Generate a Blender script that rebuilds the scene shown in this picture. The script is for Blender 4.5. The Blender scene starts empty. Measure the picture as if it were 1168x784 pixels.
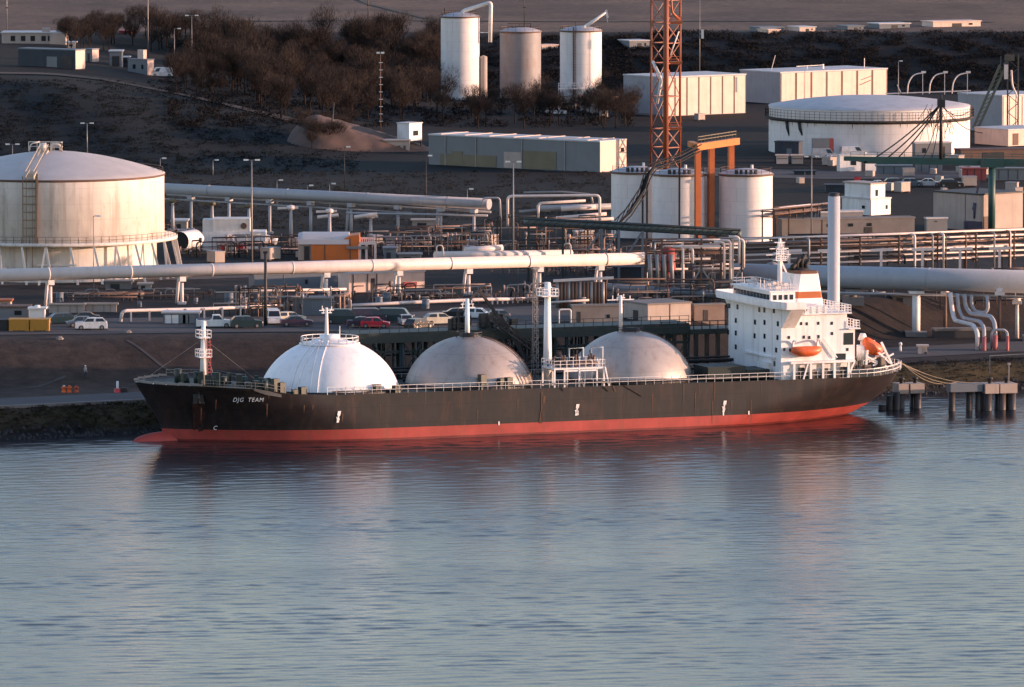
import bpy, math, random
from mathutils import Vector, Matrix
random.seed(7)
R = math.radians
sc = bpy.context.scene
col = sc.collection

# ------------------------------------------------------------------ camera
FPX, H = 7670.0, 91.0
TILT = math.atan(692 / FPX)
Fw = Vector((0, math.cos(TILT), -math.sin(TILT)))
Up = Vector((0, math.sin(TILT), math.cos(TILT)))
Xr = Vector((1, 0, 0))
CAM = Vector((0, 0, H))

def ray(px, py):
    return Fw + Xr * ((px - 584) / FPX) + Up * ((392 - py) / FPX)

def at(px, py, z):
    """point of the horizontal plane z seen at photo pixel px, py"""
    d = ray(px, py)
    return CAM + d * ((z - H) / d.z)

def wy(px, py, Y):
    """point at distance Y seen at photo pixel px, py"""
    d = ray(px, py)
    return CAM + d * (Y / d.y)

cam = bpy.data.objects.new('camera', bpy.data.cameras.new('camera'))
col.objects.link(cam)
cam.location = CAM
cam.rotation_euler = (R(90) - TILT, 0, 0)
cam.data.sensor_width = 36
cam.data.lens = FPX / 1168 * 36
cam.data.clip_start = 5
cam.data.clip_end = 30000
sc.camera = cam

# ------------------------------------------------------------------ materials
MATS = {}

def nodes(name):
    m = bpy.data.materials.new(name)
    m.use_nodes = True
    nt = m.node_tree
    return m, nt, nt.nodes['Principled BSDF']

def ramp(nt, fac, stops):
    n = nt.nodes.new('ShaderNodeValToRGB')
    els = n.color_ramp.elements
    while len(els) < len(stops):
        els.new(0.5)
    for e, (p, c) in zip(els, stops):
        e.position = p
        e.color = (*c, 1) if len(c) == 3 else c
    nt.links.new(fac, n.inputs[0])
    return n.outputs[0]

def noise(nt, vec, scale, detail=4, rough=.55, stretch=None):
    if stretch:
        mp = nt.nodes.new('ShaderNodeMapping')
        mp.inputs['Scale'].default_value = stretch
        nt.links.new(vec, mp.inputs[0])
        vec = mp.outputs[0]
    n = nt.nodes.new('ShaderNodeTexNoise')
    n.inputs['Scale'].default_value = scale
    n.inputs['Detail'].default_value = detail
    n.inputs['Roughness'].default_value = rough
    nt.links.new(vec, n.inputs['Vector'])
    return n.outputs[0]

def mixc(nt, fac, a, b, mode='MIX'):
    n = nt.nodes.new('ShaderNodeMix')
    n.data_type = 'RGBA'
    n.blend_type = mode
    for s, v in ((0, fac), (6, a), (7, b)):
        if isinstance(v, (int, float)):
            n.inputs[s].default_value = v
        elif isinstance(v, tuple):
            n.inputs[s].default_value = (*v, 1)
        else:
            nt.links.new(v, n.inputs[s])
    return n.outputs[2]

def paint(name, c, rough=.55, var=.12, rust=0., streak=0., dirt=(.16, .10, .065), metal=0., scale=.35, seams=0., seam=.35):
    """weathered paint: blotchy tone, dirt streaks that run down, patches of rust, plate seams"""
    if name in MATS:
        return MATS[name]
    m, nt, b = nodes(name)
    tc = nt.nodes.new('ShaderNodeTexCoord').outputs['Object']
    base = ramp(nt, noise(nt, tc, scale, 5), [(.3, tuple(x * (1 - var) for x in c)), (.7, tuple(min(1, x * (1 + var * .5)) for x in c))])
    if streak:
        f = ramp(nt, noise(nt, tc, 1.0, 6, .62, (1.1, 1.1, .07)), [(.50, (0, 0, 0)), (.72, (streak,) * 3)])
        base = mixc(nt, f, base, tuple(x * .55 + y * .45 for x, y in zip(dirt, c)))
    if rust:
        f = ramp(nt, noise(nt, tc, .55, 8, .68, (1, 1, .45)), [(.54, (0, 0, 0)), (.70, (rust,) * 3)])
        base = mixc(nt, f, base, (.20, .085, .04))
    if seams:
        w = nt.nodes.new('ShaderNodeTexBrick')
        w.offset = .5
        for k, v in (('Scale', 1.), ('Mortar Size', .03), ('Brick Width', seams * 2.6), ('Row Height', seams)):
            w.inputs[k].default_value = v
        g = nt.nodes.new('ShaderNodeSeparateXYZ'); nt.links.new(tc, g.inputs[0])
        a2 = nt.nodes.new('ShaderNodeMath'); a2.operation = 'ADD'
        nt.links.new(g.outputs[0], a2.inputs[0]); nt.links.new(g.outputs[1], a2.inputs[1])
        cb = nt.nodes.new('ShaderNodeCombineXYZ'); nt.links.new(a2.outputs[0], cb.inputs[0]); nt.links.new(g.outputs[2], cb.inputs[1])
        nt.links.new(cb.outputs[0], w.inputs['Vector'])
        base = mixc(nt, ramp(nt, w.outputs['Fac'], [(0, (0, 0, 0)), (1, (seam,) * 3)]), base, tuple(x * .45 for x in c))
    nt.links.new(base, b.inputs['Base Color'])
    b.inputs['Roughness'].default_value = rough
    b.inputs['Metallic'].default_value = metal
    MATS[name] = m
    return m

def plain(name, c, rough=.6, metal=0., emit=0):
    if name in MATS:
        return MATS[name]
    m, nt, b = nodes(name)
    tc = nt.nodes.new('ShaderNodeTexCoord').outputs['Object']
    nt.links.new(ramp(nt, noise(nt, tc, 1.5, 4), [(.3, tuple(x * .8 for x in c)), (.7, tuple(min(1, x * 1.1) for x in c))]), b.inputs['Base Color'])
    b.inputs['Roughness'].default_value = rough
    b.inputs['Metallic'].default_value = metal
    if emit:
        b.inputs['Emission Color'].default_value = (1, .9, .75, 1)
        b.inputs['Emission Strength'].default_value = emit
    MATS[name] = m
    return m

WHITE = paint('white_paint', (.74, .72, .69), .5, .08, .25, .5)
SHIPWHITE = paint('ship_white_paint', (.86, .85, .84), .45, .05, .16, .55, seams=2.5, seam=.08)
TANK = paint('tank_cream_paint', (.74, .68, .61), .6, .12, .30, .75, seams=2.4)
TANKWHITE = paint('tank_white_paint', (.76, .71, .675), .6, .08, .12, .35, seams=2.2)
SILOGREY = paint('weathered_silo_steel', (.25, .24, .245), .6, .14, .4, .7, seams=1.8)
ROOFPALE = paint('pale_tank_roof', (.46, .45, .46), .6, .12, .25, 0)
DOMEW = paint('white_dome_paint', (.80, .80, .81), .4, .05, .05, .3, seams=2.6, seam=.10)
DOMER = paint('rusty_dome_paint', (.40, .35, .315), .45, .08, .28, .6, metal=.35, seams=3.0)
PINKPIPE = paint('pale_pipe_cladding', (.70, .60, .55), .5, .08, .12, .25)
GREYPIPE = paint('grey_pipe_cladding', (.36, .36, .375), .5, .10, .12, .3)
STEEL = paint('galvanised_steel', (.24, .235, .235), .5, .12, .25, .2, metal=.25)
BROWNSTEEL = paint('rusting_steel', (.12, .072, .055), .7, .2, .6, .3)
DARKSTEEL = paint('dark_steel', (.020, .021, .023), .6, .2, .3, .2)
GREENSTEEL = paint('dark_green_steel', (.010, .024, .024), .55, .2, .25, .2)
TEALSTEEL = paint('teal_crane_paint', (.020, .075, .070), .5, .15, .25, .2)
ORANGE = paint('orange_paint', (.42, .105, .025), .5, .12, .3, .3)
ORANGE2 = paint('orange_cladding', (.66, .17, .03), .5, .10, .1, .2)
RUSTORANGE = paint('rusty_orange_lattice_paint', (.27, .068, .026), .6, .2, .5, .2)
YELLOW = paint('ochre_paint', (.16, .135, .085), .6, .15, .2, .2)
CONC = paint('concrete', (.19, .175, .165), .85, .2, .15, .5)
PINKCONC = paint('pale_rendered_wall', (.42, .35, .30), .85, .12, .1, .4)
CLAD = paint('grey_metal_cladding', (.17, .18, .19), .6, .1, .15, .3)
WARM = paint('sunlit_cream_cladding', (.70, .52, .43), .6, .1, .15, .35)  # peach of the low sun put into the cladding colour
ROOFG = paint('pale_metal_roof', (.50, .49, .49), .55, .1, .15, 0)
NAVY = paint('dark_blue_cladding', (.012, .025, .042), .6, .15, .1, .2)
HULLB = None
GLASS = plain('dark_window_glass', (.02, .025, .03), .12)
RED = plain('red_paint', (.55, .045, .05), .45)
REDDARK = paint('faded_red_paint', (.32, .06, .055), .6, .15, .2, .2)
BLACK = plain('black_rubber', (.02, .02, .02), .8)
LAMP = plain('lamp_housing', (.75, .75, .72), .3)
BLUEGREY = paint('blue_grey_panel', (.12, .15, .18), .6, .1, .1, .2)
BOATORANGE = plain('lifeboat_orange', (.70, .13, .035), .45)
ROPE = plain('mooring_rope', (.36, .29, .20), .9)
SKIN = plain('skin', (.45, .29, .21), .6)
HIVIS = plain('orange_work_clothing', (.75, .14, .03), .8)
NAVYCLOTH = plain('dark_work_trousers', (.03, .035, .05), .9)
GREYCLOTH = plain('grey_jacket', (.30, .30, .30), .9)

# ------------------------------------------------------------------ mesh kit
class MB:
    def __init__(s):
        s.v, s.f, s.m, s.sm = [], [], [], []
        s.mi = 0
    def add(s, vs, fs, smooth=False, mi=None):
        o = len(s.v)
        s.v += [tuple(x) for x in vs]
        for f in fs:
            s.f.append([i + o for i in f]); s.m.append(s.mi if mi is None else mi); s.sm.append(smooth)
        return s
    def box(s, x0, x1, y0, y1, z0, z1, mi=None):
        vs = [(x, y, z) for z in (z0, z1) for x, y in ((x0, y0), (x1, y0), (x1, y1), (x0, y1))]
        return s.add(vs, [(3, 2, 1, 0), (4, 5, 6, 7), (0, 1, 5, 4), (1, 2, 6, 5), (2, 3, 7, 6), (3, 0, 4, 7)], False, mi)
    def obox(s, c, sx, sy, sz, rz=0., mi=None):
        c = Vector(c); M = Matrix.Rotation(rz, 3, 'Z')
        vs = [c + M @ Vector((x * sx / 2, y * sy / 2, z * sz / 2)) for z in (-1, 1) for x, y in ((-1, -1), (1, -1), (1, 1), (-1, 1))]
        return s.add(vs, [(3, 2, 1, 0), (4, 5, 6, 7), (0, 1, 5, 4), (1, 2, 6, 5), (2, 3, 7, 6), (3, 0, 4, 7)], False, mi)
    def frame(s, d):
        d = Vector(d).normalized()
        a = Vector((0, 0, 1)) if abs(d.z) < .9 else Vector((0, 1, 0))
        x = a.cross(d).normalized()
        return x, d.cross(x).normalized()
    def tube(s, pts, r, n=6, caps=True, r2=None, mi=None):
        pts = [Vector(p) for p in pts]
        N = len(pts); vs = []
        x = None
        for i, p in enumerate(pts):
            t = (pts[min(i + 1, N - 1)] - pts[max(i - 1, 0)])
            if t.length < 1e-9: t = Vector((0, 0, 1))
            t.normalize()
            if x is None: x, y = s.frame(t)
            else:
                x = (x - t * x.dot(t)).normalized(); y = t.cross(x)
            k = 1.0
            if 0 < i < N - 1:
                c = (pts[i] - pts[i - 1]).normalized().dot(t)
                k = 1 / max(c, .5)
            rr = r if r2 is None else r + (r2 - r) * i / (N - 1)
            for j in range(n):
                a = 2 * math.pi * (j + .5) / n
                vs.append(p + (x * math.cos(a) + y * math.sin(a)) * rr * (k if n > 4 else 1))
        fs = [(i * n + j, i * n + (j + 1) % n, (i + 1) * n + (j + 1) % n, (i + 1) * n + j) for i in range(N - 1) for j in range(n)]
        s.add(vs, fs, n > 5, mi)
        if caps:
            o = len(s.v) - len(vs)
            s.f.append([o + j for j in range(n)][::-1]); s.m.append(s.mi if mi is None else mi); s.sm.append(False)
            s.f.append([o + (N - 1) * n + j for j in range(n)]); s.m.append(s.mi if mi is None else mi); s.sm.append(False)
        return s
    def cyl(s, p, q, r, n=10, r2=None, mi=None):
        return s.tube([p, q], r, n, True, r2, mi)
    def bar(s, p, q, w, h=None, mi=None):
        p, q = Vector(p), Vector(q); h = h or w
        x, y = s.frame(q - p)
        vs = [c + x * (a * w / 2) + y * (b * h / 2) for c in (p, q) for a, b in ((-1, -1), (1, -1), (1, 1), (-1, 1))]
        return s.add(vs, [(3, 2, 1, 0), (4, 5, 6, 7), (0, 1, 5, 4), (1, 2, 6, 5), (2, 3, 7, 6), (3, 0, 4, 7)], False, mi)
    def lathe(s, prof, n=48, c=(0, 0, 0), mi=None, smooth=True):
        c = Vector(c); vs = []
        for r, z in prof:
            for j in range(n):
                a = 2 * math.pi * j / n
                vs.append(c + Vector((r * math.cos(a), r * math.sin(a), z)))
        fs = [(i * n + j, i * n + (j + 1) % n, (i + 1) * n + (j + 1) % n, (i + 1) * n + j) for i in range(len(prof) - 1) for j in range(n)]
        return s.add(vs, fs, smooth, mi)
    def prism(s, poly, z0, z1, mi=None):
        n = len(poly)
        vs = [(x, y, z0) for x, y in poly] + [(x, y, z1) for x, y in poly]
        return s.add(vs, [list(range(n))[::-1], list(range(n, 2 * n))] + [(i, (i + 1) % n, n + (i + 1) % n, n + i) for i in range(n)], False, mi)
    def extr(s, poly, y0, y1, mi=None):
        """outline in x,z extruded along y"""
        n = len(poly)
        vs = [(x, y0, z) for x, z in poly] + [(x, y1, z) for x, z in poly]
        return s.add(vs, [list(range(n)), list(range(n, 2 * n))[::-1]] + [(i, n + i, n + (i + 1) % n, (i + 1) % n) for i in range(n)], False, mi)
    def rail(s, pts, h=1.0, step=1.6, r=.035, rails=2):
        pts = [Vector(p) for p in pts]
        for a, b in zip(pts[:-1], pts[1:]):
            L = (b - a).length; k = max(1, round(L / step))
            for i in range(k + 1):
                p = a.lerp(b, i / k)
                s.bar(p, p + Vector((0, 0, h)), r * 2)
            for j in range(rails):
                z = Vector((0, 0, h * (j + 1) / rails))
                s.bar(a + z, b + z, r * 1.7)
        return s
    def moved(s, off):
        off = Vector(off); s.v = [tuple(Vector(v) - off) for v in s.v]; return s

def rounded(pts, rad, n=4):
    pts = [Vector(p) for p in pts]
    out = [pts[0]]
    for a, b, c in zip(pts[:-2], pts[1:-1], pts[2:]):
        r = min(rad, (b - a).length * .49, (c - b).length * .49)
        p, q = b + (a - b).normalized() * r, b + (c - b).normalized() * r
        for i in range(n + 1):
            t = i / n
            out.append(p * (1 - t) ** 2 + b * 2 * t * (1 - t) + q * t * t)
    out.append(pts[-1])
    return out

def mk(name, mb, mat, parent=None, loc=None, rz=None):
    me = bpy.data.meshes.new(name)
    me.from_pydata(mb.v, [], mb.f)
    for m in (mat if isinstance(mat, (list, tuple)) else [mat]):
        me.materials.append(m)
    me.polygons.foreach_set('material_index', mb.m)
    me.polygons.foreach_set('use_smooth', mb.sm)
    me.update()
    o = bpy.data.objects.new(name, me)
    col.objects.link(o)
    if parent: o.parent = parent
    if loc is not None: o.location = loc
    if rz is not None: o.rotation_euler.z = rz
    return o

def split_parts(name, mb, mat, parent):
    """every loose piece of the mesh kit becomes a part of its own"""
    par = list(range(len(mb.v)))
    def find(i):
        while par[i] != i: par[i] = par[par[i]]; i = par[i]
        return i
    boxes = {}
    for f in mb.f:
        for k in f[1:]: par[find(k)] = find(f[0])
    for i, v in enumerate(mb.v):
        r = find(i); b_ = boxes.setdefault(r, [list(v), list(v)])
        for k in range(3): b_[0][k] = min(b_[0][k], v[k]); b_[1][k] = max(b_[1][k], v[k])
    keys = list(boxes); grp = {k: k for k in keys}
    def g(k):
        while grp[k] != k: k = grp[k]
        return k
    for i, a in enumerate(keys):                     # pieces that touch belong together
        for c in keys[i + 1:]:
            if all(boxes[a][0][k] - .06 <= boxes[c][1][k] and boxes[c][0][k] - .06 <= boxes[a][1][k] for k in range(3)):
                grp[g(a)] = g(c)
    out = {}
    for f, mi_, sm_ in zip(mb.f, mb.m, mb.sm):
        out.setdefault(g(find(f[0])), []).append((f, mi_, sm_))
    res = []
    for fs_ in out.values():
        n = MB(); idx = {}
        for f, mi_, sm_ in fs_:
            for k in f:
                if k not in idx: idx[k] = len(n.v); n.v.append(mb.v[k])
            n.f.append([idx[k] for k in f]); n.m.append(mi_); n.sm.append(sm_)
        res.append(mk(name, n, mat, parent))
    return res

def tag(o, label=None, cat=None, group=None, kind=None):
    for k, v in (('label', label), ('category', cat), ('group', group), ('kind', kind)):
        if v: o[k] = v
    return o

def thing(name, label, cat, loc=(0, 0, 0), rz=0., group=None):
    o = bpy.data.objects.new(name, None)
    o.empty_display_size = .5
    col.objects.link(o)
    o.location = loc; o.rotation_euler.z = rz
    return tag(o, label, cat, group)

def copy_tree(o, parent=None):
    c = o.copy(); col.objects.link(c)
    if parent: c.parent = parent
    for ch in list(o.children):
        copy_tree(ch, c)
    return c

def solo(name, mb, mat, label, cat, group=None):
    """a thing that is one mesh: moved so its origin stands at its base centre"""
    xs, ys, zs = zip(*mb.v)
    o = Vector(((min(xs) + max(xs)) / 2, (min(ys) + max(ys)) / 2, min(zs)))
    return tag(mk(name, mb.moved(o), mat, None, o), label, cat, group)

def interp(x, tab):
    if x <= tab[0][0]: return tab[0][1]
    for (a, p), (b, q) in zip(tab[:-1], tab[1:]):
        if x <= b: return p + (q - p) * (x - a) / (b - a)
    return tab[-1][1]

def sstep(t):
    t = max(0., min(1., t)); return t * t * (3 - 2 * t)

# ------------------------------------------------------------------ light
SUN_EL, SUN_AZ = 5.5, -1.0        # azimuth from +x, towards the camera
world = bpy.data.worlds.new('World'); sc.world = world
world.use_nodes = True
wn = world.node_tree
bg = wn.nodes['Background']
sky = wn.nodes.new('ShaderNodeTexSky')
sky.sky_type = 'NISHITA'
sky.sun_disc = False
sky.sun_elevation = R(SUN_EL)
sky.sun_rotation = R(90 - SUN_AZ)
sky.altitude = 50
sky.air_density = 1.0; sky.dust_density = .6; sky.ozone_density = 1.7
tint = wn.nodes.new('ShaderNodeMix'); tint.data_type = 'RGBA'; tint.blend_type = 'MULTIPLY'; tint.inputs[0].default_value = 1
tint.inputs[7].default_value = (1.11, .948, 1.03, 1)
wn.links.new(sky.outputs[0], tint.inputs[6]); wn.links.new(tint.outputs[2], bg.inputs[0])
bg.inputs[1].default_value = .15
sun = bpy.data.objects.new('sun', bpy.data.lights.new('sun', 'SUN'))
col.objects.link(sun)
sun.data.energy = 2.55
sun.data.angle = R(.6)
sun.data.color = (1, .61, .44)
sd = Vector((math.cos(R(SUN_AZ)) * math.cos(R(SUN_EL)), math.sin(R(SUN_AZ)) * math.cos(R(SUN_EL)), math.sin(R(SUN_EL))))
sun.rotation_euler = sd.to_track_quat('Z', 'Y').to_euler()
sun.location = (300, 900, 200)
sc.view_settings.view_transform = 'Standard'
sc.view_settings.look = 'None'
sc.view_settings.exposure = 1.65
sc.view_settings.gamma = 1
sc.render.engine = 'CYCLES'
sc.cycles.use_denoising = True
sc.cycles.max_bounces = 6
sc.cycles.diffuse_bounces = 2
sc.cycles.glossy_bounces = 3
sc.cycles.caustics_reflective = False
sc.cycles.caustics_refractive = False

# ------------------------------------------------------------------ terrain
def shore(x): return 902 + .5 * x
RAMP0 = [(-400, 860), (-60, 901), (-20, 912), (20, 932), (63, 986), (120, 1018), (400, 1100)]
RAMP1 = [(-400, 880), (-60, 924), (-20, 931), (20, 950), (63, 1002), (120, 1042), (400, 1130)]
PLAIN = 8.5

def terr(x, y):
    s = y - shore(x)
    if s < 0: return max(-4., s * .45)
    z = 3.5 * sstep(s / 6.5)
    a, b = interp(x, RAMP0), interp(x, RAMP1)
    z += (PLAIN - 3.5) * sstep((y - a) / (b - a))
    # hill on the left, falling away to the right
    gx = x / max(y, 1) * FPX + 584
    g = interp(gx, [(-400, 1.1), (60, 1.0), (120, .92), (290, .45), (420, .12), (540, 0)])
    hill = g * 11.7 * sstep((y - 1268) / 132)
    hill += .35 * math.sin(x * .21 + y * .07) * g * sstep((y - 1268) / 30) * (1 - sstep((y - 1380) / 30))
    z += hill * (1 - sstep((y - 1560) / 70))
    z += 11.5 * sstep((y - 1560) / 68)
    if y > 1640: z += .25 * math.sin(x * .05 + y * .013)
    return z

def lin(a, b, st):
    n = max(1, round((b - a) / st)); return [a + (b - a) * i / n for i in range(n)]
gx_ = [-9000, -3000, -1200, -600, -350] + lin(-240, 240, 3.) + [240, 350, 600, 1200, 3000, 9000]
gy_ = lin(640, 850, 15) + lin(850, 1020, 1.6) + lin(1020, 1260, 6) + lin(1260, 1660, 4) + lin(1660, 2200, 30) + [2200, 2600, 3200, 4500, 7000, 12000]

def zone(x, y):
    """colour of the ground, with shade put in at the jetty: (wet rock, moss, gravel, dirt, grass, field)"""
    s = y - shore(x); z = terr(x, y)
    px = x / max(y, 1) * FPX + 584
    if s < 2.2: return (.016, .016, .017)
    if s < 6.5: return (.050, .042, .025)
    if -24 < x < 36 and y < interp(x, RAMP1) - 4: return (.016, .0145, .014)  # shade on the slope behind the jetty, put into the soil colour
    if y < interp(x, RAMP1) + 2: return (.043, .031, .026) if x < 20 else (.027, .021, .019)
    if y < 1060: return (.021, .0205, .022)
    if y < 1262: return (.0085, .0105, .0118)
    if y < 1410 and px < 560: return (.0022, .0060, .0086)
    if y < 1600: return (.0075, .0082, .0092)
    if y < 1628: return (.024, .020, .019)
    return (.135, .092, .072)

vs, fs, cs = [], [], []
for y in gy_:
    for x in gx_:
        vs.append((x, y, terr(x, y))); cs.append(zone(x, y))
nx = len(gx_)
for j in range(len(gy_) - 1):
    for i in range(nx - 1):
        fs.append((j * nx + i, j * nx + i + 1, (j + 1) * nx + i + 1, (j + 1) * nx + i))
mb = MB(); mb.add(vs, fs, True)
m, nt, b = nodes('ground_soil')
geo = nt.nodes.new('ShaderNodeNewGeometry').outputs['Position']
att = nt.nodes.new('ShaderNodeAttribute'); att.attribute_name = 'soil'
n1 = noise(nt, geo, .035, 8, .62, (1, .55, 1))
n2 = noise(nt, geo, .45, 6, .65)
c1 = mixc(nt, 1., att.outputs[0], ramp(nt, n1, [(.30, (.50, .52, .55)), (.52, (.95, .95, .95)), (.72, (1.55, 1.42, 1.25))]), 'MULTIPLY')
c2 = mixc(nt, 1., c1, ramp(nt, n2, [(.3, (.62, .62, .62)), (.7, (1.4, 1.4, 1.4))]), 'MULTIPLY')
nt.links.new(c2, b.inputs['Base Color'])
b.inputs['Roughness'].default_value = .95
b.inputs['Specular IOR Level'].default_value = .2
bp = nt.nodes.new('ShaderNodeBump'); bp.inputs['Strength'].default_value = .4; bp.inputs['Distance'].default_value = .4
nt.links.new(n2, bp.inputs['Height']); nt.links.new(bp.outputs[0], b.inputs['Normal'])
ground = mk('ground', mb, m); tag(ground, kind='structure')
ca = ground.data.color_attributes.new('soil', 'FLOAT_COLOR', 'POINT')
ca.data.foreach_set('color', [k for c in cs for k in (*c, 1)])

# quay road, car park, yard tracks: sheets just above the soil
def strip(name, pts, w, mat, dz=.05, step=3.0):
    """ribbon that follows the ground along a plan line"""
    P = []
    for a, b_ in zip(pts[:-1], pts[1:]):
        a, b_ = Vector(a), Vector(b_); k = max(1, int((b_ - a).length / step))
        P += [a.lerp(b_, i / k) for i in range(k)]
    P.append(Vector(pts[-1]))
    mb = MB(); vs = []
    K = 4
    for i, p in enumerate(P):
        t = (P[min(i + 1, len(P) - 1)] - P[max(0, i - 1)]).normalized()
        n = Vector((-t.y, t.x))
        for k in range(K + 1):
            q = p + n * w * (k / K - .5)
            vs.append((q.x, q.y, terr(q.x, q.y) + dz))
    W = K + 1
    mb.add(vs, [(i * W + k, (i + 1) * W + k, (i + 1) * W + k + 1, i * W + k + 1) for i in range(len(P) - 1) for k in range(K)], True)
    return tag(mk(name, mb, mat), kind='structure')

ASPH = paint('worn_asphalt', (.052, .050, .054), .9, .25, .0, .0, scale=.12)
TRACK = paint('pale_gravel_track', (.075, .062, .055), .95, .25, 0, 0, scale=.1)
strip('quay_road', [(-220, shore(-220) + 19), (-58, 886.5), (-10, shore(-10) + 14), (20, shore(20) + 14)], 12, ASPH)
strip('quay_road', [(40, shore(40) + 24), (63, shore(63) + 26), (160, shore(160) + 28)], 14, ASPH)
strip('car_park', [(-190, 880 + 45), (-62, 941), (-20, 946), (22, 972)], 25, ASPH, .06)
strip('hill_track', [(-200, 1418), (-100, 1416), (-72, 1406), (-52, 1392), (-38, 1376)], 7, paint('dull_track', (.030, .025, .023), .95, .4, 0, 0, scale=.2), .15)
strip('access_road', [(-170, 1004), (-75, 1016), (-20, 1040), (20, 1075)], 9, ASPH, .06)
strip('yard_road', [(10, 1290), (60, 1268), (160, 1275)], 22, ASPH, .06)
strip('creek', [(-64, 2080), (-52, 1930), (-38, 1790), (-22, 1700), (-13, 1672)], 2.0, plain('dark_creek_mud', (.016, .018, .020), .95), .12)
strip('field_ditch', [(-110, 1690), (-20, 1682), (40, 1690), (120, 1676)], 4.5, plain('dark_creek_mud', (.016, .018, .020), .95), .12)
# retaining kerb along the quay
mb = MB()
for x in range(-220, 30, 6):
    mb.bar((x, shore(x) + 6.9, terr(x, shore(x) + 6.9) + .1), (x + 6, shore(x + 6) + 6.9, terr(x + 6, shore(x + 6) + 6.9) + .1), .6, .5)
tag(mk('quay_kerb', mb, CONC), kind='structure')
strip('slope_channel', [(-74, 896), (-64, 903), (-60.5, 908)], .5, paint('worn_channel', (.055, .046, .042), .95, .4, 0, 0, scale=.4), .05, 1.)
strip('slope_channel', [(-53, 922), (-48, 914), (-44, 909)], .5, paint('worn_channel', (.055, .046, .042), .95, .4, 0, 0, scale=.4), .05, 1.)

# ------------------------------------------------------------------ water
m, nt, b = nodes('river_water')
geo = nt.nodes.new('ShaderNodeNewGeometry').outputs['Position']
b.inputs['Base Color'].default_value = (.018, .018, .022, 1)
b.inputs['IOR'].default_value = 1.39
wind = noise(nt, geo, .020, 5, .6, (.30, 1.7, 1))
nt.links.new(ramp(nt, wind, [(.30, (.15,) * 3), (.70, (.22,) * 3)]), b.inputs['Roughness'])
w1 = noise(nt, geo, 2.2, 3, .55, (.5, 1.0, 1))
bp = nt.nodes.new('ShaderNodeBump'); bp.inputs['Distance'].default_value = .05; bp.inputs['Strength'].default_value = .5
nt.links.new(w1, bp.inputs['Height']); nt.links.new(bp.outputs[0], b.inputs['Normal'])
WATER = m
# real wavelets where the river is seen, a flat sheet beyond them
import numpy as np
rs = np.random.RandomState(17)
wx = np.arange(-112, 112.01, .7); wyy = np.arange(596, 960.01, .34)
GX, GY = np.meshgrid(wx, wyy)
GZ = np.zeros_like(GX)
for lam in np.geomspace(1.1, 4.2, 44):
    th_ = math.pi / 2 + rs.normal(0, .36)
    kx, ky = 2 * math.pi / lam * math.cos(th_), 2 * math.pi / lam * math.sin(th_)
    GZ += rs.uniform(.6, 1.3) * .0108 * (1.6 / lam) ** .25 * lam / (2 * math.pi) * 1.41 * np.sin(kx * GX + ky * GY + rs.uniform(0, 6.28))
patch = np.zeros_like(GX)
for lam in np.geomspace(24, 160, 16):
    th_ = math.pi / 2 + rs.normal(0, .22)
    patch += np.sin(2 * math.pi / lam * (math.cos(th_) * GX * .8 + math.sin(th_) * GY) + rs.uniform(0, 6.28)) * lam ** .35
patch /= patch.std()
edge = np.clip(np.minimum(np.minimum(GX + 112, 112 - GX), np.minimum(GY - 596, 960 - GY)) / 8, 0, 1)
GZ *= np.clip(.85 + .16 * patch, .4, 1.3) * edge
ny_, nx_ = GX.shape
co = np.stack([GX, GY, GZ], -1).reshape(-1, 3)
far = np.array([(-9000, -3000, 0), (9000, -3000, 0), (9000, 6000, 0), (-9000, 6000, 0)], float)
nv = len(co); co = np.concatenate([co, far])
ii = (np.arange(ny_ - 1)[:, None] * nx_ + np.arange(nx_ - 1)[None]).reshape(-1)
quads = np.stack([ii, ii + 1, ii + nx_ + 1, ii + nx_], -1)
c00, c10, c11, c01 = 0, nx_ - 1, ny_ * nx_ - 1, (ny_ - 1) * nx_
ring = np.array([(nv, nv + 1, c10, c00), (nv + 1, nv + 2, c11, c10), (nv + 2, nv + 3, c01, c11), (nv + 3, nv, c00, c01)])
quads = np.concatenate([quads, ring])
me = bpy.data.meshes.new('water')
me.vertices.add(len(co)); me.vertices.foreach_set('co', co.reshape(-1))
me.loops.add(quads.size); me.loops.foreach_set('vertex_index', quads.reshape(-1).astype(np.int32))
me.polygons.add(len(quads)); me.polygons.foreach_set('loop_start', np.arange(0, quads.size, 4, dtype=np.int32))
me.polygons.foreach_set('use_smooth', np.r_[np.ones(len(quads) - 4, bool), np.zeros(4, bool)])
me.update(); me.validate()
me.materials.append(WATER)
wo = bpy.data.objects.new('water', me); col.objects.link(wo); tag(wo, kind='structure')
# ================================================================== the ship
TH = R(20.5)
SB = 20.0
SO = Vector((4.5, 887.3, 0))
ce, se = math.cos(TH), math.sin(TH)

def su(px, py, v):
    """ship-local (u, z) of photo pixel on the fore-and-aft plane v"""
    d = ray(px, py)
    n = Vector((-se, ce, 0))
    t = (v + n.dot(SO) - n.dot(CAM)) / n.dot(d)
    p = CAM + d * t - SO
    return p.x * ce + p.y * se, p.z

ship = thing('gas_tanker', 'black hulled gas tanker with red waterline and three domed tanks moored at the jetty', 'ship', SO, TH)

def deckz(u):
    return interp(u, [(-58, 7.75), (-50, 7.65), (-43, 7.2), (-39.5, 6.5), (-33.5, 6.15), (0, 6.05), (36, 6.0), (44, 5.95), (52, 6.15)])

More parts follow.
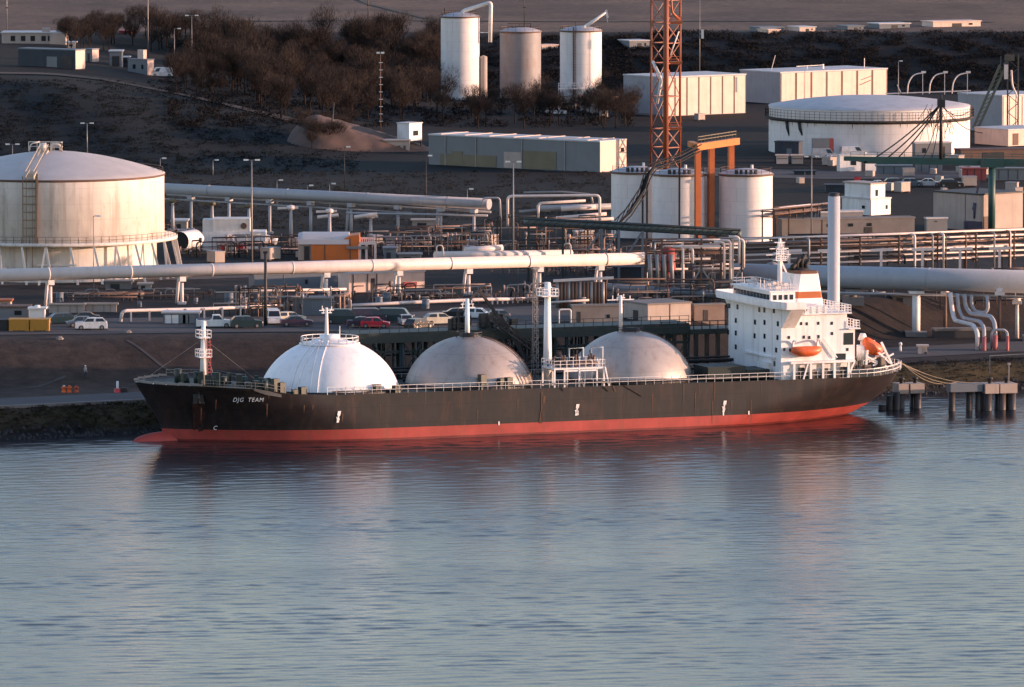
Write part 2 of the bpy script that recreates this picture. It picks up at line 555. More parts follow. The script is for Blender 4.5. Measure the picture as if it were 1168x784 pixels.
# hull loft
BOOT = 1.58
NT, LV = 72, [-2.5, -1.2, 0, .28, .281, .7, 1.2, BOOT, BOOT + .001, 2.6, 3.4, 4.3, 5.2, 1e3]
def stem_u(z): return interp(z, [(-2.5, -50.5), (0, -53.0), (2, -53.4), (5, -55.2), (7.7, -57.0)])
def stern_u(z): return interp(z, [(-2.5, 38), (-.2, 43.0), (1.0, 45.6), (2.2, 47.8), (4, 49.8), (5.5, 50.8), (7, 51.2)])
def halfb(t, z):
    zz = max(0., min(1., (z + 2.5) / 10))
    ent = .30 - .16 * zz ** 1.5                      # length of the bow entrance
    b1 = 1. if t > ent else math.sin(math.pi / 2 * t / ent) ** (.95 - .35 * zz)
    run = .36 - .29 * zz
    q = (1 - t) / run
    b2 = 1. if q > 1 else (1 - (1 - q) ** 2.2) ** (.7 + .3 * (1 - zz))
    tip = .02
    return SB / 2 * max(tip, min(b1, b2))
vs, fs, mi = [], [], []
grid = {}
ts = [(i / NT) for i in range(NT + 1)]
ts = [t - .022 * math.sin(2 * math.pi * t) for t in ts]
for side in (-1, 1):
    for j, lz in enumerate(LV):
        for i, t in enumerate(ts):
            z = lz
            if lz > 100:
                u = stem_u(7) + t * (stern_u(7) - stem_u(7)); z = deckz(u)
            u = stem_u(z) + t * (stern_u(z) - stem_u(z))
            grid[side, j, i] = len(vs)
            vs.append((u, side * halfb(t, z), z))
mb = MB()
for side in (-1, 1):
    for j in range(len(LV) - 1):
        for i in range(NT):
            q = [grid[side, j, i], grid[side, j, i + 1], grid[side, j + 1, i + 1], grid[side, j + 1, i]]
            fs.append(q if side < 0 else q[::-1]); mi.append(2 if LV[j] < .28 else 0 if LV[j] < BOOT else 1)
for j in range(len(LV) - 1):                         # close stem and transom
    a = [grid[-1, j, 0], grid[-1, j + 1, 0], grid[1, j + 1, 0], grid[1, j, 0]]
    c = [grid[-1, j, NT], grid[1, j, NT], grid[1, j + 1, NT], grid[-1, j + 1, NT]]
    for q in (a, c): fs.append(q); mi.append(2 if LV[j] < .28 else 0 if LV[j] < BOOT else 1)
mb.add(vs, fs, True); mb.m = mi
# bulb
bulb = []
for i in range(13):
    t = i / 12; r = 1.35 * math.sqrt(max(0, 1 - (1 - min(1, t * 1.6)) ** 2)) + .02
    bulb.append((-57.6 + 9 * t, r))
o = len(mb.v); bv = []
for u, r in bulb:
    for k in range(14):
        a = 2 * math.pi * k / 14
        bv.append((u, r * .9 * math.cos(a), -.35 + r * 1.15 * math.sin(a)))
mb.add(bv, [(i * 14 + k, (i + 1) * 14 + k, (i + 1) * 14 + (k + 1) % 14, i * 14 + (k + 1) % 14) for i in range(12) for k in range(14)], True, 0)
HULLR = paint('red_antifouling', (.40, .060, .050), .6, .25, .4, .7, dirt=(.14, .05, .045), seams=2.2, seam=.25)
HULLB = paint('black_hull_paint', (.026, .0215, .0225), .42, .35, .14, .6, dirt=(.085, .06, .05), seams=2.2, seam=.7)
hull = mk('hull', mb, [HULLR, HULLB, paint('slimy_waterline_red', (.20, .040, .036), .4, .35, .3, .8, dirt=(.05, .035, .03))], ship)
mb = MB()                                            # deck sheet
dv = [vs[grid[-1, len(LV) - 1, i]] for i in range(NT + 1)] + [vs[grid[1, len(LV) - 1, i]] for i in range(NT + 1)]
mb.add([(x, y * .995, z - .25) for x, y, z in dv], [(i, i + 1, NT + 2 + i, NT + 1 + i) for i in range(NT)])
mk('deck', mb, paint('green_deck_paint', (.06, .075, .06), .8, .2, .4, 0), ship)
# fender line, rust runs, draught marks and name
def hull_pt(px, py, out=.05):
    v = -SB / 2
    for _ in range(8):
        u, z = su(px, py, v)
        t = (u - stem_u(z)) / (stern_u(z) - stem_u(z))
        v = -halfb(max(0, min(1, t)), z)
    return u, v - out, z
def hull_text(body, px, py, size, name, shear=0.25):
    u, v, z = hull_pt(px, py)
    u2, v2, _ = hull_pt(px + 22, py)
    cu = bpy.data.curves.new(name, 'FONT'); cu.body = body; cu.size = size; cu.extrude = .02; cu.shear = shear; cu.space_character = 1.15
    ob = bpy.data.objects.new('t', cu); col.objects.link(ob)
    dg = bpy.context.evaluated_depsgraph_get()
    me = bpy.data.meshes.new_from_object(ob.evaluated_get(dg)); bpy.data.objects.remove(ob)
    me.materials.clear(); me.materials.append(SHIPWHITE)
    o = bpy.data.objects.new(name, me); col.objects.link(o); o.parent = hull
    o.location = (u, v - .42, z); o.rotation_euler = (R(90), 0, math.atan2(v2 - v, u2 - u))
    return o
hull_text('DJG', 264, 458, .74, 'name_lettering'); hull_text('TEAM', 281, 458, .74, 'name_lettering')
mb = MB()
def blot(px, py, w, h, wob=0):
    u, v, z = hull_pt(px, py, .06)
    mb.add([(u - w / 2 + wob, v, z + h / 2), (u + w / 2 + wob, v, z + h / 2), (u + w / 2, v, z - h / 2), (u - w / 2, v, z - h / 2)], [(0, 3, 2, 1)])
for px, py in ((385.5, 474), (657.5, 466), (825.5, 462)):
    blot(px + .8, py - 2.5, .42, .55, .1); blot(px, py + 1.0, .2, .6, .15); blot(px + .3, py + 3.4, .38, .4, -.1); blot(px - .6, py + 6, .3, .5, .12)
for px, py in ((386.5, 472), (658.6, 471)): blot(px, py, .28, .6)
for px, py in ((569, 483), (825, 472), (854, 471)): blot(px, py, .18, .5)
split_parts('draught_mark', mb, SHIPWHITE, hull)
hull_text('C', 241.5, 490, .75, 'hull_symbol')
mb = MB()
for px, a, c, w in ((618, 447, 483, .16), (617, 470, 483, .3), (621, 452, 460, .3)):
    p, q = hull_pt(px, a, .04), hull_pt(px - .8, c, .04)
    mb.bar(p, q, w, .03)
for p1, p2 in (((640, 442), (643, 446)), ((688, 441), (694, 446.5)), ((712, 440), (732, 452)), ((699, 440), (702, 447))):
    mb.bar(hull_pt(*p1, .05), hull_pt(*p2, .05), .18, .03)
rq = random.Random(61)
for i in range(32):
    px = rq.uniform(205, 985); u, v, z = hull_pt(px, interp(px, [(200, 442), (330, 452), (440, 450), (990, 431)]), .03)
    L = rq.uniform(.5, 3.4); w = rq.uniform(.03, .09)
    z -= rq.choice((0, 0, 1.2, 2.4)); n2 = hull_pt(px - .4, interp(px, [(200, 442), (330, 452), (440, 450), (990, 431)]) + L * 8.6 + (6.0 - z) * 0, .03)
    mb.add([(u - w, v, z), (u + w, v, z), (n2[0] + w * .3, n2[1], z - L), (n2[0] - w * .3, n2[1], z - L)], [(0, 3, 2, 1)])
split_parts('rust_streak', mb, paint('rust_run', (.105, .058, .036), .8, .2, .4, .2), hull)
mb = MB()                                            # anchor pocket with its red stain
u, v, z = hull_pt(226, 452)
mb.obox((u, v, z), 1.3, .35, 1.3, R(-28)); mb.cyl((u, v - .3, z + .5), (u, v - .3, z - .9), .2, 8); mb.bar((u - .7, v + .1, z - .8), (u + .7, v - .5, z - .8), .3)
mk('anchor', mb, DARKSTEEL, ship)
mb = MB()
pl = [(219, 461), (232, 461), (234, 474), (231, 483), (232, 491), (227, 493), (224, 486), (221, 492), (220, 478)]
mb.add([hull_pt(px, r, .03) for px, r in pl], [list(range(len(pl)))[::-1]])
mk('anchor_stain', mb, paint('dark_red_stain', (.040, .013, .013), .7, .3, .3, .4), hull)

# ---- domes
def dome(pxl, pxr, row_top, mat, label, top_rail, streaks):
    # centre on the keel line
    pc = (pxl + pxr) / 2
    uc, _ = su(pc, row_top, 0)
    Yc = SO.y + se * uc
    rad = (pxr - pxl) / 2 * Yc / FPX * 1.05
    ztop = su(pc, row_top, 0)[1]
    R_ = rad
    zc = ztop - R_ * .92
    d = mk('dome', MB(), mat, ship)
    bpy.data.objects.remove(d)
    mb = MB(); prof = []
    for i in range(29):
        a = R(-12 + 102 * i / 28)
        prof.append((max(.01, R_ * math.cos(a)), (R_ * .92) * math.sin(a)))
    mb.lathe(prof, 96)
    d = mk('dome', mb, mat, ship, (uc, 0, zc)); d['label'] = label
    # skirt ring, meridian ladder rails and top rail
    mb = MB(); zd = 6.0 - zc
    rr = math.sqrt(max(.1, R_ ** 2 - zd ** 2)) + .25
    mb.lathe([(rr, zd - .3), (rr + .35, zd - .3), (rr + .35, zd + .35), (rr, zd + .35)], 64)
    mk('dome_collar', mb, DARKSTEEL, d)
    mb = MB()
    for a0 in streaks:
        for off in (-.05, .05):
            pts = []
            for i in range(20):
                e = R(4 + 74 * i / 19)
                k = R_ + .07
                A = R(a0) + off / max(.35, math.cos(e))
                pts.append((k * math.cos(e) * math.cos(A), k * math.cos(e) * math.sin(A), k * .92 * math.sin(e)))
            mb.tube(pts, .06 if top_rail else .04, 4)
    mk('dome_ladder', mb, BROWNSTEEL if not top_rail else SHIPWHITE, d)
    mb = MB(); e = math.acos(3.75 / R_); zt = R_ * .92 * math.sin(e)
    n = 20
    ring = [(3.75 * math.cos(2 * math.pi * i / n), 3.75 * math.sin(2 * math.pi * i / n), zt) for i in range(n + 1)]
    mb.rail(ring, .95, 1.2, .045)
    mb.lathe([(2.6, zt + .02), (4.0, zt + .02), (4.0, zt + .1), (2.6, zt + .1)], 32)
    mb.lathe([(.01, ztop - zc + .5), (1.3, ztop - zc + .45), (1.4, ztop - zc - .15)], 20)
    if not top_rail:
        mb = MB(); mb.lathe([(.01, ztop - zc + .4), (1.2, ztop - zc + .35), (1.3, ztop - zc - .15)], 20)
        mb.rail([(1.8 * math.cos(2 * math.pi * i / 8), 1.8 * math.sin(2 * math.pi * i / 8), ztop - zc - .2) for i in range(9)], .7, 1.4, .035)
    mk('top_platform', mb, SHIPWHITE if top_rail else DARKSTEEL, d)
    return uc, ztop
d1 = dome(297, 455, 386, DOMEW, 'clean white forward dome with a railed top', True, (-140, -122))
d2 = dome(463, 607, 383, DOMER, 'rust stained grey middle dome', False, (-20, -33))
d3 = dome(649, 789, 377, paint('stained_dome_paint', (.46, .41, .37), .45, .08, .22, .55, metal=.35, seams=3.0), 'stained grey aft dome', False, (-24,))

def post_mast(u, v, z0, z1, r0, r1, arms, mat=SHIPWHITE, name='mast', plats=()):
    mb = MB(); mb.tube([(u, v, z0), (u, v, z1)], r0, 10, True, r1)
    for z, L, th in arms:
        mb.bar((u - L, v, z), (u + L, v, z), th)
        mb.bar((u - L * .6, v, z), (u - L * .6, v, z + .6), .1); mb.bar((u + L * .7, v, z), (u + L * .7, v, z + .5), .1)
    for z, w in plats:
        mb.obox((u, v, z), w * 2, w * 2, .12)
        mb.rail([(u - w, v - w, z), (u + w, v - w, z), (u + w, v + w, z), (u - w, v + w, z), (u - w, v - w, z)], .95, 1.1, .045)
    return mk(name, mb, mat, ship)
def mast_px(px, r_top, r_bot, v, r0, r1, arms_rows=(), plats_rows=(), mat=SHIPWHITE, name='mast'):
    u, z1 = su(px, r_top, v); _, z0 = su(px, r_bot, v)
    return post_mast(u, v, z0, z1, r0, r1, [(su(px, r, v)[1], L, .12) for r, L in arms_rows], mat, name, [(su(px, r, v)[1], w) for r, w in plats_rows])
mast_px(372.5, 351, 388, 0, .28, .16, [(354, 1.0), (357, .7)], name='vent_mast')
mast_px(372.5 + 15, 372, 388, 0, .05, .05, name='vent_mast')
mast_px(533, 341, 386, 0, .34, .26, [(347, .9), (351, 1.1)], name='vent_mast')
mast_px(708, 337, 380, 0, .26, .2, [(342, 1.9), (340, .6)], name='vent_mast')
fm = mast_px(232, 366, 440, -1.5, .52, .26, [(371, .5), (402, .6)], [(385, .8), (407, .85)], name='foremast')
mb = MB()
u, z1 = su(232, 386, -1.5); _, z0 = su(232, 440, -1.5)
k = 14
for i in range(k):
    z = z0 + (z1 - z0) * i / k; mb.bar((u + .45, -1.9, z), (u + .95, -1.9, z), .09)
mb.bar((u + .45, -1.9, z0), (u + .35, -1.9, z1), .09); mb.bar((u + .95, -1.9, z0), (u + .75, -1.9, z1), .09)
mk('mast_ladder', mb, REDDARK, fm)
mb = MB(); ua, za = su(236, 405, -1.5); ub, zb = su(247, 437, -1.5); mb.bar((ua, -1.5, za), (ub, -1.5, zb), .07)
ub, zb = su(300, 440, -1.5); mb.bar((u, -1.5, z1), (ub, -1.5, zb), .03); ub, zb = su(160, 436, 0); mb.bar((u, -1.5, z1), (ub, 0, zb), .03)
mk('forestay', mb, STEEL, ship)
mm = mast_px(624.5, 322, 436, -2.5, .62, .38, [(328, .6)], [(337.5, 1.15)], name='main_mast')
mb = MB()                                            # lattice mast beside it
u, z1 = su(610.5, 306, 3); _, z0 = su(610.5, 432, 3)
for a, b_ in ((-.35, -.35), (.35, -.35), (.35, .35), (-.35, .35)): mb.bar((u + a, 3 + b_, z0), (u + a * .6, 3 + b_ * .6, z1), .06)
for i in range(16):
    za, zb = z0 + (z1 - z0) * i / 16, z0 + (z1 - z0) * (i + 1) / 16
    s_ = 1 if i % 2 else -1
    mb.bar((u - .35 * s_, 2.65, za), (u + .35 * s_, 2.65, zb), .06); mb.bar((u - .35, 2.65, zb), (u + .35, 2.65, zb), .06)
mb.obox((u, 3, z1), .9, .9, .3)
mk('lattice_mast', mb, STEEL, ship)

# ---- rails along the port and starboard side
mb = MB()
for side in (-1, 1):
    pts = []
    for i in range(0, 70):
        u = -34 + i * 1.23
        t = (u - stem_u(7)) / (stern_u(7) - stem_u(7))
        pts.append((u, side * (halfb(t, deckz(u)) - .12), deckz(u)))
    mb.rail(pts, 1.0, 1.4, .03)
split_parts('deck_railing', mb, SHIPWHITE, ship)
mb = MB()                                            # stern rail round the counter
pts = []
for i in range(22):
    t = .93 + .07 * min(1, i / 20); z = 6.0
    u = stem_u(z) + t * (stern_u(z) - stem_u(z)); pts.append((u, -halfb(t, z) + .1, deckz(u)))
mb.rail(pts, 1.05, 1.0, .03, 2)
mb.rail([(p[0], -p[1], p[2]) for p in pts], 1.05, 1.0, .03, 2)
split_parts('stern_railing', mb, WHITE, ship)
mb = MB()                                            # forecastle bulwark and gear
for side in (-1, 1):
    for i in range(14):
        t0, t1 = .002 + .012 * i, .002 + .012 * (i + 1)
        p = []
        for t in (t0, t1):
            u = stem_u(8) + t * (stern_u(8) - stem_u(8)); p.append(Vector((u, side * (halfb(t, 8) - .05), deckz(u))))
        if i < 5: mb.bar(p[0] + Vector((0, 0, .25)), p[1] + Vector((0, 0, .1)), .1, .28)
        else: mb.rail([p[0], p[1]], .8, 1.3, .028)
split_parts('bow_bulwark', mb, STEEL, ship)
mb = MB()
rn = random.Random(3)
for i in range(34):                                  # winches, bitts, ventilators
    u = rn.uniform(-51, -38); w = 5.5 * min(1, (u + 56) / 12)
    v = rn.uniform(-w, w * .3); h = rn.uniform(.6, 1.9); s_ = rn.uniform(.3, .8); z = deckz(u) - .2
    if rn.random() < .5: mb.cyl((u, v, z), (u, v, z + h), s_ * .6, 8)
    else: mb.obox((u, v, z + h / 2), s_ * 1.4, s_, h, rn.uniform(0, 3))
for px in (398, 421): 
    u, _ = su(px, 440, -6); mb.cyl((u, -6, 6.), (u, -6, 8.), .45, 10)
for px, h in ((314, 2.4), (321, 1.9), (345, 1.2), (337, .9), (430, 1.2), (452, 1.0), (550, 2.0), (572, 1.4), (580, 1.5)):
    u, _ = su(px, 440, -8.6); mb.obox((u, -8.6, 6 + h / 2), .9, .8, h, .3)
split_parts('deck_gear', mb, paint('dark_green_machinery', (.018, .035, .028), .5, .2, .2, .2), ship)
mb = MB()                                            # grey bulwark at the break of the forecastle
q = [hull_pt(px, r, .04) for px, r in ((289, 443.5), (305, 446), (321, 450.0), (321, 453.5), (303, 450.5), (290, 446))]
mb.add(q, [(5, 4, 1, 0), (4, 3, 2, 1)]); mk('forecastle_break', mb, paint('grey_bulwark', (.16, .16, .16), .6), ship)

# ---- cargo manifold platform amidships
v0, v1 = -8.8, -4.2
ua, _ = su(632, 430, v0); ub, _ = su(690, 430, v0)
zt = su(660, 419.5, v0)[1]
mf = MB()
mf.box(ua, ub, v0, v1, zt - .22, zt)
for u in (ua + .1, ua + 1.5, (ua + ub) / 2, ub - 1.1, ub - .1):
    for v in (v0 + .1, v1 - .1): mf.bar((u, v, 5.8), (u, v, zt - .2), .2)
mf.bar((ub, v0, zt), (ub + .6, v0, 5.9), .18); mf.bar((ua + 1.5, v0 + .1, zt - .4), (ub - 1, v0 + .1, zt - .4), .2)
for i in range(5): mf.bar((ua + 3.4, v0, zt - .3), (ua + 4.2, v0, 5.9), .07)
mf.rail([(ua, v0, zt), (ub, v0, zt), (ub, v1, zt), (ua, v1, zt), (ua, v0, zt)], .95, .85, .035)
manifold = mk('manifold_platform', mf, SHIPWHITE, ship)
mb = MB()
for px0, px1 in ((649, 665), (674, 687)):
    a, _ = su(px0, 420, -6); c, _ = su(px1, 420, -6)
    z2 = zt + 2.3
    mb.tube([(a, -6, zt), (a, -6, z2), (c, -6, z2), (c, -6, zt)], .1, 6)
split_parts('pipe_arch', mb, paint('pale_blue_grey_paint', (.5, .55, .56), .5), manifold)
mb = MB()
for i in range(16):
    u = rn.uniform(ua + .4, ub - .6); h = rn.uniform(.5, 2.0)
    mb.cyl((u, rn.uniform(-8.2, -4.8), zt), (u, rn.uniform(-8.2, -4.8), zt + h), .14, 6)
for i in range(5):
    v = -8 + i * .8; mb.cyl((ua + .5, v, zt + .45), (ub - .5, v, zt + .45), .16, 8)
for i in range(4):
    u = ua + 2 + i * 1.2; mb.cyl((u, v0 + .4, zt + .3), (u, v0 + 2, zt + .3), .17, 8)
mk('manifold_pipe', mb, BROWNSTEEL, manifold)

# ---- deck pipes & catwalk along the far side of the deck
mb = MB()
for v, z, r in ((7.5, 7.2, .22), (8.2, 7.0, .18), (8.8, 7.5, .15), (-9.0, 6.5, .12)):
    mb.cyl((-33, v, z), (33, v, z), r, 8)
mk('deck_pipe', mb, DARKSTEEL, ship)

# ---- deckhouse
uF, _ = su(891, 400, -9.2)
W2 = 9.2
uA, _ = su(975, 400, -9.2)
def zr(px, row, v=-9.2): return su(px, row, v)[1]
zBr = zr(891, 351.5)          # bridge deck
house = MB()
z0 = 5.9
uM = su(943, 360, -W2)[0]; uM2 = su(966, 375, -W2)[0]
house.box(uF, uM, -W2, W2, z0, zBr)
house.box(uM + .003, uM2, -W2, W2, z0, zr(955, 358))
zB1 = zr(955, 376)
house.box(uM2 + .003, uA, -W2, W2, zr(970, 411), zB1)
hs = mk('deckhouse', house, SHIPWHITE, ship)
# overhanging decks with rails
mb = MB(); z2 = zr(955, 358)
mb.box(uM - 3.4, uM2 + .5, -W2 - .5, W2 + .5, z2 + .003, z2 + .16)
mb.rail([(uM - 3.2, -W2 - .4, z2 + .15), (uM2 + .4, -W2 - .4, z2 + .15), (uM2 + .4, W2 + .4, z2 + .15)], 1.0, 1.0, .045, 3)
mb.box(uM2 + .1, uA + .6, -W2 - .5, W2 + .5, zB1 + .003, zB1 + .16)
mb.rail([(uM2 + .7, -W2 - .4, zB1 + .15), (uA + .5, -W2 - .4, zB1 + .15), (uA + .5, W2 + .4, zB1 + .15)], 1.0, 1.0, .045, 3)
mk('upper_deck_rail', mb, SHIPWHITE, hs)
# boat deck on pillars
mb = MB(); zb = zr(940, 411)
uB0, uB1 = su(903, 411, -W2 - 1)[0], su(976, 411, -W2 - 1)[0]
mb.box(uB0, uB1, -W2 - .9, -W2 + 3, zb - .3, zb)
for px in (906, 925, 939, 952, 968):
    u = su(px, 411, -W2 - .8)[0]; mb.bar((u, -W2 - .7, 6.0), (u, -W2 - .7, zb - .3), .3)
mb.box(uM2 - 2, uA, -W2 + 2.2, W2, 6, zb - .3)
for u0, u1 in ((914, 919), (964, 972)):
    a, c = su(u0, 411, -W2)[0], su(u1, 411, -W2)[0]
    mb.bar((c, -W2 - .75, zb - .3), (a, -W2 - .75, 6), .2)
mk('boat_deck', mb, SHIPWHITE, hs)
mb = MB()
for i, px in enumerate((908, 914, 921, 928, 935, 941, 947, 955, 962)):
    u = su(px, 425, -W2 - .3)[0]; h = (.7, 1.5, .8, 1.1, .6, 1.3, .9, .7, 1.4)[i]
    mb.obox((u, -W2 - .35, 6 + h / 2), .75, .5, h)
split_parts('deck_locker', mb, DARKSTEEL, hs)
# lower front block with overhang ledge
mb = MB()
a = su(836, 409, 7)[0]
mb.box(uF - .35, uF - .003, -7.4, 3.2, zr(880, 411), zr(880, 409.3))
mb.box(uF - .9, uF - .003, -6, -3, z0, zr(880, 417))
mk('front_ledge', mb, SHIPWHITE, hs)
# bridge wings and wheelhouse
uW = su(918, 348, -W2)[0]
mb = MB()
zw = zBr
# wing deck: shaped plan, bulwark walls
poly = [(uF - 1.6, -W2 - .2), (uF - 1.6, W2 + .4), (uF - 1.1, W2 + 1.8), (uF + 2.2, W2 + 1.8), (uF + 2.2, W2), (uF + 2.2, -W2), (uF + 2.2, -W2 - 3.2), (uF - .6, -W2 - 3.2)]
mb.prism(poly, zw + .003, zw + .25)
def wall(p, q, z0_, z1_, th=.12):
    p, q = Vector((*p, 0)), Vector((*q, 0)); c = (p + q) / 2
    mb.obox((c.x, c.y, (z0_ + z1_) / 2), (q - p).length, th, z1_ - z0_, math.atan2(q.y - p.y, q.x - p.x))
for p, q in ((poly[7], poly[0]), (poly[0], poly[1]), (poly[1], poly[2]), (poly[2], poly[3]), (poly[6], poly[7])):
    wall(p, q, zw + .25, zw + .98)
# wing knees
for s_ in (-1, 1):
    w = 3.2 if s_ < 0 else 1.8
    vs_ = [(uF + .05, s_ * W2, zw - .05), (uF + .05, s_ * (W2 + w), zw - .05), (uF + .05, s_ * W2, zw - w * .85)]
    vs_ += [(uF + 2.0, y, z) for _, y, z in vs_]
    mb.add(vs_, [(0, 1, 2), (3, 5, 4), (1, 4, 5, 2), (0, 3, 4, 1)])
mk('bridge_wing', mb, SHIPWHITE, hs)
mb = MB()
ztp = zr(885, 333, -6)
wh = [(uF - .4, -6.6), (uF - .4, 6.6), (uF + 3.1, 6.6), (uF + 3.1, -6.6)]
mb.prism(wh, zw + .256, ztp)
mb.box(uF - .7, uF + 3.3, -6.9, 6.9, ztp + .003, ztp + .18)
mb.rail([(uF - .5, -6.7, ztp + .18), (uF - .5, 6.7, ztp + .18), (uF + 3, 6.7, ztp + .18), (uF + 3, -6.7, ztp + .18), (uF - .5, -6.7, ztp + .18)], .8, 1.5, .025)
whs = mk('wheelhouse', mb, SHIPWHITE, hs)
mb = MB()
zg0, zg1 = ztp - 1.05, ztp - .38
for i in range(11):
    y = -6.0 + 12 * i / 10.5; mb.box(uF - .45, uF - .403, y - .1, y + .86, zg0, zg1)
for i in range(4):
    u = uF - .1 + i * .8; mb.box(u, u + .5, -6.65, -6.603, zg0, zg1)
split_parts('wheelhouse_window', mb, GLASS, whs)
mb = MB(); rn = random.Random(9)
for i in range(22):
    u, v = uF + rn.uniform(0, 2.8), rn.uniform(-6.3, 6.3); h = rn.uniform(.5, 1.7)
    mb.bar((u, v, ztp + .15), (u, v, ztp + h), rn.uniform(.06, .18))
    if i % 4 == 0: mb.obox((u, v, ztp + h), .5, .9, .35)
split_parts('bridge_top_gear', mb, paint('pinkish_white_paint', (.68, .60, .56), .5), whs)
# radar mast
mb = MB(); um, zm1 = su(889.5, 277, -2); zm0 = ztp
mb.tube([(um, -2, zm0), (um, -2, zm1 + .6)], .38, 10, True, .2)
mb.bar((um + 2.0, -2, zm0), (um + .2, -2, zr(889, 298, -2)), .22); mb.bar((um + .4, -.4, zm0), (um, -2, zr(889, 298, -2)), .2)
for row, w in ((297, .8), (289, .7), (282, .45)):
    z = zr(889, row, -2); mb.obox((um, -2, z), w * 2, w * 1.6, .12); mb.rail([(um - w, -2 - w * .8, z), (um + w, -2 - w * .8, z), (um + w, -2 + w * .8, z)], .55, .8, .05)
for row, L in ((286, 1.6), (293, 2.1), (279, .9)):
    z = zr(889, row, -2); mb.bar((um - L, -2.3, z + .3), (um + L * .7, -2.3, z + .3), .11)
for k in range(7): mb.bar((um - 1 + k * .33, -2.5, zm1 - 2), (um - 1 + k * .33, -2.5, zm1 - 2 + (k * 37 % 5) * .5), .09)
mk('radar_mast', mb, SHIPWHITE, ship)
# windows of front and port side
mb = MB()
def fw(px, row, w=.42, h=.75):
    d = ray(px, row); n = Vector((ce, se, 0)); P = SO + n * uF
    t = n.dot(P - CAM) / n.dot(d); p = CAM + d * t - SO
    v = -p.x * se + p.y * ce
    mb.box(uF - .05, uF - .004, v - w / 2, v + w / 2, p.z - h / 2, p.z + h / 2)
Z6 = lambda x, y: (790 + x / 4.672, 280 + y / 4.672)
for x, y in ((182, 322), (196, 322), (240, 328), (356, 343), (383, 345), (434, 348), (231, 400), (333, 409), (384, 411), (190, 462), (231, 467), (331, 482), (384, 484), (231, 541), (384, 556), (437, 630), (446, 558), (455, 418), (453, 491)):
    fw(*Z6(x, y), .62, .66)
def sw(px, row, w=.32, h=.42):
    u, z = su(px, row, -W2); mb.box(u - w / 2, u + w / 2, -W2 - .05, -W2 - .004, z - h / 2, z + h / 2)
for x, y in ((525, 420), (578, 417), (608, 418), (670, 415), (742, 415), (513, 491), (593, 489), (622, 491), (671, 486), (743, 470), (825, 555), (604, 345), (488, 555), (520, 558)):
    sw(*Z6(x, y))
u, z = su(*Z6(826, 486), -W2); mb.box(uA - 1.6, uA - .25, -W2 - .05, -W2 - .004, z - 1.1, z + .5)
u, z = su(*Z6(790, 596), -W2); mb.box(u - .7, u + .7, -W2 - .05, -W2 - .004, z - .5, z + .5)
split_parts('deckhouse_window', mb, GLASS, hs)
# funnel
uf0, uf1 = su(904, 330, -3.5)[0], su(941, 330, -3.5)[0]
zf0, zf1, zfb0, zfb1 = zr(920, 352, -3.5), zr(920, 313, -3.5), zr(920, 340.5, -3.5), zr(920, 333, -3.5)
mb = MB()
def ftap(z0_, z1_, mi):
    k0, k1 = (z0_ - zf0) / (zf1 - zf0), (z1_ - zf0) / (zf1 - zf0)
    vs_ = []
    for k, z in ((k0, z0_), (k1, z1_)):
        ins = k * .75
        a, c, w = uf0 + ins, uf1 - ins * .9, 3.5 - ins * .5
        vs_ += [(a, -w + .9, z), (a + .6, -w, z), (c - .3, -w, z), (c, -w + .4, z), (c, w - .4, z), (c - .3, w, z), (a + .6, w, z), (a, w - .9, z)]
    n = 8
    mb.add(vs_, [list(range(n))[::-1], list(range(n, 2 * n))] + [(i, (i + 1) % n, n + (i + 1) % n, n + i) for i in range(n)], False, mi)
ftap(zf0, zfb0, 0); ftap(zfb0, zfb1, 1); ftap(zfb1, zf1, 0); ftap(zf1, zf1 + .35, 2)
fun = mk('funnel', mb, [SHIPWHITE, ORANGE, paint('rust_brown_cap', (.16, .07, .035), .7)], ship)
mb = MB(); uc_ = (uf0 + uf1) / 2
mb.lathe([(1.5, zf1 + .35), (1.4, zf1 + .6), (.6, zf1 + .7), (.5, zf1 + .9)], 12, (uc_, 0, 0))
for du, h in ((-1.1, 1.1), (-.5, 1.9), (.2, 2.4), (.8, 1.5)): mb.tube([(uc_ + du, -.5, zf1 + .3), (uc_ + du, -.5, zf1 + h * .7), (uc_ + du + .5, -.5, zf1 + h)], .33, 8)
mk('exhaust_pipe', mb, plain('soot_black', (.012, .012, .013), .7), fun)
mb = MB(); w = 3.5 - .42                              # faint emblem: an arch of bars
ue, ze = su(924.5, 323, -w)
for dx, h in ((-.75, 1.0), (-.3, 1.4), (.2, 1.4), (.65, .9)):
    mb.bar((ue + dx, -w - .12, ze - .7), (ue + dx, -w - .06, ze - .7 + h), .17, .03)
mb.bar((ue - .8, -w - .12, ze - .75), (ue + .75, -w - .12, ze - .75), .03, .18)
mk('funnel_emblem', mb, plain('faded_blue_paint', (.38, .50, .62), .6), fun)
# lifeboats
def lifeboat_mesh(L, w, h):
    mb = MB(); N, K = 14, 10; vs_ = []
    for i in range(N + 1):
        t = -1 + 2 * i / N; k = max(.06, (1 - abs(t) ** 2.6)) ** .6
        for j in range(K):
            a = 2 * math.pi * j / K
            vs_.append((t * L / 2, math.cos(a) * w / 2 * k, (math.sin(a) * h / 2) * (k if math.sin(a) < 0 else .55 + .45 * k) + .12 * t * t))
    mb.add(vs_, [(i * K + j, (i + 1) * K + j, (i + 1) * K + (j + 1) % K, i * K + (j + 1) % K) for i in range(N) for j in range(K)] + [list(range(K)), [N * K + j for j in range(K)][::-1]], True)
    return mb
ul, zl = su(921, 400.5, -W2 - 1.0)
lb = mk('lifeboat', lifeboat_mesh(4.3, 1.7, 1.45), BOATORANGE, ship, (ul, -W2 - .6, zl - .1)); lb['label'] = 'orange lifeboat in davits on the boat deck'
mb = MB()
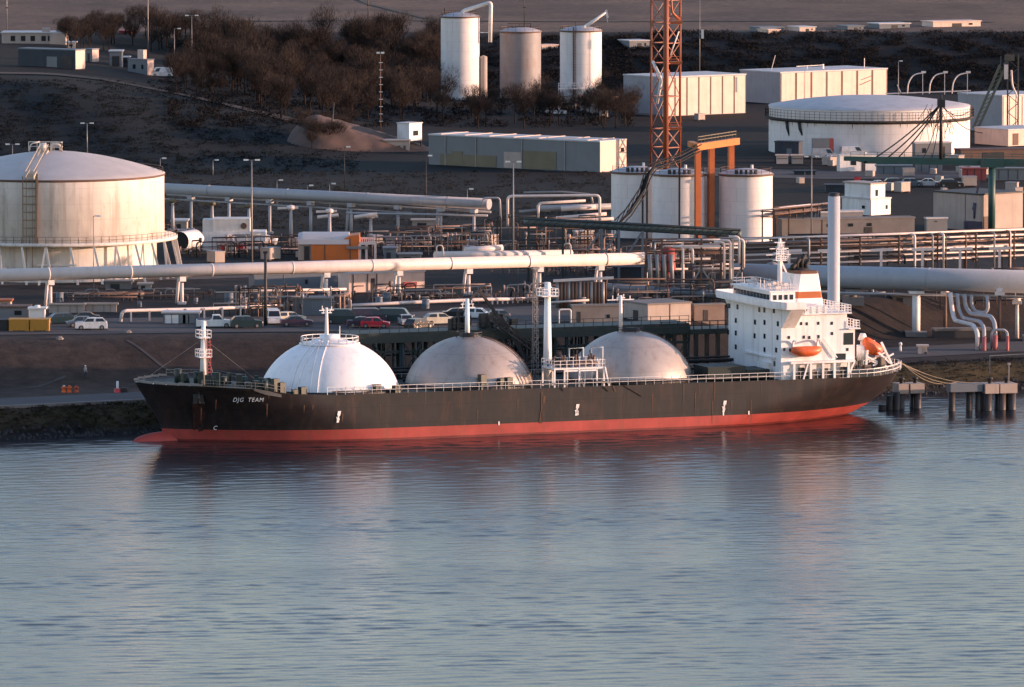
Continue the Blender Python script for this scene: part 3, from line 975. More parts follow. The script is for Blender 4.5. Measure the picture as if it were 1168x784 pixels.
for s_ in (-1, 1):
    u = ul + s_ * 1.75
    mb.tube(rounded([(u, -W2 + .4, zb), (u, -W2 - .3, zl + 1.5), (u, -W2 - 1.3, zl + 1.25)], .5), .13, 6)
mb.bar((ul + 2.6, -W2 - .3, zl + 1.6), (ul + 4.6, -W2 - .3, zb + .3), .14)
split_parts('davit', mb, SHIPWHITE, ship)
# free-fall boat and its ramp at the stern
us, zs = su(994.5, 396.5, -3)
fb = mk('lifeboat', lifeboat_mesh(3.2, 1.7, 1.9), BOATORANGE, ship, (us, -3, zs)); fb.rotation_euler = (0, R(33), 0); fb['label'] = 'orange stern lifeboat tilted on its launching frame'
mb = MB()
a0, c0 = su(985, 402, -3)[0], su(1016, 424, -3)[0]
for v in (-4.3, -1.7):
    mb.bar((us + .8, v, zs + .8), (c0, v, 6.1), .28); mb.bar((us - 1.2, v, zs - .2), (us - 1.4, v, 6.8), .24); mb.bar((us + .4, v, zs - .6), (us + 2.4, v, 6.9), .24); mb.bar((us + 2.6, v, zs - .8), (us - .4, v, 6.9), .2)
    mb.bar((us - 1.4, v, zs - 1.0), (us + 1.8, v, zs - 2.6), .2)
for k in (0, 1): mb.bar((us + 1 + k, -4.3, zs - .4 - k * .9), (us + 1 + k, -1.7, zs - .4 - k * .9), .14)
mk('launching_frame', mb, SHIPWHITE, ship)
mb = MB()
ux, zx = su(984, 388, -2)
mb.cyl((ux, -2, 6.6), (ux, -2, zx), .32, 10); mb.cyl((ux, -2, zx), (ux, -2, zx + .9), .7, 10, .35); mb.cyl((ux - .4, -2.6, zx - 2.6), (ux - .4, -2.6, zx - .6), .7, 10)
mk('stern_ventilator', mb, SHIPWHITE, ship)
mb = MB(); rn = random.Random(21)
for i in range(16):
    u = rn.uniform(uA + .5, 48); v = rn.uniform(-6, 3); h = rn.uniform(.5, 1.5); mb.obox((u, v, 6.5 + h / 2), rn.uniform(.4, 1.2), .6, h, rn.random())
split_parts('mooring_winch', mb, DARKSTEEL, ship)
mb = MB()                                            # aft deck containers in front of the house
for a, c, r0, r1 in ((798, 841, 417, 426), (842, 868, 420, 430)):
    u0_, u1_ = su(a, 425, -4)[0], su(c, 425, -4)[0]; mb.box(u0_, u1_, -7, -2, 6, su(a, r0, -4)[1])
split_parts('deck_housing', mb, GREENSTEEL, ship)
# ================================================================== plant kit
def base(px, row):
    """first point of the ground met by the ray through a photo pixel"""
    d = ray(px, row)
    hit = lambda Y: (CAM + d * (Y / d.y)).z < terr(px_x(d, Y), Y)
    y0 = max(860., 84 / (-d.z / d.y) * .80)
    while y0 < 4000 and not hit(y0): y0 += 4.
    a, b_ = y0 - 3, y0
    for _ in range(14):
        m_ = (a + b_) / 2
        if hit(m_): b_ = m_
        else: a = m_
    p = CAM + d * (b_ / d.y); p.z = terr(p.x, p.y)
    return p
def px_x(d, Y): return d.x * Y / d.y
def zt(px, row, Y): return wy(px, row, Y).z
def ppm(Y): return FPX / Y          # pixels per metre at distance Y

def tank(name, label, pxl, pxr, row_b, row_t, mat, roofmat=ROOFPALE, dome_h=1.2, Y=None, rim=True, wind=False, group=None, n=96):
    pc = (pxl + pxr) / 2
    if Y is None:
        Yf = base(pc, row_b).y; rad = (pxr - pxl) / 2 / ppm(Yf); Y = Yf + rad
    rad = (pxr - pxl) / 2 / ppm(Y)
    p = wy(pc, 300, Y); x = p.x; z0 = terr(x, Y); h = zt(pc, row_t, Y) - z0
    t = thing(name, label, 'storage tank', (x, Y, z0), 0, group)
    mb = MB(); mb.lathe([(rad, -1), (rad, h)], n); mk('shell', mb, mat, t)
    mb = MB()
    prof = [(rad + .12, h + .003)] + [(rad * (1 - i / 8), h + .15 + dome_h * (1 - (1 - i / 8) ** 2)) for i in range(9)]
    prof[-1] = (.02, prof[-1][1])
    mb.lathe(prof, n); mk('roof', mb, roofmat, t)
    if rim:
        mb = MB(); mb.lathe([(rad + .03, h - .22), (rad + .22, h - .2), (rad + .22, h + .1), (rad + .03, h + .12)], n)
        k = max(12, int(rad * 3))
        ring = [((rad - .1) * math.cos(2 * math.pi * i / k), (rad - .1) * math.sin(2 * math.pi * i / k), h + .1) for i in range(k + 1)]
        mb.rail(ring, .9, 2.2, .03)
        mk('rim_railing', mb, BROWNSTEEL, t)
    return t, x, Y, z0, rad, h

def stair_up(t, rad, h, a0, a1, mat=DARKSTEEL, name='spiral_stair'):
    mb = MB(); N = 26
    for i in range(N):
        t0, t1 = i / N, (i + 1) / N
        P = []
        for k in (t0, t1):
            a = R(a0 + (a1 - a0) * k); P.append(Vector(((rad + .55) * math.cos(a), (rad + .55) * math.sin(a), .2 + (h - .2) * k)))
        mb.bar(P[0], P[1], .75, .1); mb.bar(P[0] + Vector((0, 0, 1)), P[1] + Vector((0, 0, 1)), .07)
        mb.bar(P[0], P[0] + Vector((0, 0, 1)), .06)
    return mk(name, mb, mat, t)

class Block:
    """flat-roofed building seen on its corner: left face pxl..pxc, right face pxc..pxr"""
    def __init__(s, name, label, pxl, pxc, pxr, row_b, row_t, phi, wall=CLAD, roof=ROOFG, cat='building', group=None, parapet=.25, rmat=None, zup=0):
        C = base(pxc, row_b); Y = C.y; s.Y = Y
        k = ppm(Y); ph = R(phi)
        s.a = (pxr - pxc) / k / math.cos(ph); s.b = (pxc - pxl) / k / max(.05, math.sin(ph))
        s.h = zt(pxc, row_t, Y) - C.z
        s.C, s.ph = C, ph
        s.t = thing(name, label, cat, C, ph, group)
        mb = MB(); mb.box(0, s.a, 0, s.b, -1.5, s.h); s.wall = mk('wall', mb, wall, s.t)
        mb = MB(); mb.box(-.12, s.a + .12, -.12, s.b + .12, s.h + .003, s.h + parapet); s.roof = mk('roof', mb, roof, s.t)
    # local x runs along the right face, local y along the left face; faces look to -y (right face) and -x (left face)
    def right(s, name, x0, x1, z0, z1, mat, d=.05):
        mb = MB(); mb.box(x0 * s.a, x1 * s.a, -d, -.004, z0 * s.h, z1 * s.h); return mk(name, mb, mat, s.t)
    def left(s, name, y0, y1, z0, z1, mat, d=.05):
        mb = MB(); mb.box(-d, -.004, y0 * s.b, y1 * s.b, z0 * s.h, z1 * s.h); return mk(name, mb, mat, s.t)

def lamp_post(px, row_t, row_b, label, arms=2, mat=STEEL, r=.10, Y=None, name='lamp_post', L=.9):
    if Y is None: p = base(px, row_b)
    else: p = wy(px, 300, Y); p.z = terr(p.x, Y)
    h = zt(px, row_t, p.y) - p.z
    t = thing(name, label, 'lamp post', p)
    mb = MB(); mb.tube([(0, 0, -.4), (0, 0, h)], r * 1.25, 8, True, r * .7)
    for k in range(arms):
        s_ = 1 if k == 0 else -1
        mb.bar((0, 0, h), (s_ * L, 0, h + .1), .08)
    mk('post', mb, mat, t)
    for k in range(arms):
        s_ = 1 if k == 0 else -1
        mb = MB(); mb.obox((s_ * (L + .2), 0, h + .05), .75, .4, .22); mk('lamp_head', mb, LAMP, t)
    return t

def pipeline(name, label, pts, r, mat, group=None, joints=0, n=14):
    """pts: (px, row, Y) of the axis"""
    P = [wy(*p) for p in pts]
    o = P[0].copy(); o.z = terr(o.x, o.y)
    t = thing(name, label, 'pipeline', o, 0, group)
    mb = MB(); mb.tube([p - o for p in P], r, n); mk('pipe', mb, mat, t)
    L = (P[-1] - P[0]).length
    if joints:
        k = int(L / joints)
        for i in range(1, k + 1):
            c = P[0].lerp(P[-1], i / (k + .5)) - o; d = (P[-1] - P[0]).normalized() * .09
            mb = MB(); mb.cyl(c - d, c + d, r + .045, n); mk('joint_band', mb, mat, t)
    return t, P, o

def pipe_leg(t, P, o, px, r, mat, w=.55, twin=True, saddle=WHITE):
    x0, x1 = (P[0].x / P[0].y * FPX + 584), (P[-1].x / P[-1].y * FPX + 584)
    k = (px - x0) / (x1 - x0); c = P[0].lerp(P[-1], k)
    z0 = terr(c.x, c.y)
    mb = MB(); mb.cyl((c.x - o.x, c.y - o.y, z0 - .5 - o.z), (c.x - o.x, c.y - o.y, c.z - r - .9 - o.z), w / 2, 10)
    if twin: mb.cyl((c.x - o.x - .9, c.y - o.y + 1.6, z0 - .5 - o.z), (c.x - o.x - .5, c.y - o.y + .8, c.z - r - .5 - o.z), w * .45, 8)
    mb.obox((c.x - o.x, c.y - o.y, z0 + .1 - o.z), w * 2.2, w * 2.2, .5)
    mk('support_leg', mb, mat, t)
    mb = MB(); mb.obox((c.x - o.x, c.y - o.y, c.z - r - .30 - o.z), .95, 1.1, .7, math.atan2(P[-1].y - P[0].y, P[-1].x - P[0].x)); mk('saddle', mb, saddle, t)

def bent_pipes(name, label, runs, mat, cat='pipework', group=None):
    """a thing made of several bent pipes; runs: list of (radius, [(px,row,Y)...], material or None)"""
    allp = [wy(*p) for r_, pts, m_ in runs for p in pts]
    o = Vector((sum(p.x for p in allp) / len(allp), sum(p.y for p in allp) / len(allp), 0)); o.z = terr(o.x, o.y)
    t = thing(name, label, cat, o, 0, group)
    for r_, pts, m_ in runs:
        P = [wy(*p) - o for p in pts]
        mb = MB(); mb.tube(rounded(P, max(.5, r_ * 3.0)), r_, 8); mk('pipe', mb, m_ or mat, t)
    return t

def rack(name, label, p0, p1, row0, row1, Y0, Y1, tiers, mats, n_legs, w=3.0, leg=STEEL, cat='pipe rack', legz=None, rr=(.10, .24), seed=1, drops=0):
    """trestle with pipes on several tiers between two photo points; tiers: heights below the top in metres"""
    A, B = wy(p0, row0, Y0), wy(p1, row1, Y1)
    o = A.copy(); o.z = terr(A.x, A.y)
    t = thing(name, label, cat, o)
    d = (B - A); dn = Vector((d.x, d.y, 0)).normalized(); nrm = Vector((-dn.y, dn.x, 0))
    rn = random.Random(seed)
    for i in range(n_legs):
        c = A.lerp(B, i / (n_legs - 1))
        z0 = terr(c.x, c.y) - .5
        mb = MB()
        for s_ in (0, 1):
            q = c + nrm * w * s_
            mb.bar(Vector((q.x, q.y, z0)) - o, Vector((q.x, q.y, c.z + .05)) - o, .24)
        for h in tiers: mb.bar(c - Vector((0, 0, h + .22)) - nrm * .3 - o, c + nrm * (w + .3) - Vector((0, 0, h + .22)) - o, .2)
        mk('trestle_leg', mb, leg, t)
    for h in tiers:
        x = .1
        while x < w:
            r_ = rn.uniform(*rr)
            m_ = mats[rn.randrange(len(mats))]
            a, b_ = (0, 1) if rn.random() < .65 else sorted((rn.uniform(0, .5), rn.uniform(.5, 1)))
            off = nrm * x + Vector((0, 0, r_ - h))
            mb = MB(); pts = [A.lerp(B, a) + off - o, A.lerp(B, b_) + off - o]
            if rn.random() < .4 and b_ < 1: pts.append(pts[-1] + Vector((0, 0, -rn.uniform(.8, 2.2))))
            mb.tube(rounded(pts, .5) if len(pts) > 2 else pts, r_, 8); mk('pipe', mb, m_, t)
            x += r_ * 2 + rn.uniform(.12, .5)
    for i in range(drops):
        k = rn.random(); c = A.lerp(B, k); r_ = rn.uniform(.09, .2)
        mb = MB(); q = c - nrm * rn.uniform(.3, 1.0)
        mb.tube(rounded([q + nrm * 1.2 - o, q - o, Vector((q.x, q.y, terr(q.x, q.y))) - o], .5), r_, 8)
        mk('drop_pipe', mb, mats[rn.randrange(len(mats))], t)
    return t, A, B, o

# ================================================================== far field and hill, upper left
def shed(name, label, pxl, pxr, row_b, row_t, d, mat, roof=ROOFG, gable=0., cat='shed', group=None, Y=None, rz=0.):
    """simple low building standing parallel to the picture, with its depth d"""
    p = base((pxl + pxr) / 2, row_b) if Y is None else wy((pxl + pxr) / 2, 300, Y)
    p.z = terr(p.x, p.y)
    w = (pxr - pxl) / ppm(p.y); h = zt((pxl + pxr) / 2, row_t, p.y) - p.z
    t = thing(name, label, cat, p, R(rz), group)
    mb = MB(); mb.box(-w / 2, w / 2, 0, d, -1, h); mk('wall', mb, mat, t)
    mb = MB(); e = .25
    if gable:
        mb.extr([(-w / 2 - e, h + .003), (w / 2 + e, h + .003), (w / 2 + e, h + .12), (0, h + gable), (-w / 2 - e, h + .12)], -e, d + e)
    else: mb.box(-w / 2 - e, w / 2 + e, -e, d + e, h + .003, h + .22)
    mk('roof', mb, roof, t)
    t['wh'] = (w, h); return t, w, h
def hole(t, name, x0, x1, z0, z1, mat=GLASS):
    mb = MB(); mb.box(x0, x1, -.05, -.004, z0, z1); return mk(name, mb, mat, t)

t, w, h = shed('bungalow', 'long low house with pale flat roof on the hilltop at upper left', 2, 75, 50, 38, 9, PINKCONC)
for x in (-.36, -.2, -.05, .12, .22): hole(t, 'window', w * x, w * (x + .07), h * .25, h * .75)
mb = MB(); mb.box(w * .12, w * .24, 2, 4, h + .22, h + 1.1); mk('chimney', mb, PINKCONC, t)
mb = MB(); mb.box(w * .25, w * .499, -.3, -.003, -.5, h * .98); mk('end_wall', mb, PINKCONC, t)
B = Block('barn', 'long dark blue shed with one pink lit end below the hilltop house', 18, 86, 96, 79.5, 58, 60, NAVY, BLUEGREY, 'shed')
B.right('end_wall', .02, .98, .02, .99, WARM); B.left('door', .05, .25, 0, .7, DARKSTEEL); B.left('door', .32, .5, 0, .65, CLAD)  # end facing the sun gets the sunlit tone as its colour
B = Block('hut', 'small grey hut with bright narrow end beside the dark blue shed', 96, 105, 112, 71, 57, 55, CLAD, BLUEGREY, 'hut'); B.right('end_wall', .02, .98, .02, .98, WARM); B.left('door', .3, .6, 0, .7, DARKSTEEL)  # sunlight on the narrow end is put into its colour
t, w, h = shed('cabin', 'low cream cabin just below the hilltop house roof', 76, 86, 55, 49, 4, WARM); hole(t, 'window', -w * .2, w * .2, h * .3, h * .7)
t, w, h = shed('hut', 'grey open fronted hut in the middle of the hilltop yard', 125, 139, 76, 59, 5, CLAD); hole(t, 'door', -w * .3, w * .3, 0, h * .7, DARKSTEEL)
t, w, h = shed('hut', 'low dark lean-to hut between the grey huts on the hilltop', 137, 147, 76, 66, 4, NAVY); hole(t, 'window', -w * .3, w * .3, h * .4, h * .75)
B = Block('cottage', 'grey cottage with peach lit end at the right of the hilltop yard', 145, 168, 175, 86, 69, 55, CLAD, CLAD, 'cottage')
B.right('end_wall', .02, .98, .02, .98, WARM); B.left('window', .2, .3, .4, .7, GLASS); B.left('window', .6, .75, .4, .7, GLASS)  # sunlit end painted warmer than the shaded walls
mb = MB(); mb.box(B.a * .3, B.a * .8, B.b * .3, B.b * .6, B.h + .25, B.h + 2.2); mk('chimney', mb, WARM, B.t)
t, w, h = shed('cottage', 'small ruddy cottage alone at the edge of the woods', 184, 198, 43, 34, 6, PINKCONC, gable=1.0); hole(t, 'window', -w * .3, -w * .1, h * .3, h * .7); hole(t, 'door', w * .1, w * .25, 0, h * .6, DARKSTEEL)
t, w, h = shed('shed', 'faint red roofed shed at the field edge above the huts', 136, 150, 39, 36, 5, REDDARK, REDDARK); hole(t, 'door', -w * .2, w * .1, 0, h * .7, DARKSTEEL)
for i, (a, b_, rb, rt, m_, lab) in enumerate((
    (866, 895, 36, 32, BLUEGREY, 'low blue grey shed at the left end of the far row on the field edge'),
    (911, 931, 36, 31.5, WARM, 'short bright shed at the edge of the far field above the warehouse'),
    (966, 986, 34, 30.5, BLUEGREY, 'very small grey shed on the far field edge between bright ones'),
    (1001, 1040, 32, 27.5, BLUEGREY, 'dull grey shed left of the brightest long shed on the far field'),
    (1061, 1122, 30.5, 25, WARM, 'longest brightest low shed on the edge of the far field'),
    (717, 742, 55, 47, CLAD, 'pale rounded shed among dark scrub right of the crane topped silo'),
    (617, 637, 56, 52, WARM, 'thin white shed low between the grey silo and the crane topped silo'),
    (455, 478, 60, 55, BLUEGREY, 'small grey roofed hut among dark woods left of the tall silos'),
    (868 + 8, 890, 38, 34.5, WARM, 'thin pale hut in front of the blue grey far shed'))):
    t, w, h = shed('field_shed', lab, a, b_, rb, rt, 6, m_, ROOFG if i % 2 else m_, rz=24)
    hole(t, 'door', -w * .1, w * .1, 0, h * .7, DARKSTEEL)
    if w > 4: hole(t, 'window', w * .25, w * .33, h * .3, h * .7)

for px, r0, rb, r_, lab in ((169, -30, 68, .11, 'tall thin mast rising behind the peach ended hilltop cottage'), (8, -25, 37, .10, 'thin pole beside the hilltop house at the far left'),
                            (420, -40, 44, .13, 'tall dark pole standing against the far field above the woods'), (598, -30, 40, .09, 'thin pole behind the grey silo at the top of the picture')):
    p = base(px, rb); h = zt(px, r0, p.y) - p.z
    t = thing('mast_pole', lab, 'pole', p); mb = MB(); mb.tube([(0, 0, -.5), (0, 0, h)], r_ * 1.3, 6, True, r_ * .8); mk('pole', mb, STEEL if px < 200 else DARKSTEEL, t)
    mb = MB(); mb.obox((0, 0, h * .45), .7, .2, .2); mk('bracket', mb, DARKSTEEL, t)
lamp_post(199, 33, 80, 'thin lamp post at the hilltop, left one of two near the woods', 1, STEEL, .08)
lamp_post(219, 18, 82, 'taller hilltop lamp post with a double head against the woods', 2, STEEL, .09)
p = base(798, 118); h = zt(798, -20, p.y) - p.z                      # pole with a white box
t = thing('signal_pole', 'tall thin pole carrying a small white box above the sunlit pink warehouse', 'pole', p)
mb = MB(); mb.tube([(0, 0, -.5), (0, 0, h)], .1, 6, True, .06); mk('pole', mb, STEEL, t)
mb = MB(); zb_ = zt(802, 39, p.y) - p.z; mb.obox((.6, 0, zb_), .55, .4, 2.0); mb.bar((0, 0, zb_), (.6, 0, zb_), .1); mk('equipment_box', mb, WHITE, t)
p = base(434, 149); h = zt(434, 61, p.y) - p.z                        # lamp mast with rungs
t = thing('floodlight_mast', 'slim floodlight mast with lit brackets in front of the dark woods', 'mast', p)
mb = MB(); mb.tube([(0, 0, -.5), (0, 0, h)], .14, 6, True, .1); mk('pole', mb, BROWNSTEEL, t)
for i in range(9):
    mb = MB(); mb.obox((.1, -.1, h * (.12 + .095 * i)), .75, .35, .12); mk('bracket', mb, WHITE, t)
for s_ in (-1, 1):
    mb = MB(); mb.obox((s_ * .45, 0, h + .1), .7, .4, .35); mk('floodlight', mb, LAMP, t)

CLAD2 = paint('lavender_grey_cladding', (.33, .31, .32), .6, .1, .12, .3)
# ---- silos
def silo(label, pxl, pxr, rb, rt, mat):
    t, x, Y, z0, rad, h = tank('silo', label, pxl, pxr, rb, rt, mat, ROOFPALE, .9, None, True, n=48)
    t['category'] = 'silo'
    return t, x, Y, z0, rad, h
t, x, Y, z0, rad, h = silo('white silo with a bent delivery pipe over its top, leftmost of three', 503, 547, 114, 19, TANKWHITE)
pp = lambda px, row: Vector((wy(px, row, Y).x - x, -rad * .3, zt(px, row, Y) - z0))
mb = MB(); mb.tube(rounded([pp(526, 22), pp(527, 13), pp(560, 2.5), pp(559, 48)], .8), .48, 8); mb.bar(pp(545, 37), pp(560, 37), .2); mk('delivery_pipe', mb, WHITE, t)
mb = MB(); mb.bar(pp(505, 97), pp(505, 17), .3); mb.bar(pp(507, 16), pp(507, 9), .25); mb.rail([(-rad * .8, -.5, h + .3), (rad * .8, -.5, h + .3)], 1, .8, .05); mk('ladder', mb, BROWNSTEEL, t)
mb = MB(); q = pp(551.5, 80); mb.lathe([(.02, zt(551, 63, Y) - z0), (.85, zt(551, 65, Y) - z0), (.85, 0)], 20, (q.x, 0, 0)); mk('side_tank', mb, PINKCONC, t)
t, x, Y, z0, rad, h = silo('bare grey silo with rust streaks, middle one of three', 570, 617, 113, 36, SILOGREY)
mb = MB(); mb.rail([(-rad * .6, -1, h + .5), (rad * .5, -1, h + .5), (rad * .5, 1, h + .5), (-rad * .6, 1, h + .5)], 1.3, .9, .05); mb.obox((-.5, 0, h + .8), 3, 2, .7); mk('top_gantry', mb, BROWNSTEEL, t)
t, x, Y, z0, rad, h = silo('white silo with a small white crane boom on top, rightmost of three', 638.5, 686, 118, 35, TANKWHITE)
pp = lambda px, row: Vector((wy(px, row, Y).x - x, -rad * .5, zt(px, row, Y) - z0))
mb = MB(); mb.tube([pp(666, 31), pp(691, 14)], .42, 8, True, .3); mb.bar(pp(691, 11), pp(693, 20), .5); mb.bar(pp(692, 20), pp(693, 25), .12); mb.cyl(pp(666, 36), pp(666, 29), .6, 8); mk('crane_boom', mb, WHITE, t)
mb = MB(); mb.bar(pp(654, 112) - Vector((0, rad * .55, 0)), pp(654, 30) - Vector((0, rad * .55, 0)), .35); mb.bar(pp(656, 112) - Vector((0, rad * .55, 0)), pp(656, 24) - Vector((0, rad * .55, 0)), .12)
for i in range(24): mb.bar(pp(653, 108 - i * 3.2) - Vector((0, rad * .55, 0)), pp(656, 108 - i * 3.2) - Vector((0, rad * .55, 0)), .12)
mk('ladder', mb, BROWNSTEEL, t)
mb = MB(); a, c = pp(637, 98), pp(663, 112); mb.rail([(a.x, -rad - 1, a.z - .2), (c.x, -rad - 1, a.z - .2)], 1.1, .9, .06); mb.bar((a.x, -rad - .9, 0), (a.x, -rad - .9, a.z), .2); mb.bar((c.x, -rad - .9, 0), (c.x, -rad - .9, a.z), .2); mb.box(a.x, c.x, -rad - 1.2, -rad, a.z - .5, a.z - .3); mk('walkway', mb, WHITE, t)

# ---- warehouses
B = Block('warehouse', 'long grey warehouse with pale ridged roof below the silos', 487, 684, 715, 197, 162.5, 55, CLAD, ROOFG, 'warehouse')
B.right('gable_wall', .005, .995, .01, .995, WARM, .08); B.right('window', .78, .90, .62, .76, GLASS, .12)  # gable skin carries the sunlight in its colour
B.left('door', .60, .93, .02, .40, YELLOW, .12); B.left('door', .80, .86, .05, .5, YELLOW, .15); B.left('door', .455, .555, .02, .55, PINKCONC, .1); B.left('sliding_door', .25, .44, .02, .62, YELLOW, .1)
for k in (.2, .45, .72, .9): B.left('downpipe', k - .003, k + .003, 0, 1, STEEL, .16)
for k in range(7):
    mb = MB(); mb.box(-.1, B.a + .1, B.b * (k + .5) / 7 - .12, B.b * (k + .5) / 7 + .12, B.h + .253, B.h + .36); mk('roof_seam', mb, WARM, B.t)
B = Block('warehouse', 'sunlit pink panelled warehouse behind the orange lattice tower', 712, 756, 853, 133, 89, 36, CLAD2, ROOFG, 'warehouse')
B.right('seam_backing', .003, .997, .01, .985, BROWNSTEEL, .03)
for i in range(7): B.right('wall_panel', i / 7 + .010, (i + 1) / 7 - .010, .01, .985, WARM, .08)  # sunlit tone painted on this face only, other walls stay grey
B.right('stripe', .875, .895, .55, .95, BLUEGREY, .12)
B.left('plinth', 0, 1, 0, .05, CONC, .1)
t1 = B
B = Block('warehouse', 'sunlit pink panelled warehouse with seven bays behind the big round tank', 846, 890, 1017, 119, 83.5, 36, CLAD2, ROOFG, 'warehouse')
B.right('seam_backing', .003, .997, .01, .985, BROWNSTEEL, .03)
for i in range(7): B.right('wall_panel', i / 7 + .010, (i + 1) / 7 - .010, .01, .985, WARM, .08)  # panels on the sun side coloured as sunlit
mb = MB(); mb.bar((B.a * .74, -.14, B.h * .52), (B.a * .84, -.14, B.h * .66), .25, .1); mb.bar((B.a * .75, -.14, B.h * .68), (B.a * .85, -.14, B.h * .8), .12, .1); mk('scuff_mark', mb, BROWNSTEEL, B.t)
mb = MB(); mb.bar((B.a * .1, B.b * .5, B.h), (B.a * .14, B.b * .5, B.h + 3.6), .12); mk('roof_pole', mb, STEEL, B.t)
mb = MB(); mb.bar((B.a * .3, B.b * .4, B.h + 1), (B.a * .55, B.b * .4, B.h + 1.1), .12); mb.bar((B.a * .4, B.b * .4, B.h), (B.a * .4, B.b * .4, B.h + 1), .1); mb.bar((B.a * .55, B.b * .4, B.h), (B.a * .55, B.b * .4, B.h + 1.3), .3); mk('roof_frame', mb, WHITE, B.t)
mb = MB(); mb.bar((B.a * .9, B.b * .3, B.h), (B.a * .9, B.b * .3, B.h + 2.4), .12); mk('roof_pole', mb, WHITE, B.t)
B = Block('warehouse', 'flat roofed store with white wall bays at the right edge behind the tank', 1096, 1143, 1205, 151, 110, 40, CLAD2, ROOFPALE, 'warehouse')
for i in range(8): B.right('wall_panel', i / 8 + .02, (i + 1) / 8 - .01, .02, .98, WARM, .1)  # bays towards the sun have its light painted in
B = Block('control_hut', 'low white hut with dark doors in front of the right edge store', 1115, 1150, 1205, 167, 149, 35, WARM, ROOFG, 'hut')
for i in range(3): B.right('door', .1 + i * .28, .22 + i * .28, .05, .8, BROWNSTEEL, .08)
# ---- hut on stilts, lit wall, mound
p = base(467, 172); s_ = ppm(p.y); h0 = zt(467, 161, p.y) - p.z; h1 = zt(467, 141.5, p.y) - p.z
t = thing('control_cabin', 'white cabin raised on steel legs beside the long grey warehouse', 'cabin', p, R(48))
mb = MB(); a_, b_ = 14 / s_ / math.cos(R(48)), 14 / s_ / math.sin(R(48)); mb.box(0, a_, 0, b_, h0, h1); mk('wall', mb, WHITE, t)
mb = MB(); mb.box(-.15, a_ + .15, -.15, b_ + .15, h1 + .003, h1 + .2); mk('roof', mb, ROOFG, t)
for x_, y_ in ((.1, .1), (a_ - .1, .1), (.1, b_ - .1), (a_ - .1, b_ - .1)):
    mb = MB(); mb.bar((x_, y_, -.5), (x_, y_, h0), .25); mk('leg', mb, BROWNSTEEL, t)
mb = MB(); mb.box(a_ * .3, a_ * .7, -.05, -.004, h0 + 1, h0 + 2); mk('window', mb, GLASS, t)
t, w, h = shed('loading_bay', 'low sunlit loading bay wall at the foot of the earth mound', 438, 467, 173, 161, 4, PINKCONC, PINKCONC)
for k in range(4): hole(t, 'door', -w * .4 + k * w * .22, -w * .4 + k * w * .22 + w * .1, 0, h * .55, BROWNSTEEL)
from mathutils import noise as mnoise
# spoil heap
A0 = base(400, 172); mb = MB(); vs_, N_ = [], 36
for j in range(N_ + 1):
    for i in range(N_ + 1):
        x_, y_ = A0.x - 13 + 30 * i / N_, A0.y - 2 + 26 * j / N_
        u_, v_ = (i / N_ - .22), (j / N_ - .5)
        hh = 5.6 * max(0, 1 - ((u_ / (.22 if u_ < 0 else .78)) ** 2 + (v_ / .5) ** 2)) ** .8 * (1 - .55 * max(0, u_))
        q_ = Vector((x_ * .22, y_ * .22, 3.))
        vs_.append((x_, y_, terr(x_, y_) - .3 + hh + min(1, hh) * (0.5 * mnoise.noise(q_) + .35 * mnoise.noise(q_ * 3))))
mb.add(vs_, [(j * (N_ + 1) + i, j * (N_ + 1) + i + 1, (j + 1) * (N_ + 1) + i + 1, (j + 1) * (N_ + 1) + i) for j in range(N_) for i in range(N_)], True)
tag(mk('earth_mound', mb, paint('bare_brown_earth', (.105, .068, .055), .95, .3, .2, .3)), kind='structure')
p = base(376, 168); h = zt(381, 117, p.y) - p.z
t = thing('leaning_pole', 'dark leaning pole standing on the left flank of the earth mound', 'pole', p); mb = MB(); mb.tube([(0, 0, -.5), (5 / ppm(p.y), 0, h)], .18, 6); mk('pole', mb, DARKSTEEL, t)

# ================================================================== orange lattice tower
p = base(759, 194); Y = p.y; k = ppm(Y); hw = 16.5 / k
t = thing('lattice_tower', 'tall rusty orange lattice tower rising out of the picture', 'tower', p)
ztop = zt(759, -70, Y) - p.z
legs = [(-hw, 0), (0, -hw), (hw, 0), (0, hw)]
for i, (x_, y_) in enumerate(legs):
    mb = MB(); mb.tube([(x_, y_, -.5), (x_, y_, ztop)], .55 if i == 1 else .24, 8); mk('leg', mb, RUSTORANGE, t)
bays = [0] + [zt(759, r_, Y) - p.z for r_ in (168, 147, 110, 72, 49, 26, 0, -35)] + [ztop]
for z0_, z1_ in zip(bays[:-1], bays[1:]):
    for i in range(4):
        a, b_ = legs[i], legs[(i + 1) % 4]
        mb = MB(); mb.bar((*a, z0_), (*b_, z1_), .12); mb.bar((*b_, z0_), (*a, z1_), .12); mk('brace', mb, RUSTORANGE if i < 2 else paint('pale_brace_paint', (.40, .28, .24), .6, .2, .4), t)
        mb = MB(); mb.bar((*a, z1_), (*b_, z1_), .18); mk('girt', mb, RUSTORANGE, t)
for r_ in (147, 72, 26):
    z_ = zt(759, r_, Y) - p.z
    mb = MB(); mb.box(0.1, hw + .35, -hw * .75, hw * .2, z_ - .15, z_ + .35); mb.rail([(0, -hw * .7, z_ + .3), (hw + .2, -hw * .5, z_ + .3)], 1, .9, .06); mk('platform', mb, ORANGE, t)
mb = MB(); mb.tube(rounded([(hw * .25, -hw, zt(759, -40, Y) - p.z), (hw * .4, -hw, zt(759, 14, Y) - p.z), (hw * .95, -hw * .3, zt(759, 22, Y) - p.z)], 1), .22, 6); mk('feed_pipe', mb, ORANGE, t)
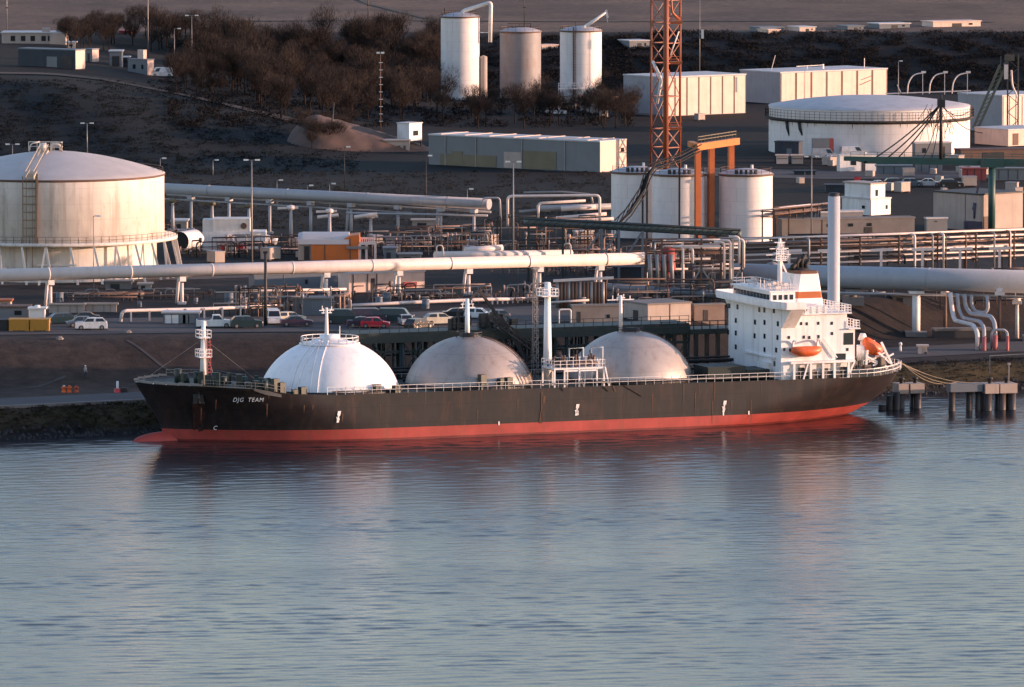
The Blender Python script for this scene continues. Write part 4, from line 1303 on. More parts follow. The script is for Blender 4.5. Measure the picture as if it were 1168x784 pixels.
mb = MB(); mb.tube([(hw * .3, -hw * .9, zt(0 + 759, 62, Y) - p.z), (hw * .9, -.3, zt(759, 36, Y) - p.z)], .14, 6); mb.tube(rounded([(-hw * .9, -.4, zt(759, 70, Y) - p.z), (-hw * .3, -hw * .8, zt(759, 90, Y) - p.z), (-hw * .6, -hw * .4, zt(759, 118, Y) - p.z)], 1), .3, 6); mk('hose', mb, WHITE, t)

# ================================================================== three white tanks, gantry and conveyor
tA = tank('tank', 'white tank behind the dark sloping conveyor, leftmost of the three', 697, 757, 280, 196, TANKWHITE, ROOFPALE, .8, 1112, True)
tB = tank('tank', 'white tank partly hidden by the orange gantry leg, middle of three', 743.5, 806, 272, 198.5, TANKWHITE, ROOFPALE, .8, 1104, True)
tC = tank('tank', 'white tank standing free right of the orange gantry', 820, 881, 270, 198.5, TANKWHITE, ROOFPALE, .8, 1104, True)
for T_ in (tA, tB, tC):
    mb = MB(); mb.cyl((1, 0, T_[5]), (1, 0, T_[5] + 1.5), .24, 8); mk('roof_vent', mb, WHITE, T_[0])
    mb = MB()
    for i in range(5): a = -1.2 - i * .2; mb.obox((T_[4] * .92 * math.cos(a), T_[4] * .92 * math.sin(a), T_[5] + .5), .5, .4, .8, a)
    split_parts('roof_fitting', mb, DARKSTEEL, T_[0])
Y0 = 1096; Pg = lambda px, row, Y: wy(px, row, Y)
o = Pg(803, 300, Y0); o.z = terr(o.x, Y0)
t = thing('gantry', 'orange portal gantry straddling the gap between white tanks', 'gantry', o)
zg = zt(800, 168, Y0) - o.z
Lg = [(Pg(795.5, 300, Y0).x - o.x, 0), (Pg(811, 300, Y0 + 6).x - o.x, 6), (Pg(833.5, 300, Y0 + 16).x - o.x, 16)]
for i, (x_, y_) in enumerate(Lg):
    mb = MB(); mb.obox((x_, y_, zg / 2 - .5), .88, .88, zg, .3); mk('leg', mb, ORANGE, t)
mb = MB(); mb.bar((Lg[0][0] - .5, Lg[0][1] - .5, zg), (Lg[2][0] + 1, Lg[2][1] + .5, zg), 1.0, 1.1); mb.bar((Lg[0][0] - .4, 1, zg + .2), (Lg[0][0] - 1.0, 6, zg + .2), 1.0, .9); mk('beam', mb, paint('yellow_orange_beam_paint', (.50, .16, .03), .5, .12, .3, .2), t)
mb = MB(); mb.rail([(Lg[0][0], -.6, zg + .7), (Lg[2][0] + .8, 15.6, zg + .7)], 1, 1.6, .07); mk('beam_rail', mb, YELLOW, t)
runs = [(704, 259, 1078), (717, 246, 1079), (733, 222, 1082), (738, 205, 1083), (745, 194, 1084), (775, 184, 1088), (797, 172, 1091)]
P = [wy(*q) for q in runs]; o = P[0].copy(); o.z = terr(o.x, o.y)
t = thing('conveyor', 'dark conveyor gallery climbing across the leftmost white tank to the gantry', 'conveyor', o)
mb = MB()
for a, b_ in zip(P[:-1], P[1:]):
    for q in ((-.45, 0), (.45, 0), (-.45, 1.0), (.45, 1.0)):
        v_ = Vector((q[0], 0, q[1])); mb.bar(a - o + v_, b_ - o + v_, .16)
    n_ = max(2, int((b_ - a).length / 1.6))
    for i in range(n_):
        c = a.lerp(b_, i / n_) - o; c2 = a.lerp(b_, (i + 1) / n_) - o; mb.bar(c + Vector((-.45, 0, 0)), c2 + Vector((-.45, 0, 1)), .1)
mk('gallery', mb, plain('sooty_steel', (.008, .009, .010), .8), t)
mb = MB()
for a, b_ in zip(P[:-1], P[1:]): mb.bar(a - o + Vector((0, 0, .3)), b_ - o + Vector((0, 0, .3)), .7, .12)
mk('belt', mb, BLACK, t)
for q in (P[0], P[2], P[3], P[5]):
    mb = MB(); mb.bar(Vector((q.x, q.y, terr(q.x, q.y) - .5)) - o, q - o, .3); mk('support_leg', mb, DARKSTEEL, t)

# ================================================================== big round tank, right
tt = tank('tank', 'broad white tank with a stained band and flat dome roof, largest on the right', 876, 1105.5, 179, 120.5, TANKWHITE, ROOFPALE, 1.9, None, False, n=128)
t, x, Y, z0, rad, h = tt
hb = zt(990, 132.5, Y) - z0
mb = MB(); mb.lathe([(rad + .05, hb - .55), (rad + .75, hb - .25), (rad + .75, hb + .1), (rad + .05, hb + .12)], 128); mb_ = mk('wind_girder', mb, paint('black_stained_steel', (.03, .026, .025), .8, .3, .4, .3), t)
mb = MB(); k = 110
mb.rail([((rad + .7) * math.cos(2 * math.pi * i / k), (rad + .7) * math.sin(2 * math.pi * i / k), hb + .1) for i in range(k + 1)], 1.7, 2, .035, 3); mk('girder_railing', mb, BROWNSTEEL, t)
mb = MB(); rn = random.Random(5)
for i in range(46):                                   # soot runs below the girder
    a = R(rn.uniform(185, 345)); L = rn.uniform(.3, 1.4); w_ = rn.uniform(.04, .16)
    c_, s2 = math.cos(a), math.sin(a); rr_ = rad + .02
    tx, ty = -s2 * w_, c_ * w_
    mb.add([(rr_ * c_ - tx, rr_ * s2 - ty, hb - .1), (rr_ * c_ + tx, rr_ * s2 + ty, hb - .1), (rr_ * c_ + tx * .2, rr_ * s2 + ty * .2, hb - .1 - L), (rr_ * c_ - tx * .2, rr_ * s2 - ty * .2, hb - .1 - L)], [(0, 3, 2, 1)])
o_ = mk('soot_run', mb, plain('soot_stain', (.16, .14, .13), .9), t); o_['kind'] = 'stuff'
mb = MB()
for px, w_ in ((895, .9), (908, 1.2)):
    a = -math.pi / 2 - math.asin((990.7 - px) / 114.7); c_, s2 = math.cos(a), math.sin(a)
    mb.tube([((rad + .3) * c_, (rad + .3) * s2, hb - .3), ((rad + .3) * c_ + w_ * .2, (rad + .3) * s2, hb * .75), ((rad + .35) * c_ + w_, (rad + .35) * s2, hb * .48)], .35, 6)
mk('cable_bundle', mb, DARKSTEEL, t)
for px in (1035, 1060, 1086):                        # bent vents over the roof edge
    mb = MB(); q = lambda a, r_: Vector((wy(a, r_, Y + 6).x - x, 6, zt(a, r_, Y + 6) - z0))
    mb.tube(rounded([q(px, 107), q(px + 1, 94), q(px + 7, 85), q(px + 19, 83)], 2.2), .14, 6); mb.bar(q(px + 17.5, 108), q(px + 17.5, 82), .13); mb.obox(q(px + 18.5, 82.5), .9, .5, .4)
    mk('vent_pipe', mb, PINKPIPE, t)
mb = MB(); q0 = Vector((wy(1028, 107, Y + 8).x - x, 8, zt(1028, 107, Y + 8) - z0)); mb.bar(q0 + Vector((-3.2, 0, 0)), q0 + Vector((14, 0, .6)), .2); mb.bar(q0, q0 + Vector((-.8, 0, 1.8)), .2); mk('roof_pipe', mb, PINKPIPE, t)
lamp_post(1024.5, 70, 118, 'tall yard lamp rising behind the broad white tank', 1, STEEL, .1, None, L=.4)
B = Block('annex', 'sunlit cream annex built against the right side of the broad tank', 1060, 1078, 1104, 164, 137, 30, WARM, ROOFG, 'annex'); B.right('window', .72, .84, .35, .55, GLASS); B.right('downpipe', .3, .33, 0, 1, BROWNSTEEL, .1)
# ================================================================== big cream tank on legs, left
Y = 1032.
pl = wy(62, 300, Y); x = pl.x; rad = (188 - 62) / ppm(Y); z0 = terr(x, Y)
ht = zt(188, 197.5, Y) - z0; hr = zt(188, 269, Y) - z0
t = thing('tank', 'huge cream tank raised on a ring of splayed legs at the left', 'storage tank', (x, Y, z0))
mb = MB(); mb.lathe([(.1, hr - .2), (rad, hr - .2), (rad, ht)], 128); mk('shell', mb, TANK, t)
zp = zt(60, 173, Y) - z0
mb = MB(); prof = [(rad + .15, ht + .003)] + [(rad * (1 - i / 12), ht + .12 + (zp - ht) * (1 - (1 - i / 12) ** 1.75)) for i in range(13)]; prof[-1] = (.02, prof[-1][1])
mb.lathe(prof, 128); mk('roof', mb, paint('lavender_grey_roof', (.50, .465, .445), .6, .1, .15), t)
mb = MB(); mb.lathe([(rad + .03, ht - .35), (rad + .14, ht - .3), (rad + .14, ht - .02), (rad + .03, ht)], 128); mk('roof_rim', mb, BROWNSTEEL, t)
mb = MB(); ro = rad + 2.0
mb.lathe([(rad + .01, hr - .35), (ro, hr - .35), (ro, hr + .1), (rad + .01, hr + .1)], 128); mk('ring_gallery', mb, TANK, t)
mb = MB(); k = 96; mb.rail([((ro - .1) * math.cos(2 * math.pi * i / k), (ro - .1) * math.sin(2 * math.pi * i / k), hr + .1) for i in range(k + 1)], 1.0, 1.8, .03); mk('gallery_railing', mb, BROWNSTEEL, t)
ri = rad - 1.2
mb = MB(); mb.lathe([(ri, -.5), (ri, hr - .36)], 96); mk('skirt', mb, TANK, t)
n = 32
for i in range(n):
    a = 2 * math.pi * i / n
    if not (math.pi * .95 < a < 2 * math.pi * 1.02 or a < .35): continue
    for s_ in ((1,) if i % 3 else (-1, 1)):
        b_ = a + s_ * math.pi / n * .55
        mb = MB(); mb.bar(((ro - .25) * math.cos(a), (ro - .25) * math.sin(a), hr - .3), ((ro + .9) * math.cos(b_), (ro + .9) * math.sin(b_), -.4), .32)
        mk('leg', mb, TANK, t)
# stair up the shell and over the roof
px_ = lambda q, dy=-1.: Vector((wy(q, 300, Y - rad).x - x, 0, 0))
mb = MB(); xs_ = wy(34, 300, Y - rad).x - x
yy = -math.sqrt(rad ** 2 - xs_ ** 2) - .3
for dx in (-1.0, 1.0): mb.bar((xs_ + dx, yy, hr), (xs_ + dx, yy, ht + .6), .16)
for i in range(9): mb.bar((xs_ - 1, yy, hr + (ht - hr) * i / 8), (xs_ + 1, yy, hr + (ht - hr) * i / 8), .12)
for dx in (-.45, .45): mb.bar((xs_ + dx, yy - .15, hr - 4), (xs_ + dx, yy - .15, ht), .1)
mb.bar((xs_ + 1.05, yy - .2, hr + 0), (xs_ + 1.2, yy - .2, ht + 1), .3)
mk('shell_ladder', mb, paint('rusty_ladder', (.25, .17, .11), .7, .2, .5), t)
mb = MB(); x1 = wy(52, 300, Y).x - x
A_, B_ = Vector((xs_, yy, ht + .3)), Vector((x1, -1.5, zp + .2))
for dx in (-.6, .6):
    mb.bar(A_ + Vector((dx, 0, 0)), B_ + Vector((dx, 0, 0)), .14, .4); mb.bar(A_ + Vector((dx, 0, 1.0)), B_ + Vector((dx, 0, 1.0)), .12)
    for i in range(14): c = A_.lerp(B_, i / 13) + Vector((dx, 0, 0)); mb.bar(c, c + Vector((0, 0, 1)), .08)
for i in range(24): c = A_.lerp(B_, i / 23); mb.bar(c - Vector((.6, 0, 0)), c + Vector((.6, 0, 0)), .2)
mk('roof_stair', mb, paint('cream_stair_paint', (.50, .42, .32), .6, .15, .4), t)
mb = MB(); mb.cyl((x1 - .3, 0, zp - .1), (x1 - .3, 0, zp + 1.3), .6, 10)
mb.rail([(x1 + 1.0, -1.2, zp), (x1 + 2.6, -1.2, zp), (x1 + 2.6, 1.5, zp), (x1 - 2.6, 1.5, zp)], 1.4, 1.2, .06)
mb.tube(rounded([(x1 + 1.0, 0, zp), (x1 + 1.0, 0, zp + 1.1), (x1 + 2.4, 0, zp + 1.0), (x1 + 2.4, 0, zp - .2)], .5), .25, 6); mb.tube(rounded([(x1 - 2.4, 0, zp), (x1 - 2.2, 0, zp + 1.2), (x1 - .8, 0, zp + 1.5)], .5), .12, 6)
mk('roof_hatch', mb, paint('pale_fitting_paint', (.62, .57, .5), .5, .1, .3), t)
mb = MB(); mb.rail([((rad - .2) * math.cos(R(a)), (rad - .2) * math.sin(R(a)), ht + .1) for a in range(0, 62, 5)], .7, 1.5, .06); mk('rim_railing', mb, BROWNSTEEL, t)
mb = MB(); mb.obox((xs_ + 4, -ri - .2, hr * .45), 6, .3, .3); mb.obox((xs_ - 6, -ri - 1.5, hr * .38), 5, .3, .3); split_parts('skirt_beam', mb, WHITE, t)

# ================================================================== the pale pipelines
def Yp(px): return 970 + (px - 45) / 480 * 26
tp = pipeline('pipeline', 'long pale sunlit pipeline crossing the whole left half above the car park', [(-40, 315.2, Yp(-40)), (735, 295, Yp(735))], .92, PINKPIPE, None, 13.0, 20)
for px in (52, 199, 363, 447, 528, 611, 683): pipe_leg(*tp, px, .92, PINKPIPE)
bent = [(500, 299, Yp(500) + 3), (499, 283, Yp(500) + 3), (506, 283, Yp(506) + 3), (506, 290, Yp(506) + 3)]
t = bent_pipes('pipeline', 'shorter pale pipe with a hoop end lying behind the long pipeline', [(.62, [(496, 291.5, 1012), (652, 289.5, 1022)], None), (.55, [(530, 286, 1020), (573, 283, 1022)], None), (.1, [(498, 291, 1008), (498, 280, 1008), (505, 280, 1008), (506, 292, 1008)], None), (.12, [(642, 288, 1018), (643, 278, 1018), (651, 278, 1018), (651, 290, 1018)], None)], PINKPIPE, 'pipeline')
def Yu(px): return 1126 - (px - 220) / 240 * 20
tu = pipeline('pipeline', 'grey raised pipeline on tall posts running from the cream tank to the middle', [(150, 213.5, Yu(150)), (558, 233, Yu(558))], .92, GREYPIPE, None, 14, 20)
for px in (219, 263, 310, 357, 403, 456, 504, 541): pipe_leg(*tu, px, .92, GREYPIPE, .5, px in (403, 504), GREYPIPE)
bent_pipes('pipework', 'thin grey pipes slung below the raised grey pipeline', [(.2, [(190, 222, 1128), (560, 242, 1100)], None), (.14, [(188, 227, 1128), (470, 243, 1106)], None), (.18, [(395, 243, 1108), (556, 246, 1098)], None), (.3, [(362, 248, 1100), (386, 245.5, 1100)], PINKPIPE), (.34, [(404, 248, 1098), (430, 244.5, 1098)], PINKPIPE)], GREYPIPE)
for px, rt, rb, lab in ((197, 231, 254, 'short pale post with a lit cap just right of the cream tank'), (242, 234, 252, 'short pale post with a lit cap above the white process module'), (284, 237, 256, 'capped post beside the tall lamp behind the white process module'),
                        (332, 239, 266, 'tapered capped post between the module and the orange building'), (376, 243, 268, 'stout pale capped post directly behind the orange building'), (423, 249, 266, 'leaning pale post right of the orange building')):
    p = base(px, rb + 10); h = zt(px, rt, p.y) - p.z
    t = thing('valve_post', lab, 'post', p)
    mb = MB(); mb.tube([(0, 0, -.5), (0, 0, h)], .38, 8, True, .24); mk('post', mb, GREYPIPE, t)
    mb = MB(); mb.lathe([(.02, h + .75), (.6, h + .6), (.7, h + .1), (.3, h - .1)], 10); mb.bar((-2.2, 0, h + .2), (1.2, 0, h + .3), .35); mk('cap', mb, YELLOW if px < 300 else PINKPIPE, t)

# white process module and drums
p = base(262, 286); Y = p.y; s_ = ppm(Y); X = lambda px: wy(px, 300, Y).x - p.x; Z = lambda row: zt(262, row, Y) - p.z
t = thing('process_module', 'cream white two tier process module with a round drum end by the tall lamp', 'module', p)
mb = MB(); mb.box(X(231), X(303), 0, 5, -.5, Z(264.5)); mk('lower_casing', mb, WHITE, t)
mb = MB(); mb.box(X(243), X(285), .4, 5, Z(264.5) + .003, Z(250)); mb.box(X(231), X(243) - .01, .9, 5, Z(264.5) + .003, Z(251.5)); mk('upper_casing', mb, TANK, t)
mb = MB(); mb.cyl((X(260), -1.6, Z(274)), (X(260), -.003, Z(274)), .98, 20); mb.cyl((X(260), -1.8, Z(274)), (X(260), -1.6, Z(274)), .6, 16); mk('drum_end', mb, PINKPIPE, t)
mb = MB(); mb.cyl((X(278), .1, Z(258)), (X(278), .39, Z(258)), .5, 12); mk('round_hatch', mb, BROWNSTEEL, t)
mb = MB(); mb.tube([(X(302), 2, Z(275)), (X(312), 2, Z(275.5)), (X(316), 2, Z(276.5))], .95, 14, True, .5); mk('nose_drum', mb, WHITE, t)
mb = MB(); mb.obox((X(254), -.25, .5), .9, .5, .9); mb.obox((X(274), -.35, .6), 1.1, .5, .8); split_parts('red_box', mb, RED, t)
p = base(215, 290); Y = p.y; X = lambda px: wy(px, 300, Y).x - p.x; Z = lambda row: zt(215, row, Y) - p.z
t = thing('storage_drum', 'white horizontal drum with a dark open mouth beside the cream tank legs', 'drum', p)
mb = MB(); mb.tube([(X(206), -1.0, Z(275)), (X(221), 3.5, Z(274.5))], 1.55, 20, False); mb.tube([(X(221), 3.5, Z(274.5)), (X(227), 5.2, Z(275))], 1.55, 20, True, .7); mk('shell', mb, WHITE, t)
mb = MB(); mb.cyl((X(207), -.6, Z(275)), (X(207.5), -.4, Z(275)), 1.5, 20); mk('mouth', mb, BLACK, t)
for k in (207, 221):
    mb = MB(); mb.obox((X(k), .8, .3), .5, 2.2, 1.6, .9); mk('saddle', mb, CONC, t)
t, w, h = shed('pump_house', 'flat white pump house behind the open mouthed drum', 196, 213, 262, 253, 5, PINKCONC); hole(t, 'door', -w * .2, w * .1, 0, h * .7, DARKSTEEL)

# orange building with a grey barrel roof
p = base(375, 297); Y = p.y; X = lambda px: wy(px, 300, Y).x - p.x; Z = lambda row: zt(375, row, Y) - p.z
t = thing('barrel_roofed_hall', 'bright orange hall with a pale barrel roof behind the long pipeline', 'building', p)
mb = MB(); mb.box(X(355), X(409), 0, 6, -.5, Z(279)); mb.extr([(X(388), Z(279) + .003), (X(410), Z(279) + .003), (X(410), Z(268)), (X(400), Z(269)), (X(393), Z(272))], -.01, 5.5); mk('wall', mb, ORANGE2, t)
mb = MB(); mb.box(X(340), X(355) - .01, 0.2, 6, -.5, Z(279)); mk('end_wall', mb, PINKCONC, t)
mb = MB(); N_ = 10; pr = []
for i in range(N_ + 1):
    a = math.pi * i / N_; pr.append((3.3 - 3.5 * math.cos(a), Z(279) + (Z(266.5) - Z(279)) * math.sin(a) ** .7))
vs_ = []
for xx, tap in ((X(340), .9), (X(345), 1.), (X(398), 1.)):
    vs_ += [(xx, y_, Z(279) + .02 + (z_ - Z(279)) * tap) for y_, z_ in pr]
M_ = N_ + 1
mb.add(vs_, [(i * M_ + j, (i + 1) * M_ + j, (i + 1) * M_ + j + 1, i * M_ + j + 1) for i in range(2) for j in range(N_)] + [list(range(M_)), list(range(2 * M_, 3 * M_))[::-1]], False); mk('barrel_roof', mb, ROOFG, t)
mb = MB(); mb.box(X(347), X(353), .05, .19, 0, Z(281)); mk('door', mb, DARKSTEEL, t)
mb = MB(); mb.box(X(395), X(420), -.5, -.1, Z(284), Z(281)); mk('canopy', mb, STEEL, t)
for k in (399, 370):
    mb = MB(); mb.box(X(k), X(k + 1), -.08, -.013, 0, Z(272 if k > 390 else 279)); mk('downpipe', mb, BROWNSTEEL, t)
mb = MB()
for k in (410.5, 418, 428): mb.bar((X(k), 0, -.5), (X(k), 0, Z(278)), .35)
mb.bar((X(410), 0, Z(278)), (X(429), 0, Z(277)), .45); mb.bar((X(410), 2, Z(273)), (X(428), 2, Z(273)), .3)
for k in range(8): mb.bar((X(411 + k * 2.2), 1.9, Z(278)), (X(411 + k * 2.2), 1.9, Z(273)), .15)
split_parts('gantry_frame', mb, PINKPIPE, t)

# low pale buildings, boxes and clutter of the middle ground
def blk(*a, **k): return Block(*a, **k)
B = blk('switch_house', 'low pale building with brown stains under the long pipeline', 385, 398, 484, 334, 313.5, 25, WARM, ROOFG)
for k in (.05, .24, .36): B.right('downpipe', k, k + .012, 0, 1, BROWNSTEEL, .1)
B.right('door', .29, .34, 0, .75, DARKSTEEL)
mb = MB()
for k, hh in ((.70, .30), (.76, .36), (.84, .33)): mb.obox((B.a * k, -.25, B.h * hh), 1.1, .4, .7, 0)
split_parts('wall_unit', mb, REDDARK, B.t)
B = blk('store', 'long plain white store in shade under the long pipeline beside the stained building', 283, 290, 386, 331, 314, 20, BLUEGREY, ROOFG); B.right('window', .6, .63, .3, .6, GLASS); B.right('downpipe', .35, .36, 0, 1, STEEL)  # shade on a white building put into its blue grey walls
B = blk('panel_hut', 'rusty pink hut standing behind the right end of the long pipeline', 654, 657, 677, 290, 265, 20, PINKCONC, ROOFG, 'hut'); B.right('door', .3, .6, 0, .6, BROWNSTEEL)
B = blk('concrete_block_building', 'low grey concrete building right of the comb of upright tubes', 651, 653, 711, 369, 350, 10, CONC, CONC); B.right('window', .68, .74, .3, .5, GLASS); B.right('door', .1, .16, 0, .7, DARKSTEEL)
mb = MB(); mb.tube(rounded([(-2.0, -.3, 0), (-2.0, -.3, B.h * .85), (-.3, -.3, B.h * .85), (-.3, -.3, 0)], .3), .12, 6); mk('door_hoop', mb, WHITE, B.t)
B = blk('concrete_block_building', 'low sunlit concrete building seen above the aft dome', 712, 739, 789, 367, 348.5, 30, PINKCONC, CONC); B.left('door', .4, .6, 0, .6, DARKSTEEL); B.right('downpipe', .5, .52, 0, 1, BROWNSTEEL)
B = blk('concrete_block_building', 'brownish low building between the sunlit concrete one and the ship bridge', 789, 792, 827, 366, 349, 20, paint('brown_render', (.22, .16, .13), .85, .2, .2, .3), CONC); B.right('door', .3, .45, 0, .7, DARKSTEEL)
# two-storey white house and neighbours, right
B = blk('office', 'small two storey white office with stepped upper floor right of the vent stack', 962, 993, 1017, 246, 228, 40, WHITE, ROOFG)
B.left('window', .2, .3, .4, .6, GLASS); B.right('window', .75, .85, .35, .6, GLASS); B.right('corner_strip', 0, .02, 0, 1, BROWNSTEEL)  # narrow dark brown strip at the wall corner
mb = MB(); mb.box(.3, B.a * .78, .3, B.b * .95, B.h + .253, B.h * 1.95); mk('upper_floor', mb, WHITE, B.t)
mb = MB(); mb.box(.1, B.a * .82, .1, B.b, B.h * 1.95 + .003, B.h * 1.95 + .25); mk('upper_roof', mb, PINKCONC, B.t)
mb = MB(); mb.box(B.a * .3, B.a * .42, .24, .297, B.h * 1.2, B.h * 1.6); mk('window', mb, GLASS, B.t)
B = blk('workshop', 'long low grey workshop with small windows behind the upper pipe rack', 887, 892, 1046, 270, 252, 15, CONC, CONC, 'workshop')
for k in (.34, .5, .64): B.right('window', k, k + .035, .55, .75, GLASS)
B.right('door', .62, .68, 0, .5, DARKSTEEL); B.right('downpipe', .3, .306, 0, 1, BROWNSTEEL)
B = blk('workshop', 'narrow shaded grey annex roof behind the long low workshop', 930, 936, 985, 256, 243, 20, CLAD, ROOFG, 'workshop'); B.right('window', .4, .5, .3, .6, GLASS)
B = blk('tool_store', 'small pale box store between the workshop and the brown cube building', 1055, 1057, 1081, 265, 250, 15, CLAD, ROOFG, 'store'); B.right('vent', .4, .5, .75, .85, DARKSTEEL)
B = blk('cube_building', 'plain cube building with brown sunlit wall behind the teal crane column', 1068, 1117, 1170, 264, 223, 40, PINKCONC, DARKSTEEL)
B.left('downpipe', .3, .31, 0, 1, BROWNSTEEL); B.right('door', .1, .25, 0, .4, BROWNSTEEL)
# yard below the big round tank
B = blk('container', 'dark blue container at the left foot of the broad white tank', 884, 911, 916, 186, 163, 70, NAVY, NAVY, 'container'); B.left('door', .3, .5, 0, .7, BLUEGREY)
t, w, h = shed('crate', 'left of two peach crates in front of the dark blue container', 886, 899, 187, 178, 2, WARM, WARM, cat='crate'); hole(t, 'lid_band', -w * .45, w * .45, h * .6, h * .7, BROWNSTEEL)
t, w, h = shed('crate', 'right of two peach crates in front of the dark blue container', 903, 916, 187, 178, 2, PINKCONC, WARM, cat='crate'); hole(t, 'lid_band', -w * .45, w * .45, h * .6, h * .7, BROWNSTEEL)
B = blk('annex', 'low pink block against the foot of the broad white tank', 984, 987, 1013, 178, 168, 15, PINKCONC, ROOFG, 'annex'); B.right('door', .3, .5, 0, .7, BROWNSTEEL)
B = blk('site_office', 'pale grey box office left of the teal crane mast', 1041, 1044, 1086, 182, 164, 15, CLAD, ROOFG, 'cabin'); B.right('door', .75, .82, 0, .8, DARKSTEEL); B.right('window', .2, .3, .4, .7, GLASS)
B = blk('storage_shed', 'flat dark red roofed shed under the crane beam at the right edge', 1090, 1096, 1180, 184, 172, 15, BROWNSTEEL, paint('dark_maroon_roof', (.07, .04, .045), .7), 'shed'); B.right('door', .3, .6, 0, .8, DARKSTEEL)
B = blk('site_cabin', 'whitish cabin tucked below the left end of the teal crane beam', 955, 958, 1000, 196, 178, 15, WHITE, ROOFG, 'cabin'); B.right('window', .3, .45, .4, .7, GLASS); B.right('door', .6, .7, 0, .8, DARKSTEEL)
for a, c, rb, rt, lab, m_ in ((1000, 1040, 199, 190, 'bluish low container beneath the crane beam, left of two', BLUEGREY), (1045, 1075, 197, 186, 'pale low container beneath the crane beam near the mast', CLAD), (1098, 1125, 206, 193, 'faded red container beside the teal crane column', REDDARK), (1132, 1168, 206, 193, 'pale container at the right edge behind the crane column', CLAD), (942, 975, 220, 212, 'dark low container behind the white office', NAVY)):
    t, w, h = shed('container', lab, a, c, rb, rt, 2.5, m_, m_, cat='container')
    for k in (-.3, 0, .3): hole(t, 'rib', w * k - .06, w * k + .06, .1, h * .95, DARKSTEEL)
for px, rb, lab, m_ in ((918, 200, 'dark shed wall panel stack left of the yard lamp', NAVY), (1020, 176, 'low flat stack of beams under the broad tank', BROWNSTEEL)):
    t, w, h = shed('beam_stack', lab, px - 12, px + 12, rb, rb - 4, 2, m_, m_, cat='stack'); hole(t, 'strap', -.1, .1, 0, h, STEEL)

# teal ship unloading crane at the right
p = base(1131, 264); Y = p.y; X = lambda px, Y_=None: wy(px, 300, Y_ or Y).x - p.x; Z = lambda row: zt(1131, row, Y) - p.z
t = thing('jib_crane', 'teal crane with a long level jib, a stay mast and drooping cables', 'crane', p)
mb = MB(); mb.tube([(0, 0, -.5), (0, 0, Z(186))], .62, 10); mk('column', mb, TEALSTEEL, t)
mb = MB(); mb.bar((X(962), 0, Z(181)), (X(1215), 0, Z(185)), .45, .75); mb.bar((X(985), 0, Z(185)), (X(1215), 0, Z(189)), .4, .5)
for k in range(22): a = 985 + k * 10.5; mb.bar((X(a), 0, Z(180.5 + k * .15)), (X(a + 5), 0, Z(186 + k * .15)), .18)
mb.bar((X(962), 0, Z(180)), (X(988), 0, Z(185)), .4); mb.obox((X(1131), 0, Z(187)), 4, 1.6, 1.2); mk('jib', mb, TEALSTEEL, t)
mb = MB(); mb.rail([(X(970), .6, Z(179)), (X(1200), .6, Z(182.5))], .8, 2.2, .04); mk('jib_railing', mb, TEALSTEEL, t)
mb = MB(); mb.tube([(X(1072.5), 0, Z(182)), (X(1072.5), 0, Z(108))], .36, 8, True, .2); mb.obox((X(1072.5), 0, Z(118)), 1.3, .8, 1.4); mk('mast', mb, DARKSTEEL, t)
for a, rb in ((998, 180), (1012, 180), (1024, 180), (1052, 181), (1062, 181), (1120, 152), (1104, 128)):
    mb = MB(); q0, q1 = Vector((X(1072), 0, Z(119))), Vector((X(a), 0, Z(rb)))
    sag = -.5 if a < 1030 else -1.2
    mb.tube([q0.lerp(q1, i / 8) + Vector((0, 0, sag * math.sin(math.pi * i / 8))) for i in range(9)], .15 if a < 1030 else .09, 4); mk('stay_cable', mb, DARKSTEEL, t)
rn = random.Random(11); mb = MB()
for i in range(34):                                   # loose reeving round the mast head
    a = 1072 + rn.uniform(-18, 12); r0 = rn.uniform(118, 140)
    mb.bar((X(a), rn.uniform(-1, 1), Z(r0)), (X(a + rn.uniform(-9, 9)), rn.uniform(-1, 1), Z(r0 + rn.uniform(4, 26))), .07)
o_ = mk('loose_rigging', mb, DARKSTEEL, t); o_['kind'] = 'stuff'
mb = MB(); mb.tube([(X(1113), 1, Z(232)), (X(1112), 1, Z(250))], .5, 8, True, .25); mb.bar((X(1118), 2, Z(205)), (X(1110), 1, Z(240)), .35); mb.obox((X(1110), 1, Z(258)), 3, 2, 1.5); mb.bar((X(1104), 0, Z(254)), (X(1106), 0, Z(264)), .3); mk('slewing_gear', mb, plain('dark_purple_paint', (.05, .045, .075), .6), t)
p = base(1140, 168); Y = 1392.; p = wy(1140, 300, Y); p.z = terr(p.x, Y); X = lambda px: wy(px, 300, Y).x - p.x; Z = lambda row: zt(1140, row, Y) - p.z
t = thing('boom_crane', 'weathered boom crane with a steep lattice boom behind the broad tank', 'crane', p)
mb = MB()
for d_ in (-1.3, 1.3): mb.bar((X(1112) + d_ * .4, 0, Z(146)), (X(1143) + d_ * .5, 0, Z(74)), .5)
for i in range(14):
    k, k2 = i / 14, (i + 1) / 14
    mb.bar((X(1112 + 31 * k) - .6, 0, Z(146 - 72 * k)), (X(1112 + 31 * k2) + .6, 0, Z(146 - 72 * k2)), .14)
mk('boom', mb, paint('weathered_green_boom', (.10, .115, .085), .7, .2, .5, .2), t)
mb = MB()
for d_ in (0, 2.2): mb.bar((X(1148) + d_, 0, Z(168)), (X(1148) + d_, 0, Z(62)), .3)
for i in range(10): mb.bar((X(1148) + (i % 2) * 2.2, 0, Z(168 - 10 * i)), (X(1148) + (1 - i % 2) * 2.2, 0, Z(158 - 10 * i)), .14)
mb.obox((X(1150), 0, Z(66)), 2.0, 1.0, 1.2); mb.bar((X(1143), 0, Z(74)), (X(1150), 0, Z(68)), .4); mb.bar((X(1140), 0, Z(64)), (X(1140), 0, Z(86)), .2)
mk('tower', mb, paint('weathered_green_tower', (.08, .075, .06), .7, .2, .6, .2), t)
